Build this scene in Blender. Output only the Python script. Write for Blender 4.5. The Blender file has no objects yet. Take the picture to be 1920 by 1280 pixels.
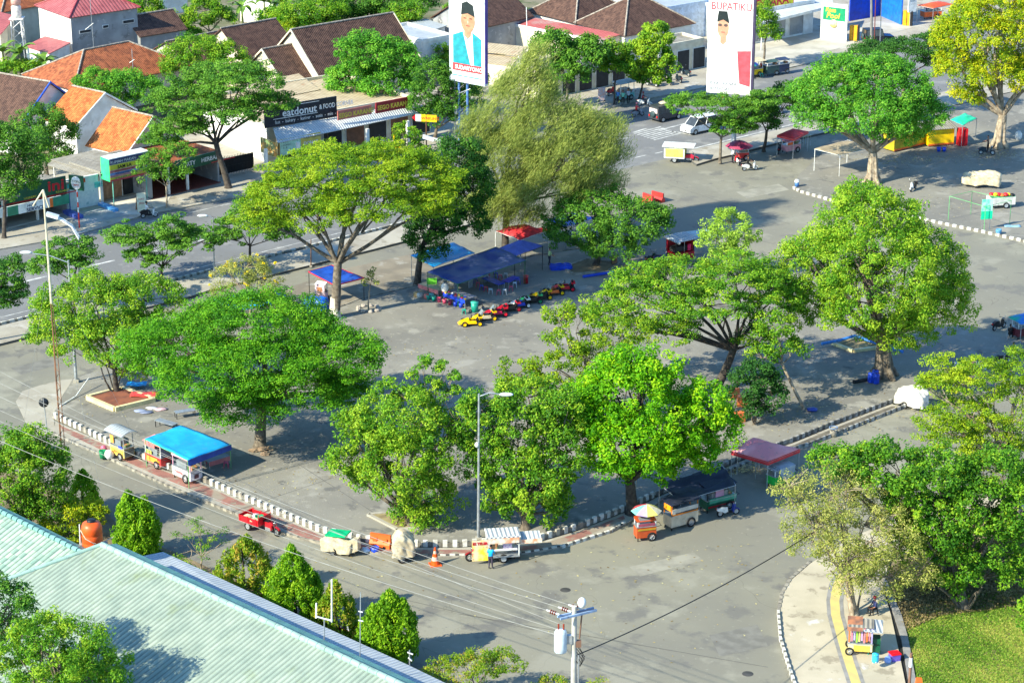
import bpy, math, random
import numpy as np
from mathutils import Vector, Matrix
R = math.radians
# ---------------------------------------------------------------- camera, light, exposure
F, TH, H = 4550.0, R(20), 70.7
ct, st = math.cos(TH), math.sin(TH)
scn = bpy.context.scene
col = scn.collection
cd = bpy.data.cameras.new("camera"); cam = bpy.data.objects.new("camera", cd); col.objects.link(cam)
cam.location = (0, 0, H); cam.rotation_euler = (R(90) - TH, 0, 0)
cd.sensor_width = 36; cd.lens = 36 * F / 1920; cd.clip_start = 1; cd.clip_end = 3000
scn.camera = cam
SH = Vector((.82, .57, 0)).normalized(); EL = R(34)
w = bpy.data.worlds.new("World"); scn.world = w; w.use_nodes = True
nt = w.node_tree; nt.nodes.clear()
sky = nt.nodes.new('ShaderNodeTexSky'); sky.sky_type = 'NISHITA'; sky.sun_disc = False
sky.sun_elevation = EL; sky.sun_rotation = R(235); sky.air_density = 1.0; sky.dust_density = .6; sky.ozone_density = 2.0
bg = nt.nodes.new('ShaderNodeBackground'); bg.inputs[1].default_value = .13
ow = nt.nodes.new('ShaderNodeOutputWorld')
tn = nt.nodes.new('ShaderNodeMixRGB'); tn.blend_type = 'MULTIPLY'; tn.inputs[0].default_value = 1; tn.inputs[2].default_value = (.62, .92, 1.12, 1)
nt.links.new(sky.outputs[0], tn.inputs[1]); nt.links.new(tn.outputs[0], bg.inputs[0]); nt.links.new(bg.outputs[0], ow.inputs[0])
sl = bpy.data.lights.new("sun", 'SUN'); sl.energy = 4.4; sl.angle = R(.5); sl.color = (1, .94, .72)
so = bpy.data.objects.new("sun", sl); col.objects.link(so)
so.rotation_euler = Vector((SH.x * math.cos(EL), SH.y * math.cos(EL), -math.sin(EL))).to_track_quat('-Z', 'Y').to_euler()
scn.view_settings.view_transform = 'Standard'; scn.view_settings.look = 'None'
scn.view_settings.exposure = 1.1; scn.view_settings.gamma = 1
# ---------------------------------------------------------------- helpers
rng = np.random.default_rng(7); rnd = random.Random(3)
def ray(px, py):
    a, b = (px - 960) / F, (640 - py) / F
    return Vector((a, ct + st * b, -st + ct * b))
def G(px, py, z=0.0):                       # a point of the place seen at a pixel, lying at height z
    d = ray(px, py); t = (z - H) / d.z
    return Vector((d.x * t, d.y * t, z))
def V(px, py, y):                           # on the upright plane at distance y
    d = ray(px, py); t = y / d.y
    return Vector((d.x * t, y, H + d.z * t))
def PL(px, py, p0, n):
    d = ray(px, py); o = Vector((0, 0, H)); t = (p0 - o).dot(n) / d.dot(n); return o + d * t
def SC(px, py, z=0):                        # pixels per metre
    p = G(px, py, z); return F / (p.y * ct + (H - z) * st)
def ang(a, b): return math.atan2(b[1] - a[1], b[0] - a[0])
PG = -.004
M = {}
def node(nt, t, **k):
    n = nt.nodes.new(t)
    for a, b in k.items(): setattr(n, a, b)
    return n
def mat(name, c, rough=.7, var=.12, scale=1.5, bump=0, bscale=8, metal=0, spec=.4, c2=None, patch=None, coat=0, crack=None):
    if name in M: return M[name]
    m = bpy.data.materials.new(name); m.use_nodes = True; t = m.node_tree; L = t.links
    p = t.nodes['Principled BSDF']; p.inputs['Roughness'].default_value = rough; p.inputs['Metallic'].default_value = metal
    p.inputs['Specular IOR Level'].default_value = spec
    if coat: p.inputs['Coat Weight'].default_value = coat
    tc = node(t, 'ShaderNodeTexCoord')
    n1 = node(t, 'ShaderNodeTexNoise'); n1.inputs['Scale'].default_value = scale; n1.inputs['Detail'].default_value = 6
    L.new(tc.outputs['Object'], n1.inputs['Vector'])
    rp = node(t, 'ShaderNodeValToRGB'); rp.color_ramp.elements[0].position = .4; rp.color_ramp.elements[1].position = .6
    c2_ = c2 if c2 else [x * (1 - var * 1.6) for x in c]; c1_ = c if c2 else [min(1, x * (1 + var * .6)) for x in c]
    rp.color_ramp.elements[0].color = (*c2_[:3], 1); rp.color_ramp.elements[1].color = (*c1_[:3], 1)
    L.new(n1.outputs[0], rp.inputs[0]); out = rp.outputs[0]
    if patch:                               # (colour, scale, threshold) stains with a shape of their own
        for pc, ps, th in patch:
            n2 = node(t, 'ShaderNodeTexNoise'); n2.inputs['Scale'].default_value = ps; n2.inputs['Detail'].default_value = 8
            n2.inputs['Roughness'].default_value = .62
            L.new(tc.outputs['Object'], n2.inputs['Vector'])
            r2 = node(t, 'ShaderNodeValToRGB'); r2.color_ramp.elements[0].position = .5 + (th - .5) * .62; r2.color_ramp.elements[1].position = .5 + (th - .5) * .62 + .07
            L.new(n2.outputs[0], r2.inputs[0])
            mx = node(t, 'ShaderNodeMixRGB'); mx.inputs[2].default_value = (*pc, 1)
            L.new(r2.outputs[0], mx.inputs[0]); L.new(out, mx.inputs[1]); out = mx.outputs[0]
    if crack:                               # thin dark wandering cracks and seams
        for cs, cw in crack:
            n4 = node(t, 'ShaderNodeTexNoise'); n4.inputs['Scale'].default_value = cs; n4.inputs['Detail'].default_value = 4; n4.inputs['Distortion'].default_value = .6
            L.new(tc.outputs['Object'], n4.inputs['Vector'])
            s4 = node(t, 'ShaderNodeMath', operation='SUBTRACT'); s4.inputs[1].default_value = .5; L.new(n4.outputs[0], s4.inputs[0])
            a4 = node(t, 'ShaderNodeMath', operation='ABSOLUTE'); L.new(s4.outputs[0], a4.inputs[0])
            l4 = node(t, 'ShaderNodeMath', operation='LESS_THAN'); l4.inputs[1].default_value = cw; L.new(a4.outputs[0], l4.inputs[0])
            mx = node(t, 'ShaderNodeMixRGB', blend_type='MULTIPLY'); mx.inputs[2].default_value = (.8, .79, .78, 1)
            L.new(l4.outputs[0], mx.inputs[0]); L.new(out, mx.inputs[1]); out = mx.outputs[0]
    L.new(out, p.inputs['Base Color'])
    if bump:
        n3 = node(t, 'ShaderNodeTexNoise'); n3.inputs['Scale'].default_value = bscale; n3.inputs['Detail'].default_value = 5
        L.new(tc.outputs['Object'], n3.inputs['Vector'])
        b = node(t, 'ShaderNodeBump'); b.inputs['Strength'].default_value = bump; b.inputs['Distance'].default_value = .1
        L.new(n3.outputs[0], b.inputs['Height']); L.new(b.outputs[0], p.inputs['Normal'])
    M[name] = m; return m
def tile_mat(name, c, c2, pitch=.25, row=.28, kind='tile', stain=None, depth=.06, rough=.8):
    """roof covering: ribs run down the slope (uv y), courses across it"""
    if name in M: return M[name]
    m = bpy.data.materials.new(name); m.use_nodes = True; t = m.node_tree; L = t.links
    p = t.nodes['Principled BSDF']; p.inputs['Roughness'].default_value = rough; p.inputs['Specular IOR Level'].default_value = .25
    uv = node(t, 'ShaderNodeUVMap'); sp = node(t, 'ShaderNodeSeparateXYZ'); L.new(uv.outputs[0], sp.inputs[0])
    def mth(op, a, b=None):
        n = node(t, 'ShaderNodeMath', operation=op)
        for i, q in enumerate((a, b)):
            if q is None: continue
            if isinstance(q, (int, float)): n.inputs[i].default_value = q
            else: L.new(q, n.inputs[i])
        return n.outputs[0]
    u = mth('MULTIPLY', sp.outputs[0], 2 * math.pi / pitch); s = mth('SINE', u)
    h = mth('MULTIPLY', mth('ADD', s, 1), .5)
    if kind == 'tile':
        v = mth('FRACT', mth('MULTIPLY', sp.outputs[1], 1 / row)); hh = mth('ADD', mth('MULTIPLY', h, .6), mth('MULTIPLY', v, .4))
    else: hh = h
    cmb = node(t, 'ShaderNodeCombineXYZ')
    L.new(mth('FLOOR', mth('MULTIPLY', sp.outputs[0], 1 / pitch)), cmb.inputs[0]); L.new(mth('FLOOR', mth('MULTIPLY', sp.outputs[1], 1 / row)), cmb.inputs[1])
    wn = node(t, 'ShaderNodeTexWhiteNoise'); L.new(cmb.outputs[0], wn.inputs[0])
    n1 = node(t, 'ShaderNodeTexNoise'); n1.inputs['Scale'].default_value = .8; n1.inputs['Detail'].default_value = 7; L.new(uv.outputs[0], n1.inputs[0])
    fac = mth('ADD', mth('MULTIPLY', wn.outputs[0], .45 if kind == 'tile' else .1), mth('MULTIPLY', n1.outputs[0], .75))
    rp = node(t, 'ShaderNodeValToRGB'); rp.color_ramp.elements[0].position = .25; rp.color_ramp.elements[1].position = .85
    rp.color_ramp.elements[0].color = (*c2, 1); rp.color_ramp.elements[1].color = (*c, 1); L.new(fac, rp.inputs[0]); out = rp.outputs[0]
    if stain:
        n2 = node(t, 'ShaderNodeTexNoise'); n2.inputs['Scale'].default_value = stain[1]; n2.inputs['Detail'].default_value = 8; n2.inputs['Roughness'].default_value = .65
        L.new(uv.outputs[0], n2.inputs[0])
        r2 = node(t, 'ShaderNodeValToRGB'); r2.color_ramp.elements[0].position = stain[2]; r2.color_ramp.elements[1].position = stain[2] + .15
        L.new(n2.outputs[0], r2.inputs[0]); mx = node(t, 'ShaderNodeMixRGB'); mx.inputs[2].default_value = (*stain[0], 1)
        L.new(r2.outputs[0], mx.inputs[0]); L.new(out, mx.inputs[1]); out = mx.outputs[0]
    gap = node(t, 'ShaderNodeMixRGB', blend_type='MULTIPLY'); gk = .45 if kind == 'tile' else .6 if name == 'pale_green_sheets' else .74; gap.inputs[2].default_value = (gk, gk, gk, 1)
    lo = mth('LESS_THAN', h, .16); L.new(lo, gap.inputs[0]); L.new(out, gap.inputs[1]); out = gap.outputs[0]
    L.new(out, p.inputs['Base Color'])
    b = node(t, 'ShaderNodeBump'); b.inputs['Strength'].default_value = 1; b.inputs['Distance'].default_value = depth
    L.new(hh, b.inputs['Height']); L.new(b.outputs[0], p.inputs['Normal'])
    M[name] = m; return m
def leaf_mat(name, dark, mid, light, tr=.3, rough=.5):
    if name in M: return M[name]
    m = bpy.data.materials.new(name); m.use_nodes = True; t = m.node_tree; L = t.links
    p = t.nodes['Principled BSDF']; p.inputs['Roughness'].default_value = rough; p.inputs['Specular IOR Level'].default_value = .13
    at = node(t, 'ShaderNodeAttribute', attribute_name='tint')
    rp = node(t, 'ShaderNodeValToRGB'); e = rp.color_ramp.elements
    e[0].position = .12; e[0].color = (*dark, 1); e[1].position = .9; e[1].color = (*light, 1)
    k = e.new(.52); k.color = (*mid, 1)
    L.new(at.outputs['Fac'], rp.inputs[0]); L.new(rp.outputs[0], p.inputs['Base Color'])
    tl = node(t, 'ShaderNodeBsdfTranslucent'); L.new(rp.outputs[0], tl.inputs[0])
    mx = node(t, 'ShaderNodeMixShader'); mx.inputs[0].default_value = tr
    o = t.nodes['Material Output']; L.new(p.outputs[0], mx.inputs[1]); L.new(tl.outputs[0], mx.inputs[2]); L.new(mx.outputs[0], o.inputs[0])
    M[name] = m; return m
def c_(r, g, b):                            # sRGB 0-255 to linear
    f = lambda x: ((x / 255 + .055) / 1.055) ** 2.4 if x > 10 else x / 255 / 12.92
    return (f(r), f(g), f(b))
def paint(name, r, g, b, rough=.45, **k):
    k.setdefault('patch', [([x * .62 + .02 for x in c_(r, g, b)], 2.6, .62)]); return mat(name, c_(r, g, b), rough=rough, **k)

class MB:
    def __init__(s): s.v = []; s.f = []; s.m = []; s.s = []
    def add(s, vs, fs, mi=0, sm=False):
        b = len(s.v); s.v += [tuple(x) for x in vs]
        for f in fs: s.f.append(tuple(i + b for i in f)); s.m.append(mi); s.s.append(sm)
        return s
    def hexa(s, p, mi=0):                   # 4 bottom then 4 top, both counter-clockwise
        return s.add(p, [(3, 2, 1, 0), (4, 5, 6, 7), (0, 1, 5, 4), (1, 2, 6, 5), (2, 3, 7, 6), (3, 0, 4, 7)], mi)
    def box(s, c, d, mi=0, rz=0, top=1.0, rx=0, ry=0):
        x, y, z = [q / 2 for q in d]; p = []
        for k, zz in ((1, -z), (top, z)):
            for a, b in ((-1, -1), (1, -1), (1, 1), (-1, 1)): p.append(Vector((a * x * k, b * y * k, zz)))
        m = Matrix.Rotation(rz, 3, 'Z') @ Matrix.Rotation(ry, 3, 'Y') @ Matrix.Rotation(rx, 3, 'X')
        return s.hexa([m @ q + Vector(c) for q in p], mi)
    def prism(s, pts, z0, z1, mi=0, mtop=None):
        n = len(pts)
        if sum(pts[i][0] * pts[(i + 1) % n][1] - pts[(i + 1) % n][0] * pts[i][1] for i in range(n)) < 0: pts = pts[::-1]
        v = [(p[0], p[1], z0) for p in pts] + [(p[0], p[1], z1) for p in pts]
        s.add(v, [tuple(range(n, 2 * n))], mtop if mtop is not None else mi)
        return s.add(v, [tuple(range(n - 1, -1, -1))] + [(i, (i + 1) % n, (i + 1) % n + n, i + n) for i in range(n)], mi)
    def plate(s, pts, th, mi=0, mside=None):  # a flat polygon given real thickness below it
        pts = [Vector(p) for p in pts]; n = len(pts); nn = Vector((0, 0, 0))
        for i in range(n): nn += pts[i].cross(pts[(i + 1) % n])
        nn.normalize()
        if nn.z < 0: pts = pts[::-1]; nn = -nn
        lo = [p - nn * th for p in pts]; ms = mi if mside is None else mside
        s.add(pts + lo, [tuple(range(n))], mi)
        return s.add(pts + lo, [tuple(range(2 * n - 1, n - 1, -1))] + [(i + n, (i + 1) % n + n, (i + 1) % n, i) for i in range(n)], ms)
    def extr(s, prof, y0, y1, mi=0, k=1.0):   # side profile (x,z) pushed across y; k narrows nothing
        n = len(prof)
        if sum(prof[i][0] * prof[(i + 1) % n][1] - prof[(i + 1) % n][0] * prof[i][1] for i in range(n)) < 0: prof = prof[::-1]
        v = [(p[0], y0, p[1]) for p in prof] + [(p[0], y1, p[1]) for p in prof]
        return s.add(v, [tuple(range(n)), tuple(range(2 * n - 1, n - 1, -1))] + [((i + 1) % n, i, i + n, (i + 1) % n + n) for i in range(n)], mi)
    def tube(s, pts, r, n=8, mi=0, cap=True, sm=True):
        pts = [Vector(p) for p in pts]; r = [r] * len(pts) if isinstance(r, (int, float)) else r
        vs = []; up = None
        for i, p in enumerate(pts):
            d = (pts[min(i + 1, len(pts) - 1)] - pts[max(i - 1, 0)]).normalized()
            if up is None: up = Vector((0, 0, 1)) if abs(d.z) < .9 else Vector((1, 0, 0))
            a = d.cross(up).normalized(); b = a.cross(d).normalized(); up = b
            for k in range(n):
                q = 2 * math.pi * k / n; vs.append(p + (a * math.cos(q) + b * math.sin(q)) * r[i])
        fs = [(i * n + k, i * n + (k + 1) % n, (i + 1) * n + (k + 1) % n, (i + 1) * n + k) for i in range(len(pts) - 1) for k in range(n)]
        s.add(vs, fs, mi, sm)
        if cap: s.add(vs[:n], [tuple(range(n - 1, -1, -1))], mi); s.add(vs[-n:], [tuple(range(n))], mi)
        return s
    def lathe(s, prof, c=(0, 0, 0), n=16, mi=0, axis='z', sm=True):
        c = Vector(c); vs = []
        for r, z in prof:
            for k in range(n):
                q = 2 * math.pi * k / n; a, b = r * math.cos(q), r * math.sin(q)
                vs.append(c + (Vector((a, b, z)) if axis == 'z' else Vector((b, z, a)) if axis == 'y' else Vector((z, a, b))))
        m = len(prof)
        return s.add(vs, [(i * n + k, i * n + (k + 1) % n, (i + 1) * n + (k + 1) % n, (i + 1) * n + k) for i in range(m - 1) for k in range(n)], mi, sm)
    def ell(s, c, r, mi=0, n=12, m=8, jit=0, sm=True, squash=None):
        vs = [];
        for i in range(m + 1):
            a = math.pi * i / m
            for k in range(n):
                b = 2 * math.pi * k / n; j = 1 + (rnd.uniform(-jit, jit) if 0 < i < m else 0)
                z = math.cos(a)
                if squash is not None: z = max(z, squash)
                vs.append((c[0] + r[0] * math.sin(a) * math.cos(b) * j, c[1] + r[1] * math.sin(a) * math.sin(b) * j, c[2] + r[2] * z * j))
        return s.add(vs, [((i + 1) * n + k, (i + 1) * n + (k + 1) % n, i * n + (k + 1) % n, i * n + k) for i in range(m) for k in range(n)], mi, sm)
    def grid(s, fn, nu, nv, mi=0, th=.02, sm=True):  # fn(u,v)->point, a sheet with a real thickness
        top = [Vector(fn(i / nu, j / nv)) for j in range(nv + 1) for i in range(nu + 1)]
        lo = [p - Vector((0, 0, th)) for p in top]; w_ = nu + 1; N = len(top)
        f = [(j * w_ + i, j * w_ + i + 1, (j + 1) * w_ + i + 1, (j + 1) * w_ + i) for j in range(nv) for i in range(nu)]
        f += [tuple(x + N for x in q[::-1]) for q in f]
        rim = [i for i in range(w_)] + [j * w_ + nu for j in range(1, nv + 1)] + [nv * w_ + i for i in range(nu - 1, -1, -1)] + [j * w_ for j in range(nv - 1, 0, -1)]
        for a, b in zip(rim, rim[1:] + rim[:1]): f.append((b, a, a + N, b + N))
        return s.add(top + lo, f, mi, sm)
    def build(s, name, mats, parent=None, loc=None, weld=False):
        me = bpy.data.meshes.new(name); me.from_pydata(s.v, [], s.f)
        if not isinstance(mats, (list, tuple)): mats = [mats]
        for q in mats: me.materials.append(q)
        me.polygons.foreach_set('material_index', s.m); me.polygons.foreach_set('use_smooth', s.s)
        uv = me.uv_layers.new(name='UVMap'); data = np.zeros(len(me.loops) * 2)
        V3 = [Vector(x) for x in s.v]
        for p in me.polygons:
            n = p.normal; z = Vector((0, 0, 1))
            u = z.cross(n); u = u.normalized() if u.length > .02 else Vector((1, 0, 0)); v = n.cross(u)
            for li, vi in zip(p.loop_indices, p.vertices): data[2 * li] = V3[vi].dot(u); data[2 * li + 1] = V3[vi].dot(v)
        uv.data.foreach_set('uv', data); me.update()
        o = bpy.data.objects.new(name, me); col.objects.link(o)
        if parent: o.parent = parent
        if loc: o.location = loc
        return o
def tag(o, label=None, cat=None, group=None, kind=None):
    if label: o['label'] = label
    if cat: o['category'] = cat
    if group: o['group'] = group
    if kind: o['kind'] = kind
    return o
def thing(name, label, cat, loc=(0, 0, 0), rz=0, group=None):
    o = bpy.data.objects.new(name, None); o.empty_display_size = .3; col.objects.link(o)
    o.location = loc; o.rotation_euler = (0, 0, rz); return tag(o, label, cat, group)
def kids(o): return [c for c in bpy.data.objects if c.parent == o]
def dup(root, loc, rz, label, group=None):
    def cp(o, par):
        c = o.copy(); col.objects.link(c)
        if par: c.parent = par
        for ch in kids(o): cp(ch, c)
        return c
    r = cp(root, None); r.location = loc; r.rotation_euler = (0, 0, rz); r['label'] = label
    if group: r['group'] = group
    return r
def text(body, size, mt, parent, loc, rot=(R(90), 0, 0), ext=.01, align='LEFT', name='lettering', sx=1.0, shear=0, bold=0):
    cu = bpy.data.curves.new('t', 'FONT'); cu.body = body; cu.size = size; cu.extrude = ext; cu.align_x = align; cu.shear = shear; cu.offset = bold
    cu.resolution_u = 2
    o = bpy.data.objects.new('t', cu); col.objects.link(o); bpy.context.view_layer.update()
    me = bpy.data.meshes.new_from_object(o.evaluated_get(bpy.context.evaluated_depsgraph_get()))
    bpy.data.objects.remove(o); me.materials.clear(); me.materials.append(mt)
    t = bpy.data.objects.new(name, me); col.objects.link(t); t.parent = parent; t.location = loc; t.rotation_euler = rot; t.scale = (sx, 1, 1)
    return t
# ---------------------------------------------------------------- ground, roads, pavements
asph = mat('asphalt', (.245, .232, .18), .85, c2=(.205, .195, .16), scale=.09, bump=.25, bscale=30, crack=((.09, .0012),),
           patch=[((.275, .262, .21), .16, .56), ((.165, .158, .14), .3, .58), ((.28, .27, .22), 2.2, .68), ((.14, .135, .125), 1.2, .74)])
asph2 = mat('asphalt_street', (.20, .20, .20), .85, c2=(.17, .17, .172), scale=.2, bump=.2, bscale=30,
            patch=[((.25, .245, .235), .3, .6), ((.12, .12, .12), 1.1, .68)])
plz = mat('plaza_paving', (.25, .235, .20), .85, c2=(.19, .18, .16), scale=.12, crack=((.12, .0012),), bump=.3, bscale=18,
          patch=[((.30, .285, .25), .3, .58), ((.145, .14, .13), .5, .64), ((.34, .32, .27), 2.4, .68)])
conc = mat('pale_concrete', (.40, .37, .31), .85, c2=(.33, .30, .25), scale=.3, bump=.2, bscale=12,
           patch=[((.27, .24, .19), .7, .6), ((.46, .44, .40), .25, .62)])
conc2 = mat('island_concrete', (.50, .44, .33), .85, c2=(.42, .37, .275), scale=.35, bump=.2, bscale=12,
            patch=[((.30, .26, .19), .8, .62), ((.56, .55, .53), .5, .68)])
soil = mat('soil', (.24, .18, .11), .95, c2=(.16, .12, .07), scale=.8, bump=.5, bscale=10)
redp = mat('red_paving', (.33, .15, .12), .85, c2=(.25, .12, .10), scale=.8, bump=.2, bscale=14, patch=[((.30, .25, .20), .5, .52), ((.26, .22, .17), 2.0, .58)])
curbm = mat('kerb_concrete', (.36, .33, .27), .85, c2=(.22, .2, .17), scale=2, bump=.3)
kw = mat('kerb_white', (.74, .73, .69), .7, c2=(.52, .50, .44), scale=2.2, patch=[((.3, .28, .24), 3, .62)])
kb = mat('kerb_black', (.08, .078, .075), .7, c2=(.10, .1, .095), scale=3)
wline = mat('road_paint', (.62, .62, .6), .7, c2=(.34, .34, .33), scale=1.6)
yel = mat('yellow_tactile', (.62, .50, .17), .75, c2=(.52, .43, .17), scale=1.2)
dband = mat('grey_band', (.27, .26, .25), .8)
gp = lambda pts, z=0: [G(x, y, z) for x, y in pts]
def slab(name, pts, z0, z1, m, ms=None, z=None):
    b = MB(); b.prism(gp(pts, z1 if z is None else z), z0, z1, 1 if ms else 0, 0)
    return tag(b.build(name, [m, ms] if ms else [m]), kind='structure')
base = MB(); base.prism([(-600, 30), (600, 30), (600, 1200), (-600, 1200)], -.5, -.03); tag(base.build('ground', [soil]), kind='structure')
slab('road', [(-120, 480), (480, 350), (1090, 200), (1400, 130), (1990, -40), (2200, 100), (2300, 900), (1900, 1500), (900, 1500), (-120, 1150)], -.2, 0, asph)
slab('street', [(-150, 500), (480, 362), (960, 250), (1400, 150), (2000, 0), (2100, 130), (1700, 192), (1459, 243), (1240, 300), (900, 380), (624, 456), (-150, 645)], -.1, .004, asph2)
PLAZA = [(98, 779), (209, 829), (300, 868), (390, 901), (451, 930), (517, 958), (602, 993), (676, 1010), (789, 1021), (861, 1021), (930, 1016), (1011, 1010), (1082, 989), (1169, 955), (1250, 918), (1330, 883), (1400, 854), (1490, 823), (1560, 794), (1675, 751), (1760, 720), (1850, 700), (2000, 672), (1960, 652), (1907, 639), (1856, 625), (1803, 611), (1740, 592), (1640, 560), (1500, 512), (1380, 488), (1270, 474), (1195, 461), (1103, 464), (1000, 480), (900, 505), (790, 534), (676, 561), (608, 588), (520, 612), (400, 642), (250, 676), (137, 709), (121, 736)]
ZP = .2
slab('plaza', PLAZA, -.2, ZP, plz, curbm)
slab('path', [(104, 790), (209, 835), (300, 878), (390, 908), (451, 936), (517, 964), (602, 999), (676, 1016), (789, 1026), (861, 1026), (930, 1022), (1011, 1016), (1082, 995), (1169, 961), (1250, 924), (1330, 889), (1400, 860), (1490, 829), (1560, 800), (1672, 757),
              (1690, 762), (1581, 808), (1515, 834), (1400, 870), (1350, 890), (1250, 930), (1180, 978), (1142, 997), (1090, 1013), (1053, 1025), (989, 1036), (900, 1041), (820, 1042), (700, 1036), (640, 1026), (561, 1008), (500, 988), (440, 962), (330, 917), (270, 890), (190, 852), (100, 812)], -.2, .13, conc, curbm)
slab('red_path', [(112, 797), (209, 838), (300, 880), (390, 912), (451, 940), (517, 968), (602, 1003), (676, 1020), (789, 1030), (900, 1030), (1011, 1020), (1082, 999), (1169, 966),
                  (1172, 972), (1090, 1008), (1011, 1029), (900, 1037), (800, 1038), (690, 1030), (600, 1016), (560, 1003), (500, 977), (440, 953), (370, 922), (290, 889), (200, 848), (118, 808)], .1, .137, redp)
slab('median', [(-80, 630), (72, 593), (200, 560), (325, 528), (397, 509), (460, 494), (555, 471), (624, 454), (700, 435), (800, 410), (905, 384), (935, 385), (930, 400), (880, 420), (800, 441), (700, 467), (624, 486), (532, 509), (460, 527), (394, 543), (358, 555), (200, 594), (72, 626), (-80, 664)], -.2, .22, conc, kb)
slab('median_far', [(1292, 282), (1346, 270), (1459, 243), (1560, 220), (1700, 190), (1990, 115), (1990, 150), (1700, 218), (1560, 245), (1440, 272), (1372, 290), (1342, 297), (1306, 308), (1290, 296)], -.2, .22, conc, kb)
slab('pavement', [(-300, 530), (-20, 470), (115, 447), (213, 420), (270, 403), (480, 362), (600, 333), (700, 310), (830, 279), (960, 247), (1096, 215), (1180, 192), (1313, 165), (1400, 145), (1500, 122), (1620, 94), (1750, 62), (2000, 5), (2100, -60), (2300, -500), (-700, -500)], -.2, .12, conc, curbm)
slab('square', [(1486, 349), (1500, 358), (1572, 378), (1680, 399), (1776, 420), (1841, 433), (1920, 451), (2080, 480), (2300, 300), (2100, 130), (1860, 175), (1700, 226), (1620, 245), (1560, 262), (1540, 290), (1500, 325)], -.2, .13, plz, curbm)
slab('concrete_apron', [(30, 752), (42, 733), (75, 722), (115, 712), (137, 710), (118, 740), (100, 779), (104, 812), (75, 812), (48, 790)], -.1, .03, conc)
slab('verge', [(-300, 800), (60, 895), (200, 960), (235, 1000), (330, 1035), (480, 1105), (640, 1180), (800, 1262), (900, 1330), (700, 1900), (-600, 1500)], -.2, .08, soil, curbm)
slab('island', [(1495, 1300), (1478, 1250), (1463, 1200), (1459, 1150), (1466, 1115), (1482, 1088), (1520, 1055), (1600, 1005), (1750, 945), (1990, 870), (2000, 930), (1780, 990), (1670, 1050), (1655, 1100), (1670, 1150), (1680, 1195), (1702, 1300)], -.2, .16, conc2, curbm)
slab('lawn_soil', [(1688, 1300), (1672, 1195), (1664, 1150), (1650, 1100), (1665, 1050), (1780, 985), (2000, 915), (2300, 900), (2300, 1500), (1720, 1500)], -.2, .05, soil)
slab('drain_bed', [(1682, 1300), (1668, 1195), (1658, 1150), (1640, 1098), (1655, 1090), (1676, 1150), (1690, 1195), (1708, 1300)], -.2, .055, mat('drain_dark', (.02, .02, .02), .6))
b = MB(); q = gp([(1708, 1300), (1690, 1195), (1676, 1150), (1655, 1090), (1662, 1086), (1690, 1150), (1703, 1195), (1722, 1300)], .2); b.prism(q, -.1, .2); tag(b.build('drain_wall', [dband]), 'low grey concrete wall of the open drain beside the lawn', 'drain wall')
slab('garden_soil', [(-400, 420), (60, 325), (180, 300), (500, 205), (640, 175), (860, 160), (1000, 70), (1300, 10), (1380, -60), (1000, -600), (-900, -600)], .1, .13, mat('garden_ground', (.13, .13, .06), .95, c2=(.22, .19, .13), scale=.3, patch=[((.05, .09, .02), .4, .55)]))
slab('brown_parking', [(560, 606), (608, 588), (676, 561), (790, 533), (830, 500), (800, 470), (640, 505), (540, 540), (470, 575)], -.1, .008, mat('parking_soil', (.25, .215, .165), .9, c2=(.19, .165, .13), scale=.5, patch=[((.31, .29, .25), .6, .6)]))
slab('forecourt', [(150, 424), (262, 398), (225, 388), (180, 392), (120, 400)], .1, .135, mat('forecourt_grey', (.36, .37, .37), .8, scale=.5))
slab('forecourt_white', [(188, 380), (300, 352), (330, 352), (310, 385), (262, 402), (235, 402)], .1, .14, mat('forecourt_white', (.62, .58, .5), .8, scale=.5))
slab('shop_yard', [(1380, 145), (1500, 112), (1640, 70), (1760, 40), (1640, 40), (1560, 60), (1480, 60), (1340, 90)], .1, .135, mat('yard_concrete', (.52, .49, .42), .8, c2=(.4, .37, .31), scale=.4))
# kerbs: painted low walls, one object each, blocks alternating along a line
def kerb(pts, z0, h, wd, L=.65, duty=.6, ms=(kw, kb), name='kerb'):
    W = gp(pts, z0); b = MB(); acc = 0; k = 0
    for a, c in zip(W, W[1:]):
        d = (c - a); n = d.length; d = d / n; sgn = d.cross(Vector((0, 0, 1))); t = 0
        while t < n - .02:
            seg = (L * duty if k % 2 == 0 else L * (1 - duty)) - acc; e = min(n, t + seg)
            if e - t > .02:
                j = rnd.uniform(-.015, .02); dz = 0 if k % 2 == 0 else -.02 - .12 * (h > .4)
                mid = a + d * (t + e) / 2
                b.box(mid + Vector((0, 0, h / 2 + dz / 2)), (e - t - .01, wd + (0 if k % 2 else .03), h + dz + j), (0 if k % 2 == 0 else 1) if rnd.random() > .05 else 2, rz=ang((0, 0), d))
            if e >= n - .001: acc = acc + (e - t) if e - t < seg - .001 else 0; k += 0 if acc else 1; t = n
            else: acc = 0; k += 1; t = e
    return tag(b.build(name, [ms[0], ms[1], curbm]), kind='structure')
slab('path_shade', [(1240, 932), (1330, 893), (1400, 864), (1490, 833), (1560, 804), (1672, 761), (1684, 761), (1581, 805), (1515, 831), (1400, 867), (1350, 887), (1250, 930)], .1, .136, mat('shaded_path', (.17, .15, .12), .9, c2=(.10, .09, .075), scale=.8))  # dark strip over the path, shadow painted into its colour
ksw = mat('kerb_shaded_white', (.42, .41, .39), .8, c2=(.18, .17, .16), scale=2.2)  # kerb white dimmed, tree shade put into the paint colour
gap = mat('kerb_gap', (.21, .195, .165), .8, c2=(.13, .12, .10), scale=3)
KL = [(103, 783), (209, 834), (300, 873), (390, 906), (451, 934), (517, 962), (602, 997), (676, 1014), (789, 1024), (861, 1024), (930, 1019), (1011, 1013), (1082, 992), (1169, 958), (1225, 932)]
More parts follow.
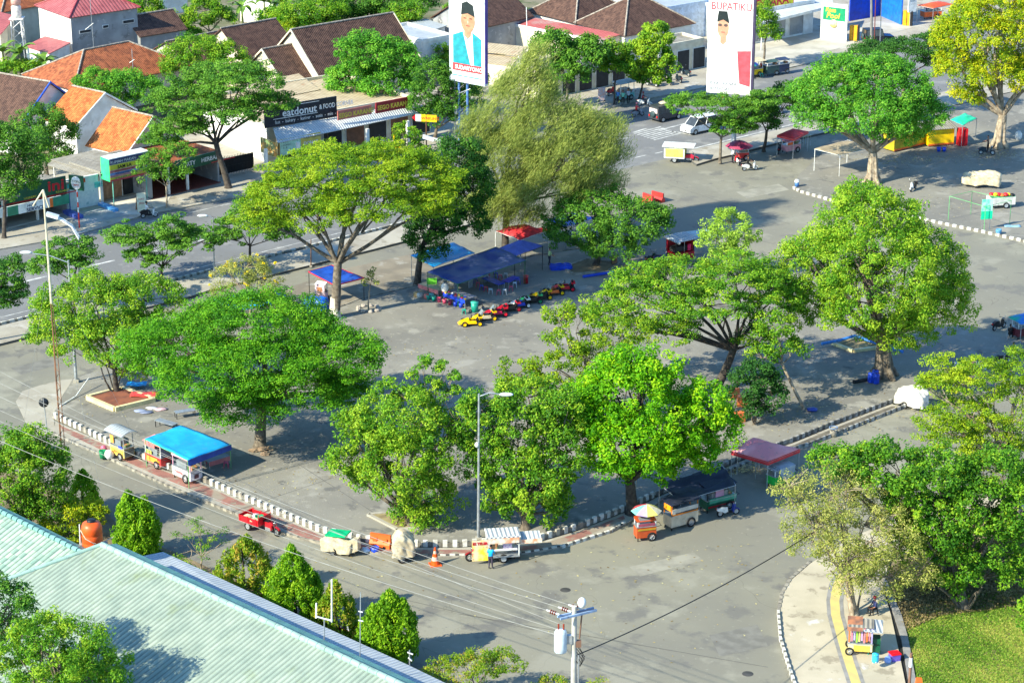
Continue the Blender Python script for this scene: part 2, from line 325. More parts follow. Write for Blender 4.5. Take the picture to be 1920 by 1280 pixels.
kerb(KL, .13, .48, .16, L=.68, duty=.48, ms=(kw, gap))
kerb([(1172, 982), (1142, 999), (1090, 1015), (1053, 1027), (989, 1038), (900, 1043), (820, 1044)], 0, .22, .14, ms=(kw, kb))
kerb([(1697, 764), (1581, 810), (1515, 836), (1400, 872), (1350, 892)], 0, .3, .12, ms=(ksw, kb))
kerb([(1230, 929), (1250, 921), (1330, 886), (1400, 857), (1490, 826), (1560, 797), (1673, 755)], .13, .36, .14, L=.7, duty=.5, ms=(ksw, kb))
kerb([(820, 1044), (700, 1038), (640, 1028), (561, 1010), (500, 990), (440, 964), (330, 919), (270, 892), (190, 854), (100, 814)], 0, .19, .14, ms=(curbm, gap))
kerb([(1495, 1300), (1478, 1250), (1463, 1200), (1459, 1150)], .05, .28, .14, L=.75, ms=(kw, gap)); kerb([(1459, 1150), (1466, 1115), (1482, 1088), (1520, 1055)], .0, .2, .2, ms=(curbm, gap))
kerb([(-60, 624), (72, 592), (200, 559), (325, 527), (397, 508), (460, 493), (555, 470), (624, 453), (700, 434), (800, 409)], 0, .26, .14, L=.8, duty=.6, ms=(kw, curbm))
kerb([(1488, 354), (1500, 361), (1572, 381), (1680, 402), (1776, 423), (1841, 436), (1920, 454), (2000, 472)], 0, .27, .16, L=.78, duty=.55, ms=(kw, gap))
kerb([(1103, 464), (1000, 480), (900, 505), (790, 534), (676, 561), (608, 588)], .1, .13, .14, ms=(curbm, curbm))
# markings
def stripes(segs, wd, z=.012, m=None):
    b = MB()
    for p, q in segs:
        a, c = G(*p), G(*q); d = (c - a).normalized(); n = Vector((-d.y, d.x, 0)) * wd / 2
        b.add([Vector((*(x.xy), z)) for x in (a - n, c - n, c + n, a + n)], [(0, 1, 2, 3)])
    return tag(b.build('road_marking', [m or wline]), kind='structure')
def dash(p, q, n, duty=.5):
    return [((p[0] + (q[0] - p[0]) * i / n, p[1] + (q[1] - p[1]) * i / n), (p[0] + (q[0] - p[0]) * (i + duty) / n, p[1] + (q[1] - p[1]) * (i + duty) / n)) for i in range(n)]
stripes([((33, 531), (88, 518)), ((164, 500), (215, 488)), ((272, 475), (325, 462)), ((371, 452), (440, 435)), ((500, 420), (560, 405)), ((620, 391), (680, 376)), ((-60, 554), (-20, 544))], .3)
stripes([((-60, 610), (160, 556)), ((320, 515), (640, 436))], .12); stripes([((100, 457), (480, 371)), ((480, 371), (900, 271))], .12)
z0, z1 = (1189, 251), (1226, 263)
stripes([((z0[0] + (z1[0] - z0[0]) * i / 6, z0[1] + (z1[1] - z0[1]) * i / 6), (z0[0] + (z1[0] - z0[0]) * i / 6 + 50, z0[1] + (z1[1] - z0[1]) * i / 6 - 13)) for i in range(7)], .24)
stripes([((1236, 244), (1310, 226)), ((1310, 226), (1340, 219)), ((1258, 246), (1296, 253)), ((1144, 264), (1181, 258)), ((1187, 249), (1212, 241)), ((1300, 279), (1459, 240)), ((1459, 240), (1560, 216))], .28)
stripes([((1190, 296), (1212, 291)), ((1228, 288), (1242, 285)), ((1420, 238), (1450, 231)), ((1470, 226), (1500, 219))], .2)
ys = [(1612, 1040), (1585, 1070), (1570, 1096), (1565, 1125), (1567, 1152), (1579, 1197), (1592, 1240), (1612, 1300)]
def band(ys, o0, o1, z, m, name):
    b = MB(); W = gp(ys, z); L_, R_ = [], []
    for i, p in enumerate(W):
        d = (W[min(i + 1, len(W) - 1)] - W[max(i - 1, 0)]).normalized(); n = Vector((-d.y, d.x, 0)); L_.append(p + n * o0); R_.append(p + n * o1)
    for i in range(len(W) - 1): b.add([L_[i], R_[i], R_[i + 1], L_[i + 1]], [(0, 1, 2, 3)])
    return tag(b.build(name, [m]), kind='structure')
band(ys, -.3, .3, .172, yel, 'tactile_strip'); band(ys, -.55, -.3, .168, dband, 'tactile_border'); band(ys, .3, .55, .168, dband, 'tactile_border')
def patch_poly(name, pts, m, z=.006):
    b = MB(); W = gp(pts); b.add([Vector((p.x, p.y, z)) for p in W][::1], [tuple(range(len(W)))]); o = b.build(name, [m]); return tag(o, kind='structure')
rp1 = mat('repair_dark', (.195, .187, .165), .85, scale=1.2, bump=.2, bscale=30); rp2 = mat('repair_pale', (.30, .285, .235), .85, scale=.8, bump=.2, bscale=30)
for pts, m in (([(1180, 1062), (1300, 1035), (1320, 1050), (1200, 1080)], rp2), ([(520, 1080), (640, 1130), (625, 1140), (505, 1090)], rp1), ([(1330, 1190), (1420, 1170), (1440, 1210), (1350, 1230)], rp1), ([(1380, 360), (1460, 345), (1480, 356), (1400, 372)], rp2), ([(900, 1230), (960, 1215), (975, 1240), (915, 1258)], rp2), ([(250, 700), (300, 690), (310, 700), (260, 710)], rp1), ([(20, 690), (90, 672), (110, 684), (40, 702)], rp1)): patch_poly('road_repair', pts, m)
stripes([((860, 1150), (1440, 1250)), ((700, 1110), (1000, 1180)), ((1300, 420), (1700, 520)), ((1250, 345), (1480, 420))], .05, .008, mat('tar_seam', (.10, .097, .09), .6))
for i, (x, y) in enumerate(((1060, 1105), (1402, 1262), (1560, 455))):
    o = MB().lathe([(0, .0), (.33, .0), (.36, -.01)], n=18).build('manhole_cover', [mat('iron', (.09, .085, .08), .6, metal=.3)], None, G(x, y, .012)); tag(o, ['round iron manhole cover in the near road left of the power pole', 'round iron manhole cover near the island kerb', 'round iron manhole cover in the road behind the big round tree'][i], 'manhole cover')
# paving joints and dust
jn = MB()
for p, q in (((150, 760), (520, 690)), ((190, 790), (300, 750)), ((130, 735), (430, 800)), ((430, 960), (640, 890)), ((1150, 705), (1240, 700)), ((560, 870), (700, 960)), ((1560, 330), (1800, 395)), ((1640, 310), (1900, 380))):
    a, c = G(*p, ZP), G(*q, ZP); d = (c - a).normalized(); n = Vector((-d.y, d.x, 0)) * .03
    jn.add([Vector((x.x, x.y, ZP + .004 if p[0] < 1500 else .134)) for x in (a - n, c - n, c + n, a + n)], [(0, 1, 2, 3)])
tag(jn.build('paving_joints', [mat('joint', (.15, .145, .135), .9)]), kind='structure')
# grass
def grass(name, pts, n, h, m, z=.06):
    P = gp(pts, z); xs = [p.x for p in P]; ysx = [p.y for p in P]; poly = [(p.x, p.y) for p in P]
    X = rng.uniform(min(xs), max(xs), n * 3); Y = rng.uniform(min(ysx), max(ysx), n * 3); ins = np.zeros(len(X), bool)
    j = len(poly) - 1
    for i in range(len(poly)):
        xi, yi = poly[i]; xj, yj = poly[j]; c = ((yi > Y) != (yj > Y)) & (X < (xj - xi) * (Y - yi) / (yj - yi + 1e-12) + xi); ins ^= c; j = i
    X, Y = X[ins][:n], Y[ins][:n]; k = len(X)
    a = rng.uniform(0, 2 * np.pi, k); hh = h * rng.uniform(.5, 1.2, k); wd = (.05 + .05 * rng.random(k)) * (.5 if n > 60000 else 1); lx, ly = rng.normal(0, .06, k), rng.normal(0, .06, k)
    v = np.zeros((k, 4, 3)); dx, dy = np.cos(a) * wd, np.sin(a) * wd
    v[:, 0] = np.c_[X - dx, Y - dy, np.full(k, z)]; v[:, 1] = np.c_[X + dx, Y + dy, np.full(k, z)]
    v[:, 2] = np.c_[X + dx * .5 + lx, Y + dy * .5 + ly, z + hh]; v[:, 3] = np.c_[X - dx * .5 + lx, Y - dy * .5 + ly, z + hh]
    nz = np.sin(X * .7 + Y * .3) * np.cos(Y * .5) * .25 + np.sin(X * 1.9) * np.cos(Y * 1.4 + X) * .12 + .06
    return quads(name, v.reshape(-1, 3), np.clip(rng.normal(.5, .22, k) + nz, 0, 1), m)
def quads(name, v, tint, m, parent=None):
    k = len(v) // 4; me = bpy.data.meshes.new(name); me.vertices.add(4 * k); me.vertices.foreach_set('co', v.astype(np.float32).ravel())
    me.loops.add(4 * k); me.loops.foreach_set('vertex_index', np.arange(4 * k, dtype=np.int32))
    me.polygons.add(k); me.polygons.foreach_set('loop_start', np.arange(0, 4 * k, 4, dtype=np.int32)); me.polygons.foreach_set('loop_total', np.full(k, 4, np.int32))
    at = me.attributes.new('tint', 'FLOAT', 'POINT'); at.data.foreach_set('value', np.repeat(tint, 4).astype(np.float32))
    me.materials.append(m); me.update(calc_edges=True)
    o = bpy.data.objects.new(name, me); col.objects.link(o)
    if parent: o.parent = parent
    return o
tag(grass('lawn_grass', [(1720, 1300), (1700, 1190), (1695, 1150), (1760, 1125), (1850, 1110), (2000, 1090), (2200, 1100), (2200, 1320)], 120000, .06, leaf_mat('lawn', (.07, .17, .015), (.20, .37, .035), (.50, .50, .11), .35)), kind='stuff')
tag(grass('dry_grass', [(1672, 1110), (1700, 1080), (1800, 1030), (2000, 960), (2100, 1100), (1850, 1145), (1760, 1155), (1695, 1185)], 20000, .14, leaf_mat('dry_grass', (.08, .09, .03), (.22, .17, .08), (.36, .28, .13), .2)), kind='stuff')
tag(grass('verge_grass', [(250, 1010), (330, 1045), (480, 1115), (640, 1190), (800, 1270), (760, 1330), (300, 1120)], 15000, .16, leaf_mat('lawn', 0, 0, 0)), kind='stuff')
# fallen leaves scattered on the paving
def litter(spots, n, z, m):
    vs, k = [], 0
    for px, py, rx, ry, cnt in spots:
        c = G(px, py, z); s = SC(px, py)
        X = c.x + rng.normal(0, rx / s / 2, cnt); Y = c.y + rng.normal(0, ry / s / .34 / 2, cnt); a = rng.uniform(0, 6.28, cnt); l = rng.uniform(.05, .13, cnt)
        for dx, dy in ((-1, 0), (0, -.5), (1, 0), (0, .5)):
            vs.append(np.c_[X + l * (dx * np.cos(a) - dy * np.sin(a)), Y + l * (dx * np.sin(a) + dy * np.cos(a)), z + .012 + .02 * rng.random(cnt)])
    A = [np.stack(vs[i:i + 4], 1).reshape(-1, 3) for i in range(0, len(vs), 4)]; v = np.concatenate(A)
    o = quads('fallen_leaves', v, rng.random(len(v) // 4), m); return tag(o, kind='stuff')
lit = leaf_mat('litter', (.16, .10, .04), (.42, .32, .10), (.6, .56, .3), .1)
litter([(1000, 1090, 500, 60, 100), (1250, 1180, 300, 90, 60), (700, 1060, 300, 30, 40), (1300, 1050, 160, 30, 50)], 0, .0, lit)
litter([(820, 660, 200, 50, 160), (560, 900, 200, 40, 120), (1560, 780, 220, 40, 220), (1350, 780, 160, 40, 200), (200, 760, 160, 30, 60), (1400, 870, 60, 15, 120)], 0, ZP, lit)
litter([(1700, 300, 120, 14, 500), (1860, 290, 80, 12, 500), (1800, 380, 120, 24, 60), (1390, 880, 50, 6, 250)], 0, .13, lit)
# ---------------------------------------------------------------- trees
bark = mat('bark', (.20, .165, .125), .9, c2=(.10, .08, .06), scale=3, bump=.6, bscale=6)
barkd = mat('bark_dark', (.09, .075, .06), .9, c2=(.05, .04, .035), scale=3, bump=.6, bscale=6)
barkp = mat('bark_pale', (.42, .34, .25), .9, c2=(.22, .17, .12), scale=2.2, bump=.6, bscale=6)
LM = dict(
    fresh=leaf_mat('leaf_fresh', (.045, .18, .02), (.12, .38, .03), (.29, .55, .05), .38),
    bright=leaf_mat('leaf_bright', (.05, .21, .006), (.15, .44, .008), (.40, .64, .015), .4),
    mid=leaf_mat('leaf_mid', (.04, .15, .012), (.14, .34, .018), (.38, .53, .035), .36),
    deep=leaf_mat('leaf_deep', (.02, .09, .018), (.06, .19, .02), (.17, .36, .035), .32),
    flat=leaf_mat('leaf_flat', (.035, .15, .01), (.10, .33, .012), (.22, .46, .02), .36),
    olive=leaf_mat('leaf_olive', (.07, .18, .01), (.20, .36, .014), (.42, .52, .025), .38),
    dark=leaf_mat('leaf_dark', (0.020, 0.085, 0.020), (0.036, 0.127, 0.022), (0.072, 0.198, 0.030), 0.35),
    casu=leaf_mat('leaf_casuarina', (.13, .19, .04), (.30, .37, .08), (.52, .56, .14), .4),
    yellow=leaf_mat('leaf_yellow', (.12, .25, .012), (.30, .44, .015), (.66, .62, .02), .4),
    pale=leaf_mat('leaf_pale', (0.164, 0.298, 0.030), (0.307, 0.510, 0.050), (0.471, 0.620, 0.100), .36),
    dry=leaf_mat('leaf_dry', (.15, .20, .035), (.34, .38, .08), (.60, .56, .17), .36),
    cyp=leaf_mat('leaf_cypress', (.08, .23, .01), (.22, .46, .014), (.45, .65, .03), .42),
    cypy=leaf_mat('leaf_cypress_gold', (.09, .21, .01), (.27, .42, .02), (.58, .42, .07), .4),
    banana=leaf_mat('leaf_banana', (0.082, 0.198, 0.015), (0.143, 0.339, 0.025), (0.307, 0.481, 0.060), 0.40))
def unit(a): return a / (np.linalg.norm(a, axis=1, keepdims=True) + 1e-9)
def leaf_quads(C, r, rz, n, l, wd, style='broad', lean=(0, 0, 0), droop=.2, shell=.55):
    k = len(C) * n; ti = np.repeat(np.arange(len(C)), n)
    d = unit(rng.normal(size=(k, 3))); rad = (shell + (1 - shell) * rng.random((k, 1))) if style != 'wisp' else rng.random((k, 1)) ** .5
    rr = np.repeat(r, n)[:, None]; rzz = np.repeat(rz, n)[:, None]
    off = d * rad * np.c_[rr, rr, rzz]
    if style == 'wisp':
        ln = np.array([lean]) / np.linalg.norm(lean); off = ln * (rng.random((k, 1)) - .5) * 1.9 * rr + rng.normal(size=(k, 3)) * .3 * rr
    P = C[ti] + off
    nrm = unit(d * .55 + np.array([[-.12, -.1, .55]]) + rng.normal(size=(k, 3)) * .38)
    a = unit(np.cross(nrm, rng.normal(size=(k, 3)))) ; a = unit(a + np.array([[0, 0, -droop]]))
    if style == 'wisp': a = unit(np.array([lean]) + rng.normal(size=(k, 3)) * .33); 
    if style == 'fan': a = unit(np.array([[0, 0, 1.0]]) + d * .5 + rng.normal(size=(k, 3)) * .25)
    b = unit(np.cross(a, nrm)); L = l * rng.uniform(.6, 1.25, (k, 1)); W = wd * rng.uniform(.7, 1.2, (k, 1))
    v = np.stack([P - a * L * .5, P + b * W * .5, P + a * L * .5, P - b * W * .5], 1)
    return v.reshape(-1, 3), ti
def tufts(blobs, dens, shell, flat, under=-.35):
    out = []
    B = [(np.array(c), np.array(r)) for c, r in blobs]
    for i, (c, r) in enumerate(B):
        p = 1.6; a, b, e = r; area = 4 * math.pi * (((a * b) ** p + (a * e) ** p + (b * e) ** p) / 3) ** (1 / p)
        n = max(4, int(area * dens)); d = unit(rng.normal(size=(n * 2, 3))); d = d[d[:, 2] > under][:n]
        rad = 1 - (1 - shell) * rng.random((len(d), 1)) ** 1.6
        w1 = 1 + .12 * np.sin(d[:, :1] * 5 + i) * np.cos(d[:, 2:] * 4 + i * 2) + rng.normal(0, .05, (len(d), 1))
        q = d * rad * w1
        q = c + q * r
        keep = np.ones(len(q), bool)
        for j, (c2, r2) in enumerate(B):
            if j != i: keep &= (np.linalg.norm((q - c2) / r2, axis=1) > .62)
        out.append(q[keep])
    return np.concatenate(out)
def limb(b, p, q, r0, r1, bend=.12, n=4, seg=5):
    p, q = Vector(p), Vector(q); L = (q - p).length; pts = [p]
    off = Vector((rnd.uniform(-1, 1), rnd.uniform(-1, 1), rnd.uniform(-.2, .8))) * L * bend
    for i in range(1, n): t = i / n; pts.append(p.lerp(q, t) + off * math.sin(math.pi * t) + Vector((rnd.uniform(-1, 1), rnd.uniform(-1, 1), rnd.uniform(-1, 1))) * L * .02)
    pts.append(q); b.tube(pts, [r0 + (r1 - r0) * (i / n) for i in range(n + 1)], seg); return pts
NT = [0]
def tree(label, base, blobs, leaf='mid', style='broad', z=0.0, tr=.3, dens=1.0, tuft=.62, n=46, l=.34, wd=.17, shell=.6, bk=bark, cat='tree', name='tree', fork=None,
         lean=(0, 0, 0), group=None, flatz=1.0, under=-.35, twigs=30, droop=.2, fl=None, depth=1.0, trunk=True, roots=0, limbs=True, stems=0, tint=0):
    B = G(base[0], base[1], z); root = thing(name, label, cat, B, 0, group); NT[0] += 1
    BL = []
    for q in blobs:
        px, py, rx, ry = q[:4]; dy = q[4] if len(q) > 4 else 0
        c = V(px, py, B.y + dy); s = F / (c.y * ct + (H - c.z) * st); rz_ = ry / s / .93
        rz_ = max(.35, rz_); rx_ = max(.4, rx / s)
        BL.append(((c.x - B.x, c.y - B.y, c.z - B.z), (rx_, rx_ * depth, rz_)))
    if style != 'wisp': n, l, wd = int(n * 1.9), l * .7, wd * .72
    T = tufts(BL, dens, shell, flatz, under)
    if style == 'flat':                     # foliage in horizontal layers
        T[:, 2] = np.round(T[:, 2] / .75) * .75 + rng.normal(0, .12, len(T))
    k = len(T); rt = tuft * rng.uniform(.65, 1.3, k); rz_ = rt * (.42 if style == 'flat' else .8)
    v, ti = leaf_quads(T, rt, rz_, n, l, wd, 'wisp' if style == 'wisp' else 'fan' if style == 'fan' else 'broad', lean, droop)
    tt = rng.normal(.5 + tint, .16, k); tn = np.clip(tt[ti] + rng.normal(0, .17, len(ti)), 0, 1)
    if leaf in ('yellow', 'cypy', 'olive'): tn = np.clip(tn + .12 * np.sin(v[::4, 0] * .9) * np.cos(v[::4, 2] * 1.1), 0, 1)
    quads('crown', v, tn, LM[leaf], root)
    if fl:                                   # blossoms
        cnt, fm = fl; idx = rng.integers(0, k, cnt); C = T[idx] + rng.normal(0, .3, (cnt, 3)) + np.array([[0, -.2, .3]])
        v2, t2 = leaf_quads(C, np.full(cnt, .12), np.full(cnt, .1), 7, .22, .2); quads('blossom', v2, rng.random(len(t2)), fm, root)
    if trunk:
        b = MB(); zc = min(c[2] - r[2] for c, r in BL); top = max(c[2] for c, r in BL)
        if fork: fp = V(fork[0], fork[1], B.y) - B
        else:
            mx = sum(c[0] for c, r in BL) / len(BL); fp = Vector((mx * .25, 0, max(.8, zc * .75 + top * .08)))
        pts = [Vector((0, 0, -.1)), Vector((0, 0, .25))] + [Vector((fp.x * t + rnd.uniform(-.05, .05), fp.y * t, max(.3, fp.z * t))) for t in (.4, .75)] + [fp]
        b.tube(pts, [tr * 1.55, tr * 1.12, tr, tr * .9, tr * .85], 10)
        for i in range(roots):
            a = 6.28 * i / roots + .3; b.tube([(math.cos(a) * tr * 1.9, math.sin(a) * tr * 1.9, -.05), (math.cos(a) * tr * .95, math.sin(a) * tr * .95, .8), (math.cos(a) * tr * .6 + fp.x * .8, math.sin(a) * tr * .6, fp.z * .9)], [tr * .4, tr * .42, tr * .3], 7)
        for i in range(stems):
            a = rnd.uniform(0, 6.28); limb(b, (math.cos(a) * tr, math.sin(a) * tr, 0), (fp.x + math.cos(a) * tr * 5, math.sin(a) * tr * 5, fp.z * 1.1), tr * .3, tr * .2)
        if limbs:
            ends = []
            for c, r in BL:
                e = Vector((c[0], c[1], c[2] - r[2] * .1)); ends += limb(b, fp - Vector((0, 0, .1)), e, tr * .5, tr * .15, .1)[1:]
                for _ in range(3):
                    q = Vector((c[0] + r[0] * rnd.uniform(-.6, .6), c[1] + r[1] * rnd.uniform(-.6, .6), c[2] + r[2] * rnd.uniform(-.1, .6))); limb(b, fp.lerp(e, rnd.uniform(.35, .8)), q, tr * .22, tr * .07, .1)
            for _ in range(twigs):
                t_ = Vector(T[rnd.randrange(k)]); e = min(ends, key=lambda x: (x - t_).length); limb(b, e, t_, max(.03, tr * .1), .015, .08, 3, 4)
        b.build('trunk', [bk], root)
    return root
def cone_tree(label, base, top, halfw, leaf='cyp', z=.08, lobes=None, dens=2.4, group=None):
    """dense cypress: upright fans filling one or more pointed cones"""
    B = G(*base, z); root = thing('cypress_tree', label, 'cypress', B, 0, group); allT = []; Rr = []
    for (tx, ty, hw, by) in (lobes or [(top[0], top[1], halfw, base[1])]):
        P = V(tx, ty, B.y) - B; s = SC(*base); r0 = hw * 1.14 / s; hb = (base[1] - by) / s
        n = int(dens * 9 * r0 * max(1, P.z) + 40); t = rng.random(n) ** 1.3; zz = hb + (P.z - hb) * (t * .97 + .03)
        prof = r0 * np.where(t < .22, .72 + t * 1.27, (1 - ((t - .22) / .78) ** 1.8))
        a = rng.uniform(0, 6.28, n); rr = prof * (1 - .28 * rng.random(n) ** 2) * (1 + .09 * np.sin(a * 5 + zz * 2))
        allT.append(np.c_[P.x * t + rr * np.cos(a), rr * np.sin(a), zz])
    T = np.concatenate(allT); k = len(T)
    v, ti = leaf_quads(T, np.full(k, .26), np.full(k, .42), 44, .24, .1, 'broad', droop=-.9)
    tt = rng.normal(.48, .17, k); quads('crown', v, np.clip(tt[ti] + rng.normal(0, .15, len(ti)), 0, 1), LM[leaf], root)
    b = MB(); b.tube([(0, 0, -.1), (0, 0, 1.5), (0, 0, P.z * .8)], [.16, .12, .03], 7); b.build('trunk', [barkd], root); return root
def banana(label, base, h, n=9, z=.12, group=None, ln=2.6):
    B = G(*base, z); root = thing('banana_plant', label, 'banana plant', B, 0, group); b = MB()
    b.tube([(0, 0, -.1), (.05, 0, h * .5), (0, .05, h)], [.2, .16, .1], 8); b.build('stem', [mat('banana_stem', (.25, .28, .1), .7)], root)
    b = MB()
    for i in range(n):
        a = 6.28 * i / n + rnd.uniform(-.3, .3); up = rnd.uniform(.5, 1.5); L = ln * rnd.uniform(.75, 1.1); pts = []
        for j in range(7):
            t = j / 6; pts.append((Vector((math.cos(a) * L * t * .7, math.sin(a) * L * t * .7, h + L * (up * t * .7 - t * t * .62))), .36 * math.sin(math.pi * min(1, t * .92 + .06)) ** .6 + .02))
        sd = Vector((-math.sin(a), math.cos(a), 0)); vs = []
        for p, w_ in pts: vs += [p + sd * w_ * 1.5 + Vector((0, 0, w_ * .35)), p, p - sd * .5 * w_ + Vector((0, 0, w_ * .35))]
        b.add(vs, [(3 * j + q, 3 * j + q + 1, 3 * j + q + 4, 3 * j + q + 3) for j in range(6) for q in (0, 1)])
    b.build('leaves', [mat('banana_leaf', (.16, .28, .03), .45, c2=(.07, .16, .02), scale=1.5)], root); return root
PT = ZP
# plaza trees
tree('wide flat-crowned bright green rain tree behind the bright blue stall canopy', (488, 836), [(330, 650, 100, 45), (480, 610, 130, 48, 2), (625, 665, 95, 48), (400, 700, 120, 48, -3), (565, 730, 95, 42, -2), (450, 765, 80, 30, -3), (280, 660, 55, 35, 1), (640, 735, 60, 30, 1), (500, 680, 120, 50, -2), (390, 610, 70, 35, 3), (570, 620, 70, 32, 3)], 'flat', 'flat', PT, .42, dens=1.3, tuft=.8, n=58, l=.3, wd=.13, fork=(490, 755), bk=bark)
tree('leafy tree growing from the square planter with red soil', (219, 738), [(180, 570, 105, 50), (115, 620, 60, 50), (270, 560, 75, 40, 2), (215, 640, 75, 50, -2), (150, 650, 55, 45, -1), (250, 610, 70, 40), (110, 560, 45, 25), (255, 690, 28, 30)], 'mid', 'broad', PT, .22, dens=1.15, tuft=.55, n=40, l=.32, wd=.15, fork=(215, 690), bk=barkd, stems=4, droop=.5, tint=.12)
tree('umbrella-shaped olive green tree with a pale painted trunk beside the small blue canopy', (628, 596), [(640, 325, 140, 40), (755, 335, 105, 42, 2), (545, 370, 90, 38), (690, 385, 110, 36, -3), (495, 410, 60, 26), (800, 385, 70, 36), (600, 410, 70, 24, -2), (710, 300, 80, 30, 3)], 'olive', 'flat', PT, .42, dens=1.0, tuft=.7, n=50, l=.32, wd=.14, fork=(634, 492), bk=bark, twigs=70, under=-.1)
b = MB(); B = G(628, 596, PT); b.tube([(0, 0, -.05), (0, 0, .3), (.03, 0, 1.2), (.05, 0, 1.9)], [.68, .50, .44, .40], 12)
tag(b.build('painted_bark', [mat('whitewash', (.62, .56, .46), .8, scale=3)], None, B), 'cream painted band round the foot of the umbrella-shaped tree trunk', 'painted band')
tree('dark narrow tree overhanging the left end of the blue market awning', (783, 532), [(858, 300, 55, 45), (845, 370, 65, 55), (885, 350, 42, 60, 1), (880, 420, 40, 36, 1), (800, 440, 45, 35), (820, 400, 50, 50, -1), (812, 468, 30, 18)], 'deep', 'broad', PT, .3, tint=-.12, dens=1.2, tuft=.6, n=42, fork=(790, 460), bk=barkd)
tree('tall wispy casuarina with windswept yellow-green needles', (947, 470), [(985, 175, 62, 45), (1030, 240, 95, 50), (1095, 290, 70, 34), (940, 300, 75, 60), (1030, 350, 95, 40, -1), (900, 245, 38, 50), (1120, 245, 55, 20), (1005, 120, 30, 34), (920, 385, 60, 26), (1060, 300, 80, 50, -2), (1150, 285, 34, 16), (1120, 345, 50, 22), (960, 400, 60, 24, 1)],
     'casu', 'wisp', PT, .34, dens=1.6, tuft=.9, n=90, l=.42, wd=.045, lean=(.6, 0, .8), fork=(950, 380), bk=barkd, twigs=80, depth=.8)
tree('dark green tree shading the blue tarpaulin roll right of the casuarina', (1118, 498), [(1090, 420, 70, 45), (1180, 415, 75, 42), (1150, 460, 60, 28, -1), (1225, 420, 35, 35), (1120, 380, 60, 28, 2), (1060, 450, 40, 30)], 'deep', 'broad', PT, .3, dens=1.0, tuft=.6, n=44, bk=barkd, tint=.15)
tree('big round leafy tree with aerial roots beside the blue barrels', (1657, 706), [(1640, 430, 110, 75), (1560, 500, 95, 70), (1720, 500, 95, 75), (1640, 560, 130, 70, -2), (1530, 570, 65, 50), (1760, 580, 65, 50), (1650, 500, 120, 90, -3), (1620, 385, 60, 38), (1500, 480, 45, 35), (1680, 625, 70, 32, -1), (1790, 540, 35, 45)],
     'mid', 'broad', PT, .62, dens=.95, tuft=.6, n=46, l=.34, wd=.15, fork=(1655, 640), bk=bark, roots=5, droop=.55, under=-.5, tint=.14)
tree('spreading thin-crowned tree with a dark leaning forked trunk in the middle of the plaza', (1345, 730), [(1280, 525, 100, 32), (1220, 560, 100, 32), (1380, 530, 100, 45), (1450, 580, 60, 45), (1150, 580, 60, 25), (1330, 570, 90, 30, -2), (1420, 640, 45, 25), (1250, 620, 60, 24, -1), (1440, 540, 60, 35), (1120, 600, 40, 26), (1200, 520, 50, 20)],
     'mid', 'flat', PT, .34, dens=1.05, tuft=.62, n=42, l=.32, wd=.15, fork=(1375, 655), bk=barkd, twigs=90, under=-.1)
tree('pale yellow-green young tree beside the red kiosk', (1365, 520), [(1370, 420, 45, 25), (1345, 450, 40, 25), (1400, 450, 32, 22), (1365, 480, 40, 18)], 'pale', 'broad', PT, .12, dens=.9, tuft=.5, n=34, l=.34, wd=.16)
tree('slim tree with a leaning bare pale trunk near the double kerb', (1506, 768), [(1465, 640, 35, 30), (1430, 670, 30, 22), (1490, 655, 28, 18), (1450, 610, 40, 25)], 'mid', 'broad', PT, .13, dens=.8, tuft=.5, n=34, fork=(1466, 680), bk=barkp)
tree('small dark bushy tree with several thin stems behind the bright green tree', (1415, 795), [(1420, 705, 45, 25), (1400, 735, 40, 25), (1445, 740, 35, 25), (1420, 770, 32, 18)], 'dark', 'broad', PT, .12, dens=1.1, tuft=.5, n=40, bk=bark, stems=5)
tree('large bright lime green tree between the striped umbrella and the lamp post', (1186, 962), [(1180, 730, 90, 60), (1110, 800, 60, 50), (1250, 790, 80, 60, -1), (1180, 830, 90, 60, -2), (1320, 780, 55, 70), (1120, 760, 60, 50), (1300, 840, 60, 50), (1230, 870, 45, 35, -1), (1350, 800, 40, 40), (1200, 690, 70, 30), (1160, 880, 35, 25)],
     'bright', 'broad', .13, .42, dens=1.05, tuft=.6, n=52, l=.34, wd=.2, fork=(1180, 900), bk=barkd, under=-.6)
tree('drooping leafy green tree just right of the lamp post', (985, 990), [(970, 800, 70, 55), (1040, 850, 60, 60), (900, 850, 45, 50), (1060, 780, 40, 45), (1035, 960, 24, 22), (930, 940, 35, 30), (1010, 940, 40, 35), (900, 760, 40, 30), (950, 870, 60, 50), (1040, 920, 35, 45), (990, 740, 60, 35, 2), (930, 790, 40, 45), (1000, 900, 60, 40, -1), (920, 900, 30, 30)],
     'mid', 'broad', ZP, .3, dens=1.05, tuft=.58, n=48, l=.34, wd=.17, under=-.8, droop=.5)
tree('yellow-green leafy tree left of the lamp post with bare twigs on top', (772, 985), [(760, 780, 95, 48), (690, 830, 60, 50), (820, 840, 75, 60), (750, 870, 85, 55, -1), (800, 930, 60, 45), (660, 800, 40, 35), (860, 790, 35, 50), (640, 865, 35, 22), (770, 960, 45, 26), (700, 890, 50, 35)],
     'mid', 'broad', ZP, .36, dens=1.0, tuft=.58, n=48, l=.34, wd=.15, under=-.8, droop=.5, twigs=60, tint=.12)
tree('thin upright twiggy tree rising behind the yellow-green tree', (815, 960), [(790, 680, 18, 12), (835, 690, 16, 14), (855, 705, 14, 10), (770, 700, 14, 10), (805, 720, 24, 10), (850, 735, 20, 10), (730, 720, 18, 12), (760, 735, 20, 12)],
     'mid', 'broad', ZP, .1, dens=1.8, tuft=.38, n=26, fork=(808, 790), bk=barkp, twigs=10)
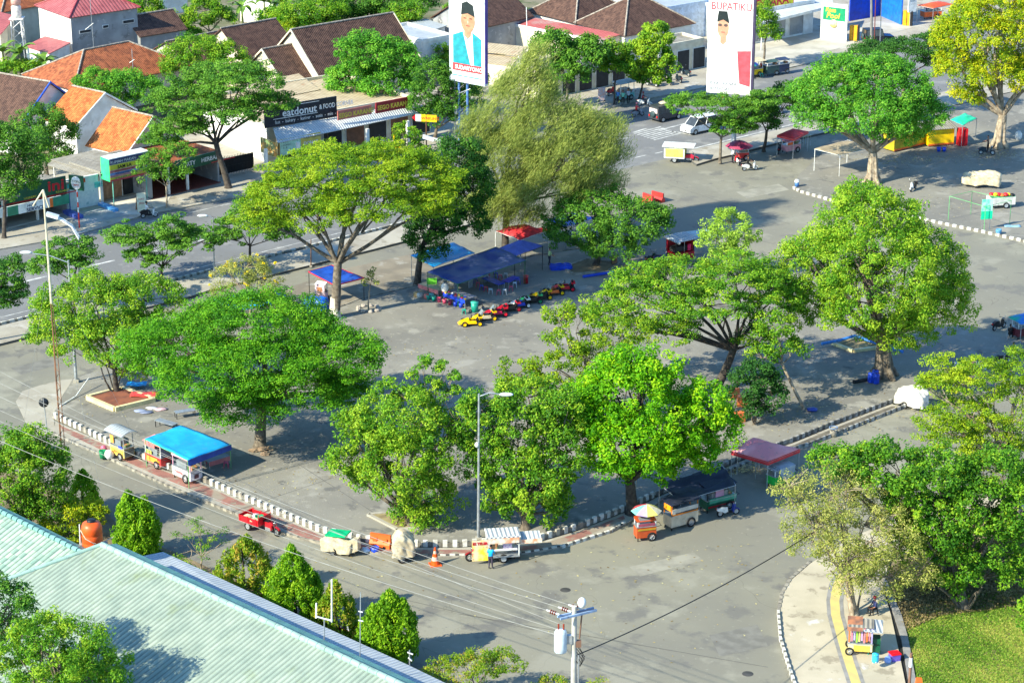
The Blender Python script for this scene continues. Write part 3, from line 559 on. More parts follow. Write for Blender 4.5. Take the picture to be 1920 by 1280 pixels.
tree('sparse yellowish tree behind the lime green tree', (1130, 805), [(1080, 620, 55, 45), (1150, 640, 60, 40), (1110, 690, 70, 45), (1050, 690, 60, 32), (970, 700, 50, 22), (1000, 730, 60, 26), (1190, 620, 40, 28), (1050, 600, 35, 25)],
     'olive', 'broad', ZP, .2, dens=.72, tuft=.5, n=34, bk=bark, under=-.5, twigs=60)
tree('ragged leafless sapling in a ring of stones', (691, 582), [(694, 530, 14, 10), (700, 512, 10, 8)], 'dry', 'broad', PT, .07, dens=1.4, tuft=.3, n=16, bk=barkp, twigs=12)
tree('pale dry shrub with yellow blossoms beside the kerb', (470, 590), [(440, 520, 42, 26), (490, 530, 38, 26), (460, 500, 42, 18), (505, 545, 20, 18), (420, 545, 22, 12)], 'dry', 'broad', 0, .14, dens=1.1, tuft=.5, n=34, l=.3, wd=.08, bk=barkp, twigs=60, fl=(22, leaf_mat('blossom', (.7, .5, .01), (.8, .6, .01), (.85, .68, .03), .2)))
# median trees
gm = 'small flat-crowned trees along the median'
tree('flat little median tree behind the leaning mast', (140, 590), [(110, 475, 45, 20), (145, 490, 38, 18), (85, 500, 35, 14), (150, 465, 30, 14)], 'deep', 'flat', .22, .12, dens=1.3, tuft=.6, n=44, group=gm, bk=barkd, tint=.2)
tree('flat little median tree at the left edge of the photo', (-25, 640), [(5, 520, 45, 25), (25, 550, 28, 16), (-10, 560, 45, 20), (20, 500, 25, 14)], 'deep', 'flat', .22, .14, dens=1.3, tuft=.6, n=46, group=gm, bk=barkd)
tree('open layered median tree in front of the white forecourt', (302, 528), [(240, 440, 48, 16), (300, 460, 50, 18), (365, 448, 45, 16), (320, 425, 40, 12), (260, 480, 30, 12), (290, 490, 24, 10), (400, 440, 24, 12)], 'deep', 'flat', .22, .13, dens=1.3, tuft=.58, n=42, group=gm, bk=barkd, tint=.22)
tree('layered median tree between the flowering shrub and the umbrella-shaped tree', (468, 498), [(450, 425, 45, 20), (500, 420, 45, 22), (470, 395, 40, 14), (530, 440, 30, 16), (425, 445, 30, 12)], 'deep', 'flat', .22, .13, dens=1.25, tuft=.58, n=42, group=gm, bk=barkd, tint=.25)
tree('layered tree on the far median in front of the right poster', (1350, 304), [(1300, 195, 42, 18), (1350, 200, 50, 22), (1395, 215, 40, 20), (1365, 235, 36, 12), (1270, 190, 20, 12), (1390, 240, 32, 12), (1430, 190, 30, 18)], 'deep', 'flat', .22, .15, dens=1.25, tuft=.62, n=46, group=gm, bk=bark, tint=.2)
tree('dim layered tree on the far median behind the red tent', (1432, 283), [(1420, 205, 40, 26), (1465, 190, 38, 26), (1440, 230, 30, 14), (1480, 175, 26, 20)], 'deep', 'flat', .22, .17, dens=1.2, tuft=.62, n=46, group=gm, bk=barkd, tint=.1)
# square trees
tree('big round light green tree with a fluted trunk on the square', (1636, 343), [(1570, 175, 80, 42), (1660, 160, 80, 45), (1725, 215, 50, 45), (1540, 220, 55, 35), (1630, 215, 100, 45, -2), (1580, 130, 50, 25, 2), (1650, 130, 50, 22), (1690, 245, 55, 28), (1530, 170, 38, 35)],
     'fresh', 'broad', .13, .5, dens=.9, tuft=.72, n=46, l=.4, wd=.18, fork=(1637, 285), bk=barkp, roots=5, tint=.0)
tree('tall tree full of yellow leaves with a thick fluted trunk at the right edge', (1873, 276), [(1840, 60, 75, 60), (1800, 120, 50, 60), (1870, 130, 70, 55), (1920, 50, 70, 70), (1930, 150, 60, 50), (1810, 180, 32, 28), (1780, 70, 38, 36), (1960, 100, 60, 60), (1880, 10, 80, 35)],
     'yellow', 'broad', .13, .55, tint=.1, dens=.85, tuft=.7, n=46, l=.4, wd=.18, fork=(1880, 215), bk=barkp, roots=6)
tree('dark flat tree half hidden behind the round light green tree', (1690, 222), [(1640, 100, 55, 18), (1700, 95, 48, 20), (1735, 80, 30, 16), (1745, 115, 26, 18)], 'dark', 'flat', .12, .25, dens=1.1, tuft=.7, n=44, tint=.25)
tree('green bushy tree in front of the yellow shop sign', (1432, 128), [(1425, 40, 32, 26), (1440, 62, 24, 18), (1440, 25, 20, 20)], 'mid', 'broad', .12, .15, dens=.9, tuft=.65, n=44, l=.4)
# trees along the shop side of the street
tree('tree at the left edge shading the green sign', (8, 446), [(-10, 270, 70, 40), (40, 310, 40, 35), (10, 340, 60, 35), (60, 270, 30, 25), (-10, 250, 30, 20)], 'deep', 'broad', .12, .2, dens=1.0, tuft=.65, n=46, bk=barkd, tint=.12)
tree('rounded dark tree behind the grey shop roof', (88, 330), [(75, 230, 48, 32), (110, 250, 35, 28), (60, 260, 40, 28), (95, 285, 38, 22)], 'deep', 'broad', .12, .2, dens=.95, tuft=.65, n=44, l=.4, tint=.1)
tree('tall open-crowned dark tree by the black gate', (428, 352), [(350, 190, 75, 32), (450, 160, 75, 36), (340, 240, 58, 24), (490, 200, 48, 24), (400, 150, 60, 26, 3), (300, 265, 38, 15), (420, 210, 70, 22, -2), (520, 195, 35, 16)],
     'deep', 'flat', .12, .32, dens=1.0, tuft=.72, n=46, l=.38, fork=(405, 268), bk=barkd, twigs=80, under=-.1, tint=.2)
tree('round green tree behind the open-crowned tree', (375, 195), [(370, 100, 62, 30), (420, 110, 45, 26), (340, 125, 38, 22)], 'mid', 'broad', .12, .2, dens=.9, tuft=.65, n=44, l=.42)
tree('bright green garden tree in front of the orange hipped roof', (215, 230), [(180, 155, 45, 22), (235, 160, 48, 28), (280, 175, 35, 28), (205, 185, 48, 22)], 'fresh', 'broad', .12, .16, dens=.9, tuft=.6, n=44, l=.4)
tree('slender street sapling in front of the herbal shop', (313, 390), [(295, 300, 32, 22), (335, 290, 30, 20), (275, 325, 24, 18), (310, 325, 26, 16), (345, 320, 18, 16)], 'deep', 'broad', .12, .09, dens=1.0, tuft=.48, n=34, bk=barkp, tint=.25)
tree('broad bright green tree beside the white utility pole', (708, 232), [(690, 100, 62, 36), (740, 115, 48, 38), (660, 145, 50, 30), (720, 155, 60, 32, -1), (640, 165, 32, 18), (765, 140, 26, 26)], 'fresh', 'broad', .12, .22, dens=.9, tuft=.68, n=48, l=.42, wd=.2)
tree('dark creeper-covered tree behind the left billboard', (815, 262), [(815, 150, 38, 40), (790, 190, 30, 40), (850, 190, 30, 36), (820, 215, 40, 28), (880, 190, 26, 30)], 'deep', 'broad', .12, .2, dens=1.0, tuft=.62, n=44, l=.4, tint=.08)
tree('small bushy tree in front of the red and yellow shop sign', (766, 300), [(765, 255, 24, 22), (775, 275, 20, 14), (750, 240, 12, 10)], 'mid', 'broad', .12, .1, dens=1.2, tuft=.45, n=34)
gs = 'round street trees in front of the long tiled house'
tree('dark round street tree left of the white-roofed handcart', (1062, 205), [(1040, 85, 45, 26), (1085, 110, 50, 34), (1110, 95, 30, 26), (1060, 135, 45, 24)], 'deep', 'broad', .12, .16, dens=1.0, tuft=.62, n=48, l=.42, wd=.24, group=gs, tint=.2)
tree('middle round street tree behind the white-roofed handcart', (1152, 196), [(1155, 95, 28, 20), (1165, 125, 28, 24), (1145, 120, 22, 18)], 'mid', 'broad', .12, .12, dens=1.0, tuft=.6, n=46, l=.42, wd=.24, group=gs, bk=barkd)
tree('yellow-topped round street tree right of the white-roofed handcart', (1199, 188), [(1232, 70, 32, 24), (1210, 100, 32, 28), (1240, 115, 32, 30), (1195, 130, 24, 20), (1220, 145, 34, 16)], 'mid', 'broad', .12, .13, dens=1.0, tuft=.6, n=48, l=.42, wd=.24, group=gs, bk=barkd, tint=.2)
# backdrop garden trees
tree('mid-green garden tree behind the brown tiled roofs', (620, 75), [(560, 22, 50, 16), (610, 15, 48, 22), (600, 40, 38, 10)], 'mid', 'broad', .12, .2, dens=.9, tuft=.75, n=44, l=.48)
tree('dark garden trees massed at the top of the photo', (690, 58), [(680, 8, 55, 20), (735, 5, 50, 22), (780, 0, 40, 20)], 'deep', 'broad', .12, .25, dens=.9, tuft=.8, n=44, l=.5, tint=.1)
tree('feathery green tree behind the white wall', (395, 80), [(385, 20, 35, 24), (365, 42, 28, 14), (415, 35, 28, 20)], 'mid', 'broad', .12, .18, dens=.9, tuft=.7, n=44, l=.48)
tree('bushy tree beside the pink-roofed house', (285, 85), [(280, 15, 28, 20), (305, 30, 22, 16), (262, 5, 20, 16)], 'mid', 'broad', .12, .16, dens=.9, tuft=.65, n=44, l=.45)
tree('garden tree filling the gap beyond the left billboard', (765, 85), [(745, 28, 22, 18), (775, 22, 26, 18)], 'mid', 'broad', .12, .16, dens=.9, tuft=.65, n=44, l=.45)
for i, (x, y, rx, ry, lf, lb) in enumerate(((30, 128, 45, 12, 'mid', 'low green shrubs under the water tower'), (95, 120, 30, 10, 'bright', 'bright low shrub beside the small pink lean-to'), (350, 62, 30, 12, 'mid', 'shrub between the low brown house and the feathery tree'), (540, 28, 60, 14, 'bright', 'bright shrubs behind the long white garden wall'), (880, 15, 40, 14, 'mid', 'shrubs beyond the left billboard'), (560, 50, 40, 10, 'olive', 'yellowish shrubs right behind the long brown ridge'), (700, 30, 70, 14, 'deep', 'deep green hedge below the garden trees at the top'), (885, 150, 26, 24, 'mid', 'shrub between the casuarina and the cream canopies'), (830, 110, 20, 26, 'mid', 'climbing plant beside the white outbuilding'))):
    tree(lb, (x, y + 25), [(x, y, rx, ry), (x + rx * .6, y + 6, rx * .6, ry * .8)], lf, 'broad', .12, .08, dens=1.2, tuft=.55, n=40, l=.42, cat='shrub', name='shrub')
for i, (x, y, h) in enumerate(((40, 150, 3.2), (85, 162, 2.8), (8, 140, 2.8), (455, 62, 3.4), (497, 60, 4.0), (530, 55, 3.2))):
    banana(['broad-leaved banana plant under the water tower', 'broad-leaved banana plant nearest the brown roof ridge', 'banana plant at the left edge of the photo', 'banana plant at the left end of the white wall', 'tall banana plant behind the white wall', 'banana plant at the right end of the white wall'][i], (x, y), h, group='banana plants in the gardens', ln=2.8)
# south-west
tree('dense dark tree in the lower left corner behind the rusty mast', (45, 1010), [(40, 870, 70, 60), (85, 910, 40, 50), (10, 930, 60, 50), (60, 830, 40, 28), (100, 945, 28, 30), (-20, 870, 50, 60), (70, 880, 60, 60), (30, 960, 50, 35)], 'mid', 'broad', .08, .35, dens=1.25, tuft=.55, n=50, l=.3, wd=.14)
cone_tree('small dark cypress beside the dense corner tree', (157, 962), (155, 885), 27)
cone_tree('pair of rounded cypresses by the orange water tank', (256, 1048), (243, 925), 46, lobes=[(240, 925, 36, 1035), (270, 938, 36, 1045)])
tree('croton shrubs with yellow leaves behind the orange tank', (140, 1010), [(150, 955, 42, 15), (100, 985, 34, 12), (165, 980, 30, 15), (185, 960, 20, 12), (125, 1005, 30, 10)], 'yellow', 'broad', .08, .08, dens=1.8, tuft=.4, n=32, l=.32, wd=.12, cat='shrub', name='shrub')
tree('light feathery young tree between the cypresses', (378, 1075), [(372, 985, 24, 16), (350, 1005, 28, 10), (400, 1000, 26, 10), (360, 1030, 34, 10), (405, 1025, 20, 8)], 'mid', 'flat', .08, .06, dens=.8, tuft=.42, n=28, l=.24, wd=.07, bk=barkp, twigs=40)
cone_tree('golden-tipped cypress left of the tall pointed one', (458, 1118), (460, 1008), 50, 'cypy')
cone_tree('tall pointed bright green cypress beside the metal roof', (555, 1178), (547, 1030), 52, lobes=[(545, 1028, 48, 1160), (572, 1062, 46, 1165)])
cone_tree('brownish thin cypress behind the roof antenna', (630, 1200), (628, 1095), 38, 'cypy')
cone_tree('broad golden-green cypress nearest the street corner', (728, 1245), (735, 1112), 58, 'cyp', lobes=[(730, 1112, 50, 1232), (755, 1130, 38, 1220), (700, 1140, 36, 1235)])
tree('low bush with orange leaf tips at the bottom of the photo', (890, 1330), [(880, 1260, 75, 26), (940, 1240, 45, 18), (830, 1275, 50, 22)], 'cypy', 'broad', .08, .14, dens=1.2, tuft=.42, n=44, l=.24, wd=.1, tint=-.05)
tree('small bush tip below the transformer pole', (1030, 1335), [(1035, 1285, 32, 14), (1120, 1285, 14, 8)], 'cypy', 'broad', .08, .07, dens=1.4, tuft=.4, n=40, l=.24, wd=.1)
tree('light green tree overhanging the teal roof at the bottom left', (110, 1490), [(110, 1220, 95, 60), (60, 1260, 90, 50), (180, 1250, 58, 50), (120, 1300, 120, 50), (70, 1190, 50, 30)], 'mid', 'broad', .08, .35, dens=1.15, tuft=.5, n=54, l=.3, wd=.11, droop=.6)
tree('darker tree at the left edge over the teal roof', (0, 1440), [(15, 1130, 55, 40), (0, 1180, 60, 45), (-30, 1120, 50, 50)], 'deep', 'broad', .08, .3, dens=1.15, tuft=.5, n=50, l=.3, wd=.12, tint=.1)
# south-east
tree('dusty half-dry tree with bare twigs over the pavement corner', (1601, 1152), [(1560, 920, 95, 50), (1620, 980, 110, 55), (1540, 1000, 75, 40), (1680, 1040, 90, 50), (1520, 940, 60, 38), (1590, 890, 60, 26, 1), (1640, 1080, 80, 32), (1710, 1085, 50, 30), (1480, 910, 35, 16), (1590, 1050, 70, 40, -2)],
     'dry', 'broad', .16, .26, dens=.85, tuft=.55, n=40, l=.26, wd=.1, bk=barkp, twigs=300, fork=(1590, 1085), shell=.4, stems=4, under=-.7)
tree('dense glossy green tree with thin stems beside the lawn', (1808, 1140), [(1680, 880, 75, 42), (1760, 900, 80, 55), (1840, 950, 80, 60), (1760, 980, 75, 60), (1700, 940, 60, 45), (1850, 1020, 70, 60), (1880, 890, 70, 45), (1620, 860, 45, 22), (1800, 1050, 60, 45), (1560, 865, 50, 22), (1900, 960, 50, 60), (1900, 1060, 40, 40), (1780, 1090, 40, 25), (1720, 1010, 45, 40)],
     'mid', 'broad', .05, .3, dens=1.1, tuft=.58, n=48, l=.32, wd=.17, stems=7, under=-.7, tint=-.14)
tree('feathery yellow-green tree at the right edge with pale branches', (1905, 975), [(1830, 710, 70, 36), (1900, 760, 80, 42), (1800, 770, 60, 28), (1850, 820, 75, 32), (1760, 800, 45, 18), (1770, 690, 40, 22), (1930, 690, 55, 40), (1910, 860, 60, 36), (1860, 880, 60, 30), (1790, 815, 60, 26), (1740, 720, 30, 14), (1800, 840, 45, 18)],
     'olive', 'flat', .05, .3, dens=1.1, tuft=.62, n=44, l=.28, wd=.12, bk=barkp, twigs=90, tint=.05, fork=(1895, 850))
tree('leafy bush poking in at the right edge above the lawn', (1945, 1215), [(1925, 1135, 22, 16), (1945, 1165, 30, 22)], 'mid', 'broad', .05, .06, dens=1.4, tuft=.4, n=36)
tree('flowering shrubs under the right-edge tree', (1790, 735), [(1770, 715, 40, 10), (1820, 705, 30, 8)], 'yellow', 'broad', ZP, .05, dens=1.4, tuft=.35, n=26, cat='shrub', name='shrub')
# ---------------------------------------------------------------- buildings
t_or = tile_mat('orange_tiles', c_(214, 132, 74), c_(150, 74, 40), .24, .3, stain=(c_(120, 62, 40), 1.2, .6))
t_or2 = tile_mat('old_orange_tiles', c_(196, 116, 76), c_(120, 66, 46), .24, .3, stain=(c_(104, 64, 50), .9, .55))
t_br = tile_mat('brown_tiles', c_(112, 84, 72), c_(66, 48, 44), .24, .3, stain=(c_(140, 96, 72), 1.6, .66))
t_pk = tile_mat('pink_roof_sheets', c_(182, 104, 106), c_(152, 82, 86), .45, .6, stain=(c_(176, 92, 92), .6, .6), depth=.04, rough=.6)
t_gy = tile_mat('grey_corrugated', c_(186, 182, 172), c_(132, 126, 116), .28, 4, 'corr', stain=(c_(110, 98, 84), .9, .58), depth=.05)
t_cr = tile_mat('cream_sheets', c_(214, 198, 168), c_(170, 152, 124), .4, 4, 'corr', stain=(c_(170, 110, 76), .5, .62), depth=.03)
t_wh = tile_mat('white_sheets', c_(226, 228, 228), c_(190, 194, 198), .3, 4, 'corr', stain=(c_(160, 156, 150), .8, .66), depth=.05)
t_sil = tile_mat('silver_sheets', c_(196, 202, 208), c_(162, 170, 178), .3, 4, 'corr', stain=(c_(146, 150, 152), .5, .62), depth=.06, rough=.5)
t_gn = tile_mat('pale_green_sheets', c_(178, 190, 172), c_(134, 150, 138), .36, 1.1, 'corr', stain=(c_(136, 150, 118), .3, .58), depth=.08, rough=.55)
t_gn2 = tile_mat('teal_pantiles', c_(166, 184, 166), c_(110, 142, 130), .42, .46, stain=(c_(150, 180, 168), .6, .6), depth=.12, rough=.55)
wht = mat('white_plaster', (.80, .79, .76), .8, c2=(.66, .64, .60), scale=.9, patch=[((.5, .48, .44), .8, .68)])
crm = mat('cream_plaster', (.72, .66, .52), .8, c2=(.58, .52, .40), scale=.9)
gry = mat('grey_render', (.34, .345, .35), .85, c2=(.25, .255, .26), scale=.5, patch=[((.15, .15, .15), .6, .62), ((.44, .43, .42), 1.2, .64)])
drk = mat('dark_interior', (.035, .035, .038), .8); brn = mat('brown_shutter', (.22, .10, .06), .7, scale=2)
glass = mat('window_glass', (.05, .06, .07), .15, spec=.6); blk = paint('black_paint', 28, 28, 32)
stl = mat('galvanised_steel', (.46, .49, .52), .45, metal=.6, scale=3); whp = paint('white_paint', 232, 232, 230); grn = paint('green_sign', 14, 84, 58)
redf = mat('red_floor_tiles', (.20, .055, .04), .5, scale=2); wood = mat('wood', (.36, .2, .11), .7, c2=(.24, .13, .07), scale=3)
def house(name, label, A, Bp, ze, W, zr=None, kind='hip', roof=None, wall=None, over=.5, cat='house', left=None, wins=(), barge=None, ridge=None, body=True, z=.1, group=None, rot=0):
    a, c = G(*A, ze), G(*Bp, ze); L = (c - a).length; rz = ang(a, c)
    root = thing(name, label, cat, (a.x, a.y, z), rz, group); root['L'] = L; h = ze - z; t = (zr or ze) - z; o = over; wall = wall or wht
    b = MB(); ry = []
    if kind == 'hip':
        k = min(W, L) / 2; r1, r2 = (k, W / 2), (L - k, W / 2)
        if W > L: r1, r2 = (L / 2, k), (L / 2, W - k)
        P = [Vector((0, 0, h)), Vector((L, 0, h)), Vector((L, W, h)), Vector((0, W, h))]; p, q = Vector((*r1, t)), Vector((*r2, t))
        if L >= W: fs = [(P[0], P[1], q, p), (P[2], P[3], p, q), (P[3], P[0], p), (P[1], P[2], q)]
        else: fs = [(P[0], P[1], p), (P[1], P[2], q, p), (P[2], P[3], q), (P[3], P[0], p, q)]
        for f in fs: b.plate(f, .1)
        ends = [(P[0], p), (P[3], p if L >= W else q), (P[1], q if L >= W else p), (P[2], q)]; ry = [(p, q)] + ends
    elif kind == 'gable_x':
        p, q = Vector((0, W / 2, t)), Vector((L, W / 2, t))
        b.plate([(0, 0, h), (L, 0, h), q, p], .12); b.plate([p, q, (L, W, h), (0, W, h)], .12); ry = [(p, q)]
    elif kind == 'gable_y':
        p, q = Vector((L / 2, 0, t)), Vector((L / 2, W, t))
        b.plate([(0, 0, h), p, q, (0, W, h)], .12); b.plate([p, (L, 0, h), (L, W, h), q], .12); ry = [(p, q)]
    elif kind == 'shed': b.plate([(0, 0, h), (L, 0, h), (L, W, t), (0, W, t)], .08)
    else:
        b.box((L / 2, W / 2, h - .1), (L - .3, W - .3, .2))
    if roof is not None: b.build('roof', [roof], root)
    if ry:
        rb = MB()
        for p, q in ry: rb.tube([p + Vector((0, 0, .04)), q + Vector((0, 0, .04))], .11, 6)
        rb.build('ridge_tiles', [ridge or mat('ridge_mortar', (.42, .36, .3), .9, c2=(.22, .19, .16), scale=4)], root)
    if body:
        w_ = MB(); x0, x1, y0, y1 = o, L - o, o, W - o; hw = h - (.12 if kind != 'flat' else 0)
        if kind == 'shed': hw = h
        w_.add([(x0, y0, -.2), (x1, y0, -.2), (x1, y1, -.2), (x0, y1, -.2), (x0, y0, hw), (x1, y0, hw), (x1, y1, hw), (x0, y1, hw)], [(0, 1, 5, 4), (1, 2, 6, 5), (2, 3, 7, 6)], 0)
        w_.add([(x0, y0, -.2), (x0, y1, -.2), (x0, y0, hw), (x0, y1, hw)], [(1, 0, 2, 3)], 1 if left else 0)
        tt = t - .14 - (t - h) * o / (W / 2 if kind == 'gable_x' else L / 2) * 0
        if kind == 'gable_x':
            for x in (x0, x1): w_.add([(x, y0, hw), (x, y1, hw), (x, W / 2, tt)], [(0, 1, 2)] if x == x1 else [(1, 0, 2)], 1 if (left and x == x0) else 0)
        if kind == 'gable_y':
            for y in (y0, y1): w_.add([(x0, y, hw), (x1, y, hw), (L / 2, y, tt)], [(0, 1, 2)] if y == y0 else [(1, 0, 2)], 0)
        if kind == 'flat':
            for q in (((x0 + x1) / 2, y0, x1 - x0 + .2, .2), ((x0 + x1) / 2, y1, x1 - x0 + .2, .2), (x0, (y0 + y1) / 2, .2, y1 - y0 - .2), (x1, (y0 + y1) / 2, .2, y1 - y0 - .2)):
                w_.box((q[0], q[1], h + .12), (q[2], q[3], .44), 0)
        w_.build('wall', [wall, left or wall], root)
    if barge:
        s = .12
        if kind == 'gable_x': E = [((-.02, 0, h), (-.02, W / 2, t)), ((-.02, W / 2, t), (-.02, W, h)), ((L + .02, 0, h), (L + .02, W / 2, t)), ((L + .02, W / 2, t), (L + .02, W, h))]
        else: E = [((0, -.02, h), (L / 2, -.02, t)), ((L / 2, -.02, t), (L, -.02, h))]
        for p, q in E:
            p, q = Vector(p), Vector(q); d = (q - p).normalized(); n = Vector((.06, 0, 0)) if kind == 'gable_x' else Vector((0, .06, 0)); u = Vector((0, 0, .14))
            bb = MB(); bb.hexa([p - n - u, q - n - u, q + n - u, p + n - u, p - n + u * .6, q - n + u * .6, q + n + u * .6, p + n + u * .6]); bb.build('bargeboard', [barge], root)
    for wq in wins:                          # (face, along, height, width, tall[, kind])
        f, u, zz, ww, hh = wq[:5]; mt = wq[5] if len(wq) > 5 else glass; nm = wq[6] if len(wq) > 6 else 'window'
        fb, pb = MB(), MB(); fr = .07
        if f == 'front': fb.box((u, o - .02, zz), (ww + 2 * fr, .12, hh + 2 * fr)); pb.box((u, o - .05, zz), (ww, .1, hh))
        else: fb.box((o - .02, u, zz), (.12, ww + 2 * fr, hh + 2 * fr)); pb.box((o - .05, u, zz), (.1, ww, hh))
        fo = fb.build(nm, [wht if nm != 'vent' else gry], root); pb.build('pane' if nm != 'door' else 'leaf', [mt], fo)
    return root
def shedpoly(name, label, pts, roof, wall=None, cat='lean-to', th=.08, posts=0, fascia=None, z=.12, inset=.25, group=None, zref=None):
    W = [G(*p) for p in pts]; c = sum(W, Vector()) / len(W); root = thing(name, label, cat, (c.x, c.y, z), 0, group); o = Vector((c.x, c.y, z))
    L = [p - o for p in W]; MB().plate(L, th).build('roof', [roof], root)
    if wall:
        f = [(p.x * (1 - inset / max(.5, p.xy.length)), p.y * (1 - inset / max(.5, p.xy.length))) for p in L]; zt = min(p.z for p in L) - th - .02
        n = len(f); b = MB(); b.prism(f, -.2, zt)
        for i in range(n):                   # fill between wall head and the sloping sheet
            j = (i + 1) % n; b.add([(*f[i], zt), (*f[j], zt), (*f[j], L[j].z - th - .03), (*f[i], L[i].z - th - .03)], [(0, 1, 2, 3)])
        b.build('wall', [wall], root)
    if posts:
        for p in L: MB().tube([(p.x * .94, p.y * .94, -.1), (p.x * .94, p.y * .94, p.z - th)], .06, 6).build('post', [whp], root)
    if fascia:
        b = MB(); p, q = L[fascia[0]], L[fascia[1]]; d = (q - p).normalized(); n = Vector((d.y, -d.x, 0)).normalized() * .05
        b.hexa([p - n + Vector((0, 0, -.3)), q - n + Vector((0, 0, -.3)), q + n + Vector((0, 0, -.3)), p + n + Vector((0, 0, -.3)), p - n + Vector((0, 0, .05)), q - n + Vector((0, 0, .05)), q + n + Vector((0, 0, .05)), p + n + Vector((0, 0, .05))]); b.build('fascia', [fascia[2]], root)
    return root
def freewall(name, label, p, q, h, m, th=.18, z=.12, cat='wall', group=None, y0=0):
    a, c = G(*p, z), G(*q, z); L = (c - a).length; root = thing(name, label, cat, a, ang(a, c), group); root['L'] = L
    MB().box((L / 2, 0, y0 + h / 2), (L, th, h)).build('panel', [m], root); MB().box((L / 2, 0, y0 + h + .04), (L + .04, th + .08, .08)).build('coping', [wht], root); return root
def sign(name, label, p, q, z, h, bm, lines, depth=.15, cat='shop sign', frame=None, extra=None, posts=None):
    """p,q: lower corners in the photo at height z; lines: (text, size, x, z, material, kwargs)"""
    a, c = G(*p, z), G(*q, z); L = (c - a).length; root = thing(name, label, cat, a, ang(a, c)); root['L'] = L
    MB().box((L / 2, depth / 2, h / 2), (L, depth, h)).build('board', [bm], root)
    if frame:
        b = MB()
        for cx, cz, sx, sz in ((L / 2, -.03, L + .12, .06), (L / 2, h + .03, L + .12, .06), (-.03, h / 2, .06, h), (L + .03, h / 2, .06, h)): b.box((cx, depth / 2 - .02, cz), (sx, depth + .04, sz))
        b.build('frame', [frame], root)
    for tx, s, x, zz, m, kw_ in lines: text(tx, s, m, root, (x, -.004, zz), **kw_)
    for k, (x0, z0_, ww, hh, m) in enumerate(extra or ()): MB().box((x0 + ww / 2, -.006 - .001 * k, z0_ + hh / 2), (ww, .012, hh)).build('stripe', [m], root)
    for x in posts or (): MB().tube([(x, depth / 2, -z), (x, depth / 2, 0)], .05, 6).build('post', [stl], root)
    return root
# top left
house('house', 'two-storey grey rendered house with a pinkish red sheet roof', (130, 34), (264, 14), 7, 9, 9.4, 'hip', t_pk, gry, over=.35, left=wht, ridge=paint('ridge_red', 150, 60, 68),
      wins=[('front', 2.2, 4.9, 1.5, .3, drk), ('front', 5.0, 5.1, .7, .3, drk), ('front', 8.2, 5.3, 1.5, .35, drk)])
shedpoly('lean_to', 'small pink-roofed lean-to below the white side wall of the grey house', [(46, 87, 3.0), (84, 68, 3.4), (133, 80, 4.1), (92, 101, 3.5)], t_pk, wht)
house('house', 'pale cream house in the top left corner behind the water tower', (2, 24), (100, 6), 5, 9, 7.2, 'hip', t_or2, crm, over=.4)
shedpoly('shed', 'dark pink shed roof at the left edge', [(-70, 5, 5.2), (30, 30, 5.2), (2, 64, 4.2), (-90, 60, 4.2)], t_pk, crm)
house('house', 'wide house with an old orange hipped tile roof', (138, 170), (362, 124), 3.7, 10.5, 6.6, 'hip', t_or2, wht, over=.6)
house('house', 'brown-roofed house whose white gable has blue bargeboards', (30, 248), (166, 205), 2.8, 15, 7.1, 'gable_y', t_br, wht, over=.25, barge=paint('blue_trim', 36, 92, 200))
house('house', 'smaller bright orange gabled house behind the front one', (142, 238), (257, 206), 3.5, 5.2, 6.3, 'gable_y', t_or, wht, over=.2, barge=wht)
house('house', 'bright orange gabled house directly behind the grey shop roof', (236, 292), (344, 261), 3.2, 6.2, 6.5, 'gable_y', t_or, wht, over=.15, barge=wht)
house('house', 'low brown-roofed house beside the pink-roofed one', (262, 70), (352, 55), 3.6, 6.5, 5.6, 'gable_x', t_br, gry, over=.2)
# brown roofs
house('house', 'long dark brown tiled house with the big gable behind the donut shop', (600, 149), (792, 114), 3.5, 11.5, 8.3, 'gable_x', t_br, crm, over=.3, barge=crm, left=crm)
house('house', 'small brown-roofed front wing with a cream gable', (530, 154), (598, 141), 3.4, 8, 6.5, 'gable_x', t_br, crm, over=.25, barge=crm, left=crm)
house('house', 'dark brown tiled house left of the big gabled one', (462, 120), (566, 100), 3.5, 10, 6.9, 'gable_x', t_br, crm, over=.25)
house('house', 'brown tiled roof half hidden behind the dark open tree', (350, 120), (455, 98), 3.4, 8, 5.4, 'gable_x', t_br, crm, over=.25)
freewall('garden_wall', 'long white garden wall in front of the banana plants', (452, 40), (606, 66), 3.0, wht, z=.12, cat='wall')
freewall('garden_wall', 'short bright white wall beyond the pink-roofed house', (300, 30), (352, 22), 3, wht)
house('house', 'white flat-roofed outbuilding left of the left billboard', (792, 80), (850, 69), 4, 9, None, 'flat', t_sil, wht, over=.1, wins=[('left', 2, 1.9, 1.2, 2.2, paint('teal_door', 40, 150, 130), 'door')])
shedpoly('lean_to', 'pale blue-grey sheet roof beside the white outbuilding', [(745, 48, 3.4), (800, 36, 3.6), (838, 48, 3.6), (785, 66, 3.2)], t_sil, wht)
house('house', 'brown tiled hipped house at the top centre', (1079, 45), (1190, 24), 3.6, 9.5, 7, 'hip', t_br, wht, over=.4)
house('house', 'brown tiled hipped house with a white side wall near the right billboard', (1171, 69), (1305, 44), 3.6, 9.8, 7, 'hip', t_br, wht, over=.4)
house('house', 'low brown tiled roof behind the carport right of the left billboard', (900, 54), (1002, 31), 3.9, 9, 6.6, 'gable_x', t_br, gry, over=.3)
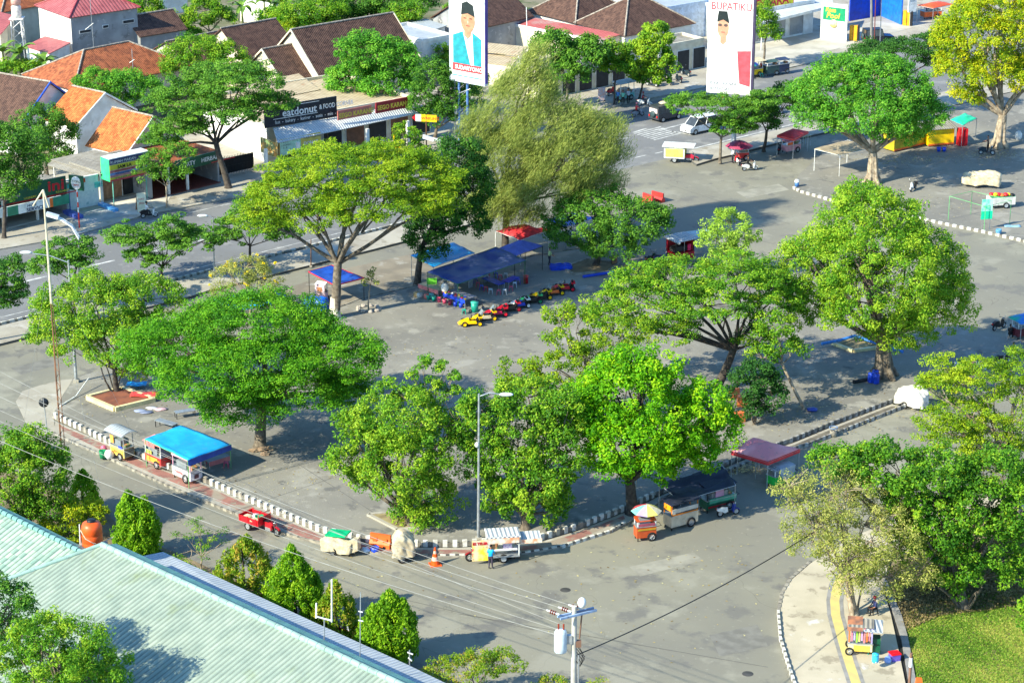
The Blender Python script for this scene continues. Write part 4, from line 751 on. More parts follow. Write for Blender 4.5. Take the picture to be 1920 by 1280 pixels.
shedpoly('lean_to', 'red and grey sheet lean-to along the brown hipped houses', [(956, 44, 3.3), (995, 32, 3.7), (1166, 64, 3.7), (1128, 77, 3.3)], tile_mat('faded_red_sheets', c_(196, 112, 108), c_(168, 86, 86), .4, 3, 'corr', stain=(c_(170, 164, 156), .12, .5), depth=.03), crm, fascia=(0, 3, wht))
shedpoly('canopy', 'cream sheet canopy roof behind the casuarina', [(872, 76, 3.6), (990, 88, 3.6), (975, 104, 3.3), (872, 94, 3.3)], t_cr, None, posts=1)
shedpoly('canopy', 'lower cream canopy roof nearest the casuarina', [(872, 97, 3.0), (972, 107, 3.0), (960, 124, 2.8), (872, 112, 2.8)], t_cr, crm)
house('house', 'pale blue-white building behind the hipped house by the right billboard', (1240, 20), (1345, 2), 4.5, 10, None, 'flat', t_sil, paint('bluewhite_wall', 190, 206, 226), over=.1)
hs = house('shop_row', 'shaded row of small shops with dark openings behind the street trees', (1010, 135), (1320, 76), 3.5, 4, None, 'flat', t_gy, crm, over=.1, cat='shops', wins=[('front', 2 + 2.6 * i, 1.35, 1.9, 2.5, drk, 'door') for i in range(10)])
# herbal shop and its neighbours
def openshop(name, label, A, Bp, ze, W, fl, cols=(), roof=None, back=crm, cat='shop'):
    a, c = G(*A, ze), G(*Bp, ze); L = (c - a).length; root = thing(name, label, cat, (a.x, a.y, .12), ang(a, c)); h = ze - .12
    MB().box((L / 2, W / 2, .05), (L, W, .1)).build('floor', [fl], root)
    b = MB(); b.box((L / 2, W - .1, h / 2), (L - .02, .2, h)); b.box((.1, W / 2, h / 2), (.2, W - .42, h)); b.box((L - .1, W / 2, h / 2), (.2, W - .42, h)); b.build('wall', [back], root)
    MB().box((L / 2, W / 2, h + .1), (L + .2, W + .2, .2)).build('roof', [roof or gry], root)
    for x in cols: MB().box((x, .15, h / 2), (.22, .22, h)).build('column', [wht], root)
    return root, L, h
r_, L_, h_ = openshop('herbal_shop', 'open-fronted herbal shop with a dark red floor under a green sign', (283, 318), (412, 287), 3.3, 7, redf, (2.2, 4.6), t_or2, gry)
for k in range(4):
    MB().box((1.6 + k * 1.9, 6.2, 1.0), (1.5, .6, 1.8)).build('shelf', [wood], r_)
sign('shop_sign', 'dark green sign band lettered ORTY HERBAL', (330, 323), (410, 303), 2.5, 1.15, grn, [('ORTY', .62, .9, .35, whp, dict(bold=.01)), ('HERBAL', .62, 3.3, .35, whp, dict(bold=.01))], extra=[(4.6, .02, 3.1, .1, paint('red_trim', 190, 30, 36))])
r_, L_, h_ = openshop('corner_shop', 'small shop with brown wooden shutters under the striped banner', (188, 325), (282, 302), 3.3, 5, conc, (.15, 4.6), t_gy, crm)
MB().box((1.7, .6, 1.35), (2.6, .08, 2.5)).build('shutter', [wood], r_); MB().box((3.9, .65, 1.3), (1.2, .06, 2.4)).build('doorway', [drk], r_); MB().box((4.9, .6, 1.3), (.6, .1, 2.5)).build('pier', [crm], r_)
MB().box((3.0, .6, 1.3), (.1, .14, 2.5)).build('door_frame', [wht], r_)
sg = thing('banner_box', 'box banner with a bright green end and coloured lines of text', 'shop sign', G(207, 342, 2.7), ang(G(207, 342, 2.7), G(256, 331, 2.7)))
MB().box((2.4, .75, 1.2), (4.8, 1.5, 2.35)).build('box', [paint('box_white', 225, 225, 222)], sg)
MB().box((-.03, .75, 1.2), (.04, 1.5, 2.3)).build('green_end', [paint('mint_green', 60, 225, 140)], sg)
for i, (m, z0_, hh) in enumerate(((paint('banner_navy', 52, 58, 104), 1.75, .55), (paint('banner_yellow', 206, 200, 60), 1.2, .5), (paint('banner_pink', 196, 120, 120), .92, .24), (paint('banner_blue', 110, 140, 190), .66, .22), (paint('banner_rose', 190, 132, 130), .44, .2), (paint('banner_yellow', 0, 0, 0), .22, .2), (paint('banner_red', 200, 60, 80), .04, .16))):
    MB().box((2.4, -.02, z0_ + hh / 2), (4.76, .04, hh)).build('banner_stripe', [m], sg)
text('RUMAH MAKAN', .42, whp, sg, (.1, -.05, 1.85)); text('SAM LA', .5, blk, sg, (.9, -.05, 1.24), bold=.01); text('SOTO AYAM BAKSO NASI', .2, paint('dkred', 130, 20, 30), sg, (.6, -.05, .95)); text('SATE GULAI TONGSENG', .2, paint('dkblue', 30, 40, 120), sg, (.6, -.05, .68)); text('ES TEH ES JERUK KOPI', .19, paint('dkblue', 0, 0, 0), sg, (.6, -.05, .24))
for x in (.4, 4.4): MB().tube([(x, .2, -2.6), (x, .2, 0)], .05, 6).build('post', [paint('mint_post', 120, 200, 180)], sg)
shedpoly('shop_roof', 'weathered grey corrugated shop roof in front of the orange gable', [(95, 299, 3.3), (178, 281, 3.7), (252, 298, 3.7), (188, 327, 3.3)], t_gy, None, posts=1, cat='shed')
shedpoly('awning', 'lower grey sheet awning edge over the patterned white wall', [(88, 309, 3.0), (98, 301, 3.2), (190, 327, 3.2), (168, 334, 2.9)], t_gy, None, posts=0, cat='awning')
pw = freewall('shop_wall', 'white wall with faint round patterns and teal patches beside the green signs', (126, 395), (186, 383), 3.1, mat('patterned_wall', (.74, .74, .70), .7, c2=(.62, .64, .62), scale=2, patch=[((.35, .45, .46), 1.4, .66)]))
for x, z_ in ((3.6, 2.1), (.4, 2.6)): MB().box((x, -.1, z_), (.9, .04, .6)).build('teal_patch', [paint('teal_patch', 100, 200, 190)], pw)
for k in range(2): MB().box((1.4 + k * .6, -.105, 2.8), (.3, .04, .4)).build('red_figure', [paint('tomato', 230, 80, 40)], pw)
r_, L_, h_ = openshop('sign_shop', 'dim open shop behind the long green sign with red letters', (-60, 392), (128, 345), 3.1, 5, conc, (4, 8), t_gy, gry)
s = sign('shop_sign', 'long dark green sign with big red letters ini', (-60, 399), (125, 362), 2.5, 1.75, grn, [('ini', 1.5, 8.6, .52, paint('sign_red', 205, 30, 40), dict(bold=.03, sx=1.35)), ('KELUARGA', .3, 9.5, .2, paint('sign_yellow', 230, 210, 60), {}), ('LAUNDRY', .3, 6.0, .2, paint('sign_yellow', 0, 0, 0), {})], extra=[(0, -.02, 11.9, .1, paint('sign_red', 0, 0, 0))])
s = sign('banner', 'white banner reading HOME SERVICE below the green sign', (-60, 422), (116, 384), 1.55, .95, paint('banner_white', 226, 236, 236), [('HOME', .36, 6.5, .5, paint('slate', 60, 80, 110), dict(bold=.01)), ('SERVICE', .5, 6.4, .05, paint('slate', 0, 0, 0), dict(bold=.015, sx=1.1))], extra=[(9.2, .0, 2.0, .93, paint('banner_green', 50, 140, 110)), (4.3, 0, 1.2, .93, paint('banner_green', 0, 0, 0)), (9.0, 0, .35, .93, paint('banner_orange', 230, 120, 50))])
# round-faced green board on a pole, red and white pole
o = thing('shop_sign', 'small green board with a white oval on a blue post', 'shop sign', G(132, 401, .12), R(-20))
MB().tube([(0, 0, 0), (0, 0, 2.6)], .06, 6).build('post', [paint('blue_post', 60, 80, 150)], o); MB().box((.9, 0, 3.3), (1.6, .14, 1.5)).build('board', [grn], o)
MB().ell((.9, -.09, 3.3), (.55, .04, .68), 0, 20, 12).build('oval', [whp], o); text('TOKO', .34, grn, o, (.5, -.14, 3.35)); text('OBAT', .26, paint('sign_red', 0, 0, 0), o, (.55, -.14, 3.02))
o = thing('striped_pole', 'thin red and white striped pole on the forecourt', 'pole', G(149, 427, .12)); [MB().tube([(0, 0, i * .52), (0, 0, i * .52 + .52)], .07, 7).build('band', [paint('pole_red', 220, 60, 40) if i % 2 == 0 or i < 3 else whp], o) for i in range(8)]
tag(MB().box((0, 0, .18), (3.0, .5, .3), rz=R(-49)).build('low_wall', [paint('blue_step', 90, 160, 220)], None, G(203, 391, .12)), 'low white and blue step wall in front of the wooden shutters', 'low wall')
tag(MB().box((0, 0, .2), (2.6, .8, .35), rz=R(-49)).build('low_wall', [paint('blue_counter', 70, 90, 170)], None, G(137, 405, .12)), 'dark blue low ledge behind the striped pole', 'low wall')
# sack-like A-board
o = thing('menu_board', 'tall cream A-shaped notice board with a cloth at the kerb', 'notice board', G(266, 396, .13), R(20))
MB().hexa([(-.5, -.35, 0), (.5, -.35, 0), (.5, -.3, 0), (-.5, -.3, 0), (-.45, 0, 1.9), (.45, 0, 1.9), (.45, .05, 1.9), (-.45, .05, 1.9)]).build('front_panel', [paint('board_cream', 232, 222, 190)], o)
MB().hexa([(-.5, .6, 0), (.5, .6, 0), (.5, .65, 0), (-.5, .65, 0), (-.45, .06, 1.9), (.45, .06, 1.9), (.45, .1, 1.9), (-.45, .1, 1.9)]).build('back_panel', [wood], o)
text('NASI', .26, paint('sign_red', 0, 0, 0), o, (-.3, -.12, 1.2), (R(80), 0, 0)); text('PECEL', .22, paint('sign_red', 0, 0, 0), o, (-.3, -.2, .8), (R(80), 0, 0))
# donut building
donut = house('shop_building', 'long low shop building with tall white left wall under the black sign', (499, 235), (772, 186), 4.3, 14, None, 'flat', t_cr, crm, over=.1, left=wht, cat='shop building',
      wins=[('front', 2.5 + 2.9 * i, 1.6, 2.3, 2.9, brn if i % 2 else drk, 'door') for i in range(7)])
shedpoly('awning', 'long pale corrugated awning along the donut shop', [(512, 240, 4.1), (757, 196, 4.1), (786, 212, 3.2), (521, 268, 3.2)], t_wh, None, posts=0, cat='awning')
for i, (x, y) in enumerate(((560, 322), (690, 296), (765, 280), (500, 335))): tag(MB().box((0, 0, 1.6), (.3, .3, 3.2), rz=R(38)).build('pillar', [wht], None, G(x, y, .12)), ['white awning pillar behind the yellow banner', 'white awning pillar in the middle of the dark shopfront', 'white awning pillar near the small bushy tree', 'white gate pillar at the left end of the awning'][i], 'pillar')
shedpoly('roof_patch', 'grey sheet roof with a rusty strip behind the black sign', [(450, 160, 4.6), (560, 138, 4.6), (600, 168, 4.4), (480, 192, 4.4)], t_cr, crm, cat='shed')
sign('shop_sign', 'black board lettered atdonut and FOOD CORNER above the awning', (497, 241), (632, 219), 4.2, 2.25, paint('sign_black', 26, 34, 46), [('eatdonut', 1.15, 2.1, .95, whp, dict(bold=.02)), ('& FOOD CORNER', .72, 6.6, 1.12, whp, dict(sx=.72, bold=.01)), ('fast  -  bakery  -  katirer  -  sosis  -  mie  -  nasi', .52, 1.2, .28, whp, dict(sx=.85))], extra=[(1.0, .78, 5.4, .06, whp), (2.6, 2.02, 4.0, .06, whp), (1.0, .2, .01, .01, whp)])
yl = paint('lettering_yellow', 226, 200, 70)
sign('shop_sign', 'dark red sign with yellow lettering, right half', (706, 212), (763, 201), 4.1, 1.05, paint('sign_darkred', 150, 32, 44), [('SEGO KARANG', .72, .15, .24, yl, dict(sx=.86, bold=.02))], frame=paint('sign_darkred', 0, 0, 0))
sign('shop_sign', 'faded brown-red sign with yellow lettering, left half', (634, 226), (697, 214), 4.1, 1.0, paint('sign_faded', 190, 110, 100), [('SEGO KARANG', .72, .15, .2, yl, dict(sx=.9, bold=.02))])
sign('banner', 'yellow and mint menu banner hanging under the awning', (525, 293), (602, 278), 1.6, 1.75, paint('menu_yellow', 214, 190, 90), [('- ROTI\n- DONAT\n- KUE', .3, .2, 1.3, blk, {}), ('DONAT', .5, 3.0, .7, whp, dict(bold=.01)), ('FOOD CORNER', .3, 3.0, 1.35, paint('slate', 0, 0, 0), {})], extra=[(0.02, .02, 2.6, 1.7, paint('menu_mint', 190, 226, 200))])
sign('banner', 'orange food photo banner at the left end of the awning', (489, 285), (520, 296), 1.7, 1.6, mat('food_print', (.75, .35, .08), .6, c2=(.2, .3, .12), scale=1.2, patch=[((.8, .65, .3), 1.5, .55)]), [])
# black gate
o = thing('gate', 'black barred iron gate beside the white wall', 'gate', G(408, 332, .12), R(41)); L = 4.6
for i in range(24): MB().box((i * .2, 0, 1.0), (.04, .04, 2.0 + .1 * (i % 2))).build('bar', [blk], o)
for z_ in (.2, .9, 1.8): MB().box((L / 2, .0, z_), (L, .06, .06)).build('rail', [blk], o)
MB().box((L / 2, .06, 1.0), (L, .03, 1.6)).build('backing_sheet', [paint('gate_dark', 40, 36, 36)], o)
# WARA and the top right
house('shop_building', 'white shop with deep shaded forecourt under the yellow WARA sign', (1395, 28), (1528, 4), 4.2, 8, None, 'flat', t_wh, wht, over=.1, cat='shop building', wins=[('front', 3 + 3.2 * i, 1.6, 2.4, 2.6, gry, 'door') for i in range(3)])
shedpoly('canopy', 'broad white forecourt canopy of the yellow-signed shop', [(1395, 22, 4.2), (1560, -8, 4.2), (1562, 10, 3.7), (1425, 44, 3.7)], t_wh, None, posts=1, fascia=(3, 2, wht))
sign('shop_sign', 'yellow sign reading EWARA in red letters', (1402, 22), (1487, 8), 4.4, 1.9, paint('sign_bright_yellow', 240, 220, 50), [('EWARA', 1.5, 1.2, .25, paint('wara_red', 214, 20, 60), dict(bold=.04, sx=1.1))], frame=paint('wara_red', 0, 0, 0))
pw = freewall('poster_wall', 'free-standing white wall carrying a green food poster', (1538, 73), (1587, 79), 4.7, wht, cat='wall')
L = pw['L']; MB().box((L * .5, -.11, 3.1), (L * .84, .04, 2.4)).build('poster', [paint('poster_green', 20, 150, 100)], pw); MB().box((L * .5, -.135, 2.25), (L * .84, .02, .7)).build('poster_base', [whp], pw)
text('Rasa', .8, yl, pw, (L * .16, -.14, 3.7), shear=.2, bold=.02); text('Pool', 1.0, yl, pw, (L * .2, -.14, 2.9), shear=.2, bold=.02); MB().lathe([(0, -.02), (.55, -.02), (.55, .02)], (L * .5, -.15, 2.2), 16, axis='y').build('noodle_bowl', [mat('noodles', (.75, .6, .2), .6, c2=(.8, .7, .5))], pw)
freewall('painted_wall', 'dark blue painted wall at the top right, shade put into its colour', (1592, 40), (1652, 28), 5.0, paint('wall_blue_shaded', 28, 62, 170), cat='wall')  # shaded face of the blue walls, shade mixed into the paint
freewall('painted_wall', 'bright blue painted wall beside the orange gate boxes, sunlight put into its colour', (1652, 30), (1690, 47), 5.2, paint('wall_blue_sunlit', 30, 110, 220), cat='wall')  # sunlit face of the same blue, light mixed into the paint
sg = sign('notice_board', 'white notice board on the end of the blue wall', (1703, 24), (1718, 22), 2.0, 2.2, whp, [('ATM', .4, .2, 1.4, paint('slate', 0, 0, 0), {})], cat='notice board', posts=(.4,))
for i, (x, y) in enumerate(((1600, 76), (1700, 48))):
    o = thing('gate_box', ['orange gate locker beside the poster wall', 'orange gate locker beside the bright blue wall'][i], 'locker', G(x, y, .12), R(-20)); MB().box((0, 0, 1.0), (1.0, .6, 2.0)).build('body', [paint('amber', 240, 170, 30)], o); MB().box((0, -.32, 1.0), (.06, .05, 1.9)).build('door_gap', [blk], o); MB().box((.62, 0, 1.0), (.2, .62, 2.02)).build('side_frame', [blk], o)
# ---------------------------------------------------------------- south-west roofs
rA, rB = G(191, 1021, 8), G(900, 1352, 8); rd = (rB - rA).normalized(); hd = Vector((-abs(rd.y), -abs(rd.x) , 0)); hd = Vector((rd.y, -rd.x, 0)); hd = hd if hd.x < 0 else -hd
nrm = (hd * .3 + Vector((0, 0, 1))).normalized(); root = thing('green_roofed_building', 'large building with a pale green ribbed roof filling the bottom left', 'building', rA, 0)
pl = lambda x, y: PL(x, y, rA, nrm) - rA
MB().plate([Vector((0, 0, 0)), pl(20, 1084), pl(-120, 1135), pl(-120, 1600), rB - rA + hd * 26 - Vector((0, 0, 7.8)), rB - rA], .15).build('roof', [t_gn], root)
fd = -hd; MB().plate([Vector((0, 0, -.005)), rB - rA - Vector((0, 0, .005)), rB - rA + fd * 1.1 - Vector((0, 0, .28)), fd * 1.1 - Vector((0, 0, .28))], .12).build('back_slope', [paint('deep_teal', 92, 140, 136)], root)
cap = MB(); n_ = 46
for i in range(n_): a = (rB - rA) * (i / n_); c = (rB - rA) * ((i + .96) / n_); cap.tube([a + Vector((0, 0, .02)), c + Vector((0, 0, .02))], .2, 8)
cap.build('ridge_cap', [paint('pale_teal', 140, 170, 162, scale=1)], root)
hc = MB(); hc.tube([Vector((0, 0, .03)), pl(20, 1084) + Vector((0, 0, .03)), pl(-120, 1135) + Vector((0, 0, .03))], .14, 8); hc.build('hip_cap', [paint('pale_teal', 0, 0, 0)], root)
f = [q.xy for q in (fd * .6, rB - rA + fd * .6, rB - rA + hd * 22, pl(-120, 1400), pl(-120, 1140), pl(20, 1088))]
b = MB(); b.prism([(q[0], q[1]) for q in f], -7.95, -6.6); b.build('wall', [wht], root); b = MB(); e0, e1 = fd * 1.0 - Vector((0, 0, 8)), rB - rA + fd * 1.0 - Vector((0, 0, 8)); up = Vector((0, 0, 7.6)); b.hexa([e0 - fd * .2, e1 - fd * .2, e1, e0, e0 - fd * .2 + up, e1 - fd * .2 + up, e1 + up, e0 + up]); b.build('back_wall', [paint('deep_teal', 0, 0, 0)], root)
o = thing('metal_canopy', 'long silver corrugated canopy roof behind the pale green roof', 'canopy', G(268, 1041, 5.2), 0); k = G(268, 1041, 5.2)
PT_ = [G(x, y, 5.2) - k for x, y in ((266, 1042), (306, 1034), (440, 1096), (590, 1166), (766, 1246), (960, 1340))]; PT_ += [PT_[-1] + hd * 4.5 + Vector((0, 0, .7)), PT_[0] + hd * 3 + Vector((0, 0, .45))]
MB().plate(PT_, .06).build('roof_sheet', [t_sil], o); b = MB()
for p in PT_[1:6]: MB().tube([p - Vector((0, 0, 5.2)) + hd * .3, p - Vector((0, 0, .1)) + hd * .3], .08, 6).build('post', [stl], o)
r2 = G(0, 958, 7.6); r3 = G(158, 1037, 7.6); d2_ = (r3 - r2).normalized(); h2 = Vector((d2_.y, -d2_.x, 0)); h2 = h2 if h2.x < 0 else -h2; n2 = (h2 * .38 + Vector((0, 0, 1))).normalized()
root = thing('teal_roofed_building', 'neighbouring building with a teal pantile roof at the left edge', 'building', r2, 0); pq = lambda x, y: PL(x, y, r2, n2) - r2; E0 = r2 - d2_ * 6 - r2
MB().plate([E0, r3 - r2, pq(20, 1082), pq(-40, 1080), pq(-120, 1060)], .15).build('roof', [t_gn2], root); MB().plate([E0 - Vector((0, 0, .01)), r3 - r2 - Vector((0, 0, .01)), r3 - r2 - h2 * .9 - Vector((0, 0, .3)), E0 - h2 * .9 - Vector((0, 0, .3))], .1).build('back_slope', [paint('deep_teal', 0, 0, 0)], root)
cap = MB(); Lr = (r3 - r2).length + 6
for i in range(26): cap.tube([E0 + d2_ * Lr * i / 26, E0 + d2_ * Lr * (i + .9) / 26], [.16, .2], 8)
cap.build('ridge_cap', [paint('mid_teal', 112, 156, 150)], root); b = MB(); b.prism([q.xy[:] for q in (E0 - h2 * .5, r3 - r2 - h2 * .5, pq(40, 1076), pq(-120, 1058))], -7.6, -3.2); b.build('wall', [wht], root)
# orange tank
o = thing('water_tank', 'orange plastic water tank roped to a stand by the teal roof', 'water tank', G(174, 1024, 7.0), 0)
MB().lathe([(0, 0), (.62, 0), (.65, .1), (.65, .35), (.62, .4), (.65, .45), (.65, .85), (.62, .9), (.65, .95), (.65, 1.35), (.55, 1.6), (.25, 1.72), (0, 1.72)], n=24).build('tank', [paint('tank_orange', 236, 92, 34, rough=.4)], o)
MB().lathe([(.28, 1.68), (.28, 1.8), (.24, 1.84), (0, 1.84)], n=16).build('lid', [blk], o)
MB().tube([(-.66, -.2, 1.2), (-.3, -.62, .8), (.2, -.66, .5), (.66, -.1, .35), (1.3, .1, .6)], .03, 5).build('rope', [paint('rope', 200, 190, 170)], o); MB().tube([(-.7, -.2, 1.6), (-.72, -.25, .2), (-.7, -.3, -1)], .04, 5).build('pipe', [whp], o)
MB().box((0, 0, -.1), (1.6, 1.6, .2)).build('platform', [conc], o); [MB().box((a, c, -3.55), (.2, .2, 6.7)).build('leg', [conc], o) for a in (-.65, .65) for c in (-.65, .65)]
# water tower
o = thing('water_tower', 'white lattice water tower with stacked tanks at the top left', 'water tower', G(37, 112, .12), 0)
for a, c in ((-.6, -.6), (.6, -.6), (.6, .6), (-.6, .6)): MB().tube([(a * 1.3, c * 1.3, 0), (a, c, 5.2)], .09, 6).build('leg', [whp], o)
for z_ in (1.3, 2.6, 3.9):
    for a, c in (((-1, -1), (1, -1)), ((1, -1), (1, 1)), ((1, 1), (-1, 1)), ((-1, 1), (-1, -1))): MB().tube([(a[0] * .7, a[1] * .7, z_), (c[0] * .68, c[1] * .68, z_ + 1.2)], .04, 5).build('brace', [whp], o)
MB().box((0, 0, 5.25), (1.7, 1.7, .12)).build('platform', [whp], o); MB().lathe([(0, 5.3), (.6, 5.3), (.62, 5.9), (.58, 6.0), (.62, 6.1), (.62, 6.7), (.4, 6.95), (0, 7)], n=18).build('lower_tank', [paint('tank_white', 220, 216, 210)], o); MB().lathe([(0, 7), (.6, 7.0), (.62, 7.6), (.58, 7.7), (.62, 7.8), (.6, 8.6), (0, 8.8)], n=18).build('upper_tank', [paint('tank_pink', 214, 170, 160)], o)
# ---------------------------------------------------------------- billboards
skin = paint('poster_skin', 196, 138, 108); skin2 = paint('poster_skin_light', 204, 150, 122)
def disc(o, cx, cz, rx, rz, y, m, name, seg=24, top=1, bot=-1):
    b = MB(); pts = []
    for i in range(seg):
        a = 2 * math.pi * i / seg; pts.append((cx + rx * math.cos(a), y, cz + rz * max(bot, min(top, math.sin(a)))))
    b.add(pts, [tuple(range(seg))]); b.add([(p[0], y + .01, p[2]) for p in pts], [tuple(range(seg - 1, -1, -1))]); return b.build(name, [m], o)
def flatp(o, pts, y, m, name):
    b = MB(); b.extr(pts, y, y + .012); return b.build(name, [m], o)
o = thing('billboard', 'billboard of a man in a black cap and teal jacket', 'billboard', G(853, 268, .12), R(-37)); Wd = 4.6; x0, zb = -.55, 7.2; x1 = x0 + Wd; zt = 19
MB().box(((x0 + x1) / 2, .25, (zb + zt) / 2), (Wd, .4, zt - zb)).build('panel', [paint('poster_white', 240, 240, 238)], o)
b = MB(); [b.box(((x0 + x1) / 2, .25, q), (Wd + .3, .5, .3)) for q in (zb - .1, zt)]; [b.box((q, .25, (zb + zt) / 2), (.16, .5, zt - zb + .3)) for q in (x0 - .05, x1 + .05)]; b.build('frame', [paint('frame_steel', 196, 206, 216)], o)
MB().box((x1 + .16, .25, (zb + zt) / 2), (.06, .45, zt - zb)).build('side_edge', [paint('edge_purple', 90, 70, 150)], o)
teal = paint('jacket_teal', 40, 150, 164); X = lambda u: x0 + u * Wd; Z = lambda q: zb + q * .9
flatp(o, [(X(.08), Z(1.95)), (X(.08), Z(5.4)), (X(.38), Z(6.0)), (X(.5), Z(5.4)), (X(.66), Z(6.0)), (X(.92), Z(5.3)), (X(.92), Z(1.95))], .03, teal, 'jacket')
flatp(o, [(X(.38), Z(6.0)), (X(.52), Z(5.0)), (X(.66), Z(6.0)), (X(.7), Z(1.96)), (X(.6), Z(1.96))], .015, whp, 'shirt')
flatp(o, [(X(.42), Z(5.5)), (X(.42), Z(6.6)), (X(.62), Z(6.6)), (X(.62), Z(5.5)), (X(.52), Z(5.2))], .008, skin, 'neck')
disc(o, X(.53), Z(7.4), .95, 1.35, -.002, skin, 'face'); flatp(o, [(X(.33), Z(8.0)), (X(.36), Z(9.4)), (X(.5), Z(9.7)), (X(.68), Z(9.3)), (X(.73), Z(7.9)), (X(.53), Z(8.25))], -.012, paint('cap_black', 34, 44, 46), 'cap')
for u in (.45, .62): MB().box((X(u), -.012, Z(7.65)), (.36, .012, .09)).build('eye', [paint('feature', 50, 34, 32)], o)
MB().box((X(.535), -.012, Z(6.75)), (.5, .012, .09)).build('mouth', [paint('lips', 160, 70, 66)], o); MB().box((X(.535), -.012, Z(7.2)), (.14, .012, .3)).build('nose', [paint('nose_shade', 214, 176, 156)], o)
MB().box((X(.5), .03, Z(1.55)), (Wd * .86, .03, .8)).build('name_band', [paint('band_red', 232, 66, 72)], o); text('SUDARYONO', .62, whp, o, (X(.14), .01, Z(1.32)), bold=.02, sx=.98, rot=(R(90), 0, 0)); MB().box((X(.5), .03, Z(.5)), (Wd * .86, .03, .1)).build('rule', [teal], o)
for a in (0, 1.15): MB().tube([(a + .2, .55, 0), (a + .2, .55, 13)], .14, 8).build('mast', [paint('mast_blue', 90, 130, 190)], o)
b = MB()
for i in range(12): b.tube([(.2, .55, i), (1.35, .55, i + 1)], .04, 5)
b.build('lattice', [stl], o); MB().tube([(-.45, .6, 0), (-.45, .6, 17)], .1, 7).build('side_mast', [stl], o); MB().box((-.1, .4, 3.6), (.35, .3, .9)).build('meter_box', [whp], o)
MB().tube([(2.2, 0, 6.4), (1.2, -.7, 5.9), (.3, .5, 5.9)], .05, 6).build('lamp_arm', [stl], o)
o = thing('billboard', 'white billboard headed BUPATIKU with a man in glasses', 'billboard', G(1373, 291, .22), R(-17)); x0, x1, zb, zt = -3.05, 1.75, 6.7, 20; Wd = x1 - x0
X = lambda u: x0 + u * Wd; Z = lambda q: zb + q - 1.3
MB().box(((x0 + x1) / 2, .25, (zb + zt) / 2), (Wd, .5, zt - zb)).build('panel', [paint('poster_white', 0, 0, 0)], o); MB().box((x1 + .12, .27, (zb + zt) / 2), (.22, .56, zt - zb)).build('side_edge', [paint('edge_dark', 70, 60, 90)], o)
MB().tube([(.05, .3, 0), (.05, .3, 8)], .26, 14).build('pole', [paint('pole_pale', 200, 210, 220)], o); MB().tube([(1.85, .7, 3.5), (1.85, .7, 17)], .07, 7).build('rear_post', [paint('mast_blue', 0, 0, 0)], o)
text('BUPATIKU', 1.15, paint('head_red', 226, 70, 84), o, (X(.06), -.01, Z(10.35)), sx=.82, bold=.01)
flatp(o, [(X(.08), Z(2.8)), (X(.1), Z(6.3)), (X(.26), Z(7.1)), (X(.44), Z(7.1)), (X(.62), Z(6.2)), (X(.68), Z(2.8))], -.008, paint('shirt_white', 246, 247, 250), 'shirt'); flatp(o, [(X(.67), Z(6.0)), (X(.98), Z(6.1)), (X(.98), Z(2.2)), (X(.74), Z(2.5))], -.012, paint('poster_red', 226, 84, 96), 'red_drape')
flatp(o, [(X(.28), Z(6.8)), (X(.28), Z(7.9)), (X(.42), Z(7.9)), (X(.42), Z(6.9)), (X(.35), Z(6.6))], -.014, skin2, 'neck'); disc(o, X(.34), Z(8.45), .62, 1.15, -.018, skin2, 'face'); flatp(o, [(X(.2), Z(9.0)), (X(.23), Z(10.2)), (X(.42), Z(10.2)), (X(.48), Z(8.9)), (X(.34), Z(9.3))], -.026, paint('cap_black', 0, 0, 0), 'cap')
for u in (.27, .4): disc(o, X(u), Z(8.7), .22, .16, -.024, paint('lens', 90, 76, 74), 'spectacle_lens', 12)
MB().box((X(.34), -.028, Z(7.95)), (.42, .01, .08)).build('mouth', [paint('lips', 0, 0, 0)], o)
for tx, zz, s_ in (('ILYAS AKBAR', 2.25, .5), ('ALMADANI S.I.P.', 1.65, .5)): text(tx, s_, paint('outline_grey', 150, 150, 160), o, (X(.06), -.03, Z(zz)), shear=.2)
MB().box((X(.4), -.01, Z(1.5)), (3.0, .02, .05)).build('rule', [paint('outline_grey', 0, 0, 0)], o)
for u, m in ((.28, 'logo_blue'), (.36, 'logo_red'), (.44, 'logo_white')): disc(o, X(u), Z(.9), .16, .16, -.01, paint(m, *dict(logo_blue=(60, 90, 180), logo_red=(220, 60, 60), logo_white=(230, 210, 190))[m]), 'party_mark', 10)
# ---------------------------------------------------------------- vehicles, stalls, people
tyre = paint('tyre', 26, 26, 28, rough=.85); rim = paint('rim', 190, 194, 198, metal=.5); chrome = mat('chrome', (.6, .6, .6), .2, metal=1)
def at(px, py, z=0): return G(px, py, z)
def pang(p, q, z=0): return ang(G(*p, z), G(*q, z))
def wheel(par, x, y, r=.3, wd=.1, spokes=0, rm=rim):
    w_ = MB().lathe([(r * .62, -wd / 2), (r * .95, -wd / 2), (r, -wd / 4), (r, wd / 4), (r * .95, wd / 2), (r * .62, wd / 2)], (x, y, r), 18, axis='y').build('wheel', [tyre], par)
    if spokes:
        b = MB()
        for i in range(spokes): a = 2 * math.pi * i / spokes; b.tube([(x, y, r), (x + math.cos(a) * r * .8, y, r + math.sin(a) * r * .8)], .018, 4)
        b.lathe([(r * .62, -.02), (r * .7, 0), (r * .62, .02)], (x, y, r), 16, axis='y'); b.build('spokes', [rm], w_)
    else: MB().lathe([(0, -wd / 2 - .01), (r * .6, -wd / 2 + .01), (r * .66, -wd / 2), (r * .66, wd / 2), (r * .6, wd / 2 - .01), (0, wd / 2 + .01)], (x, y, r), 14, axis='y').build('rim', [rm], w_)
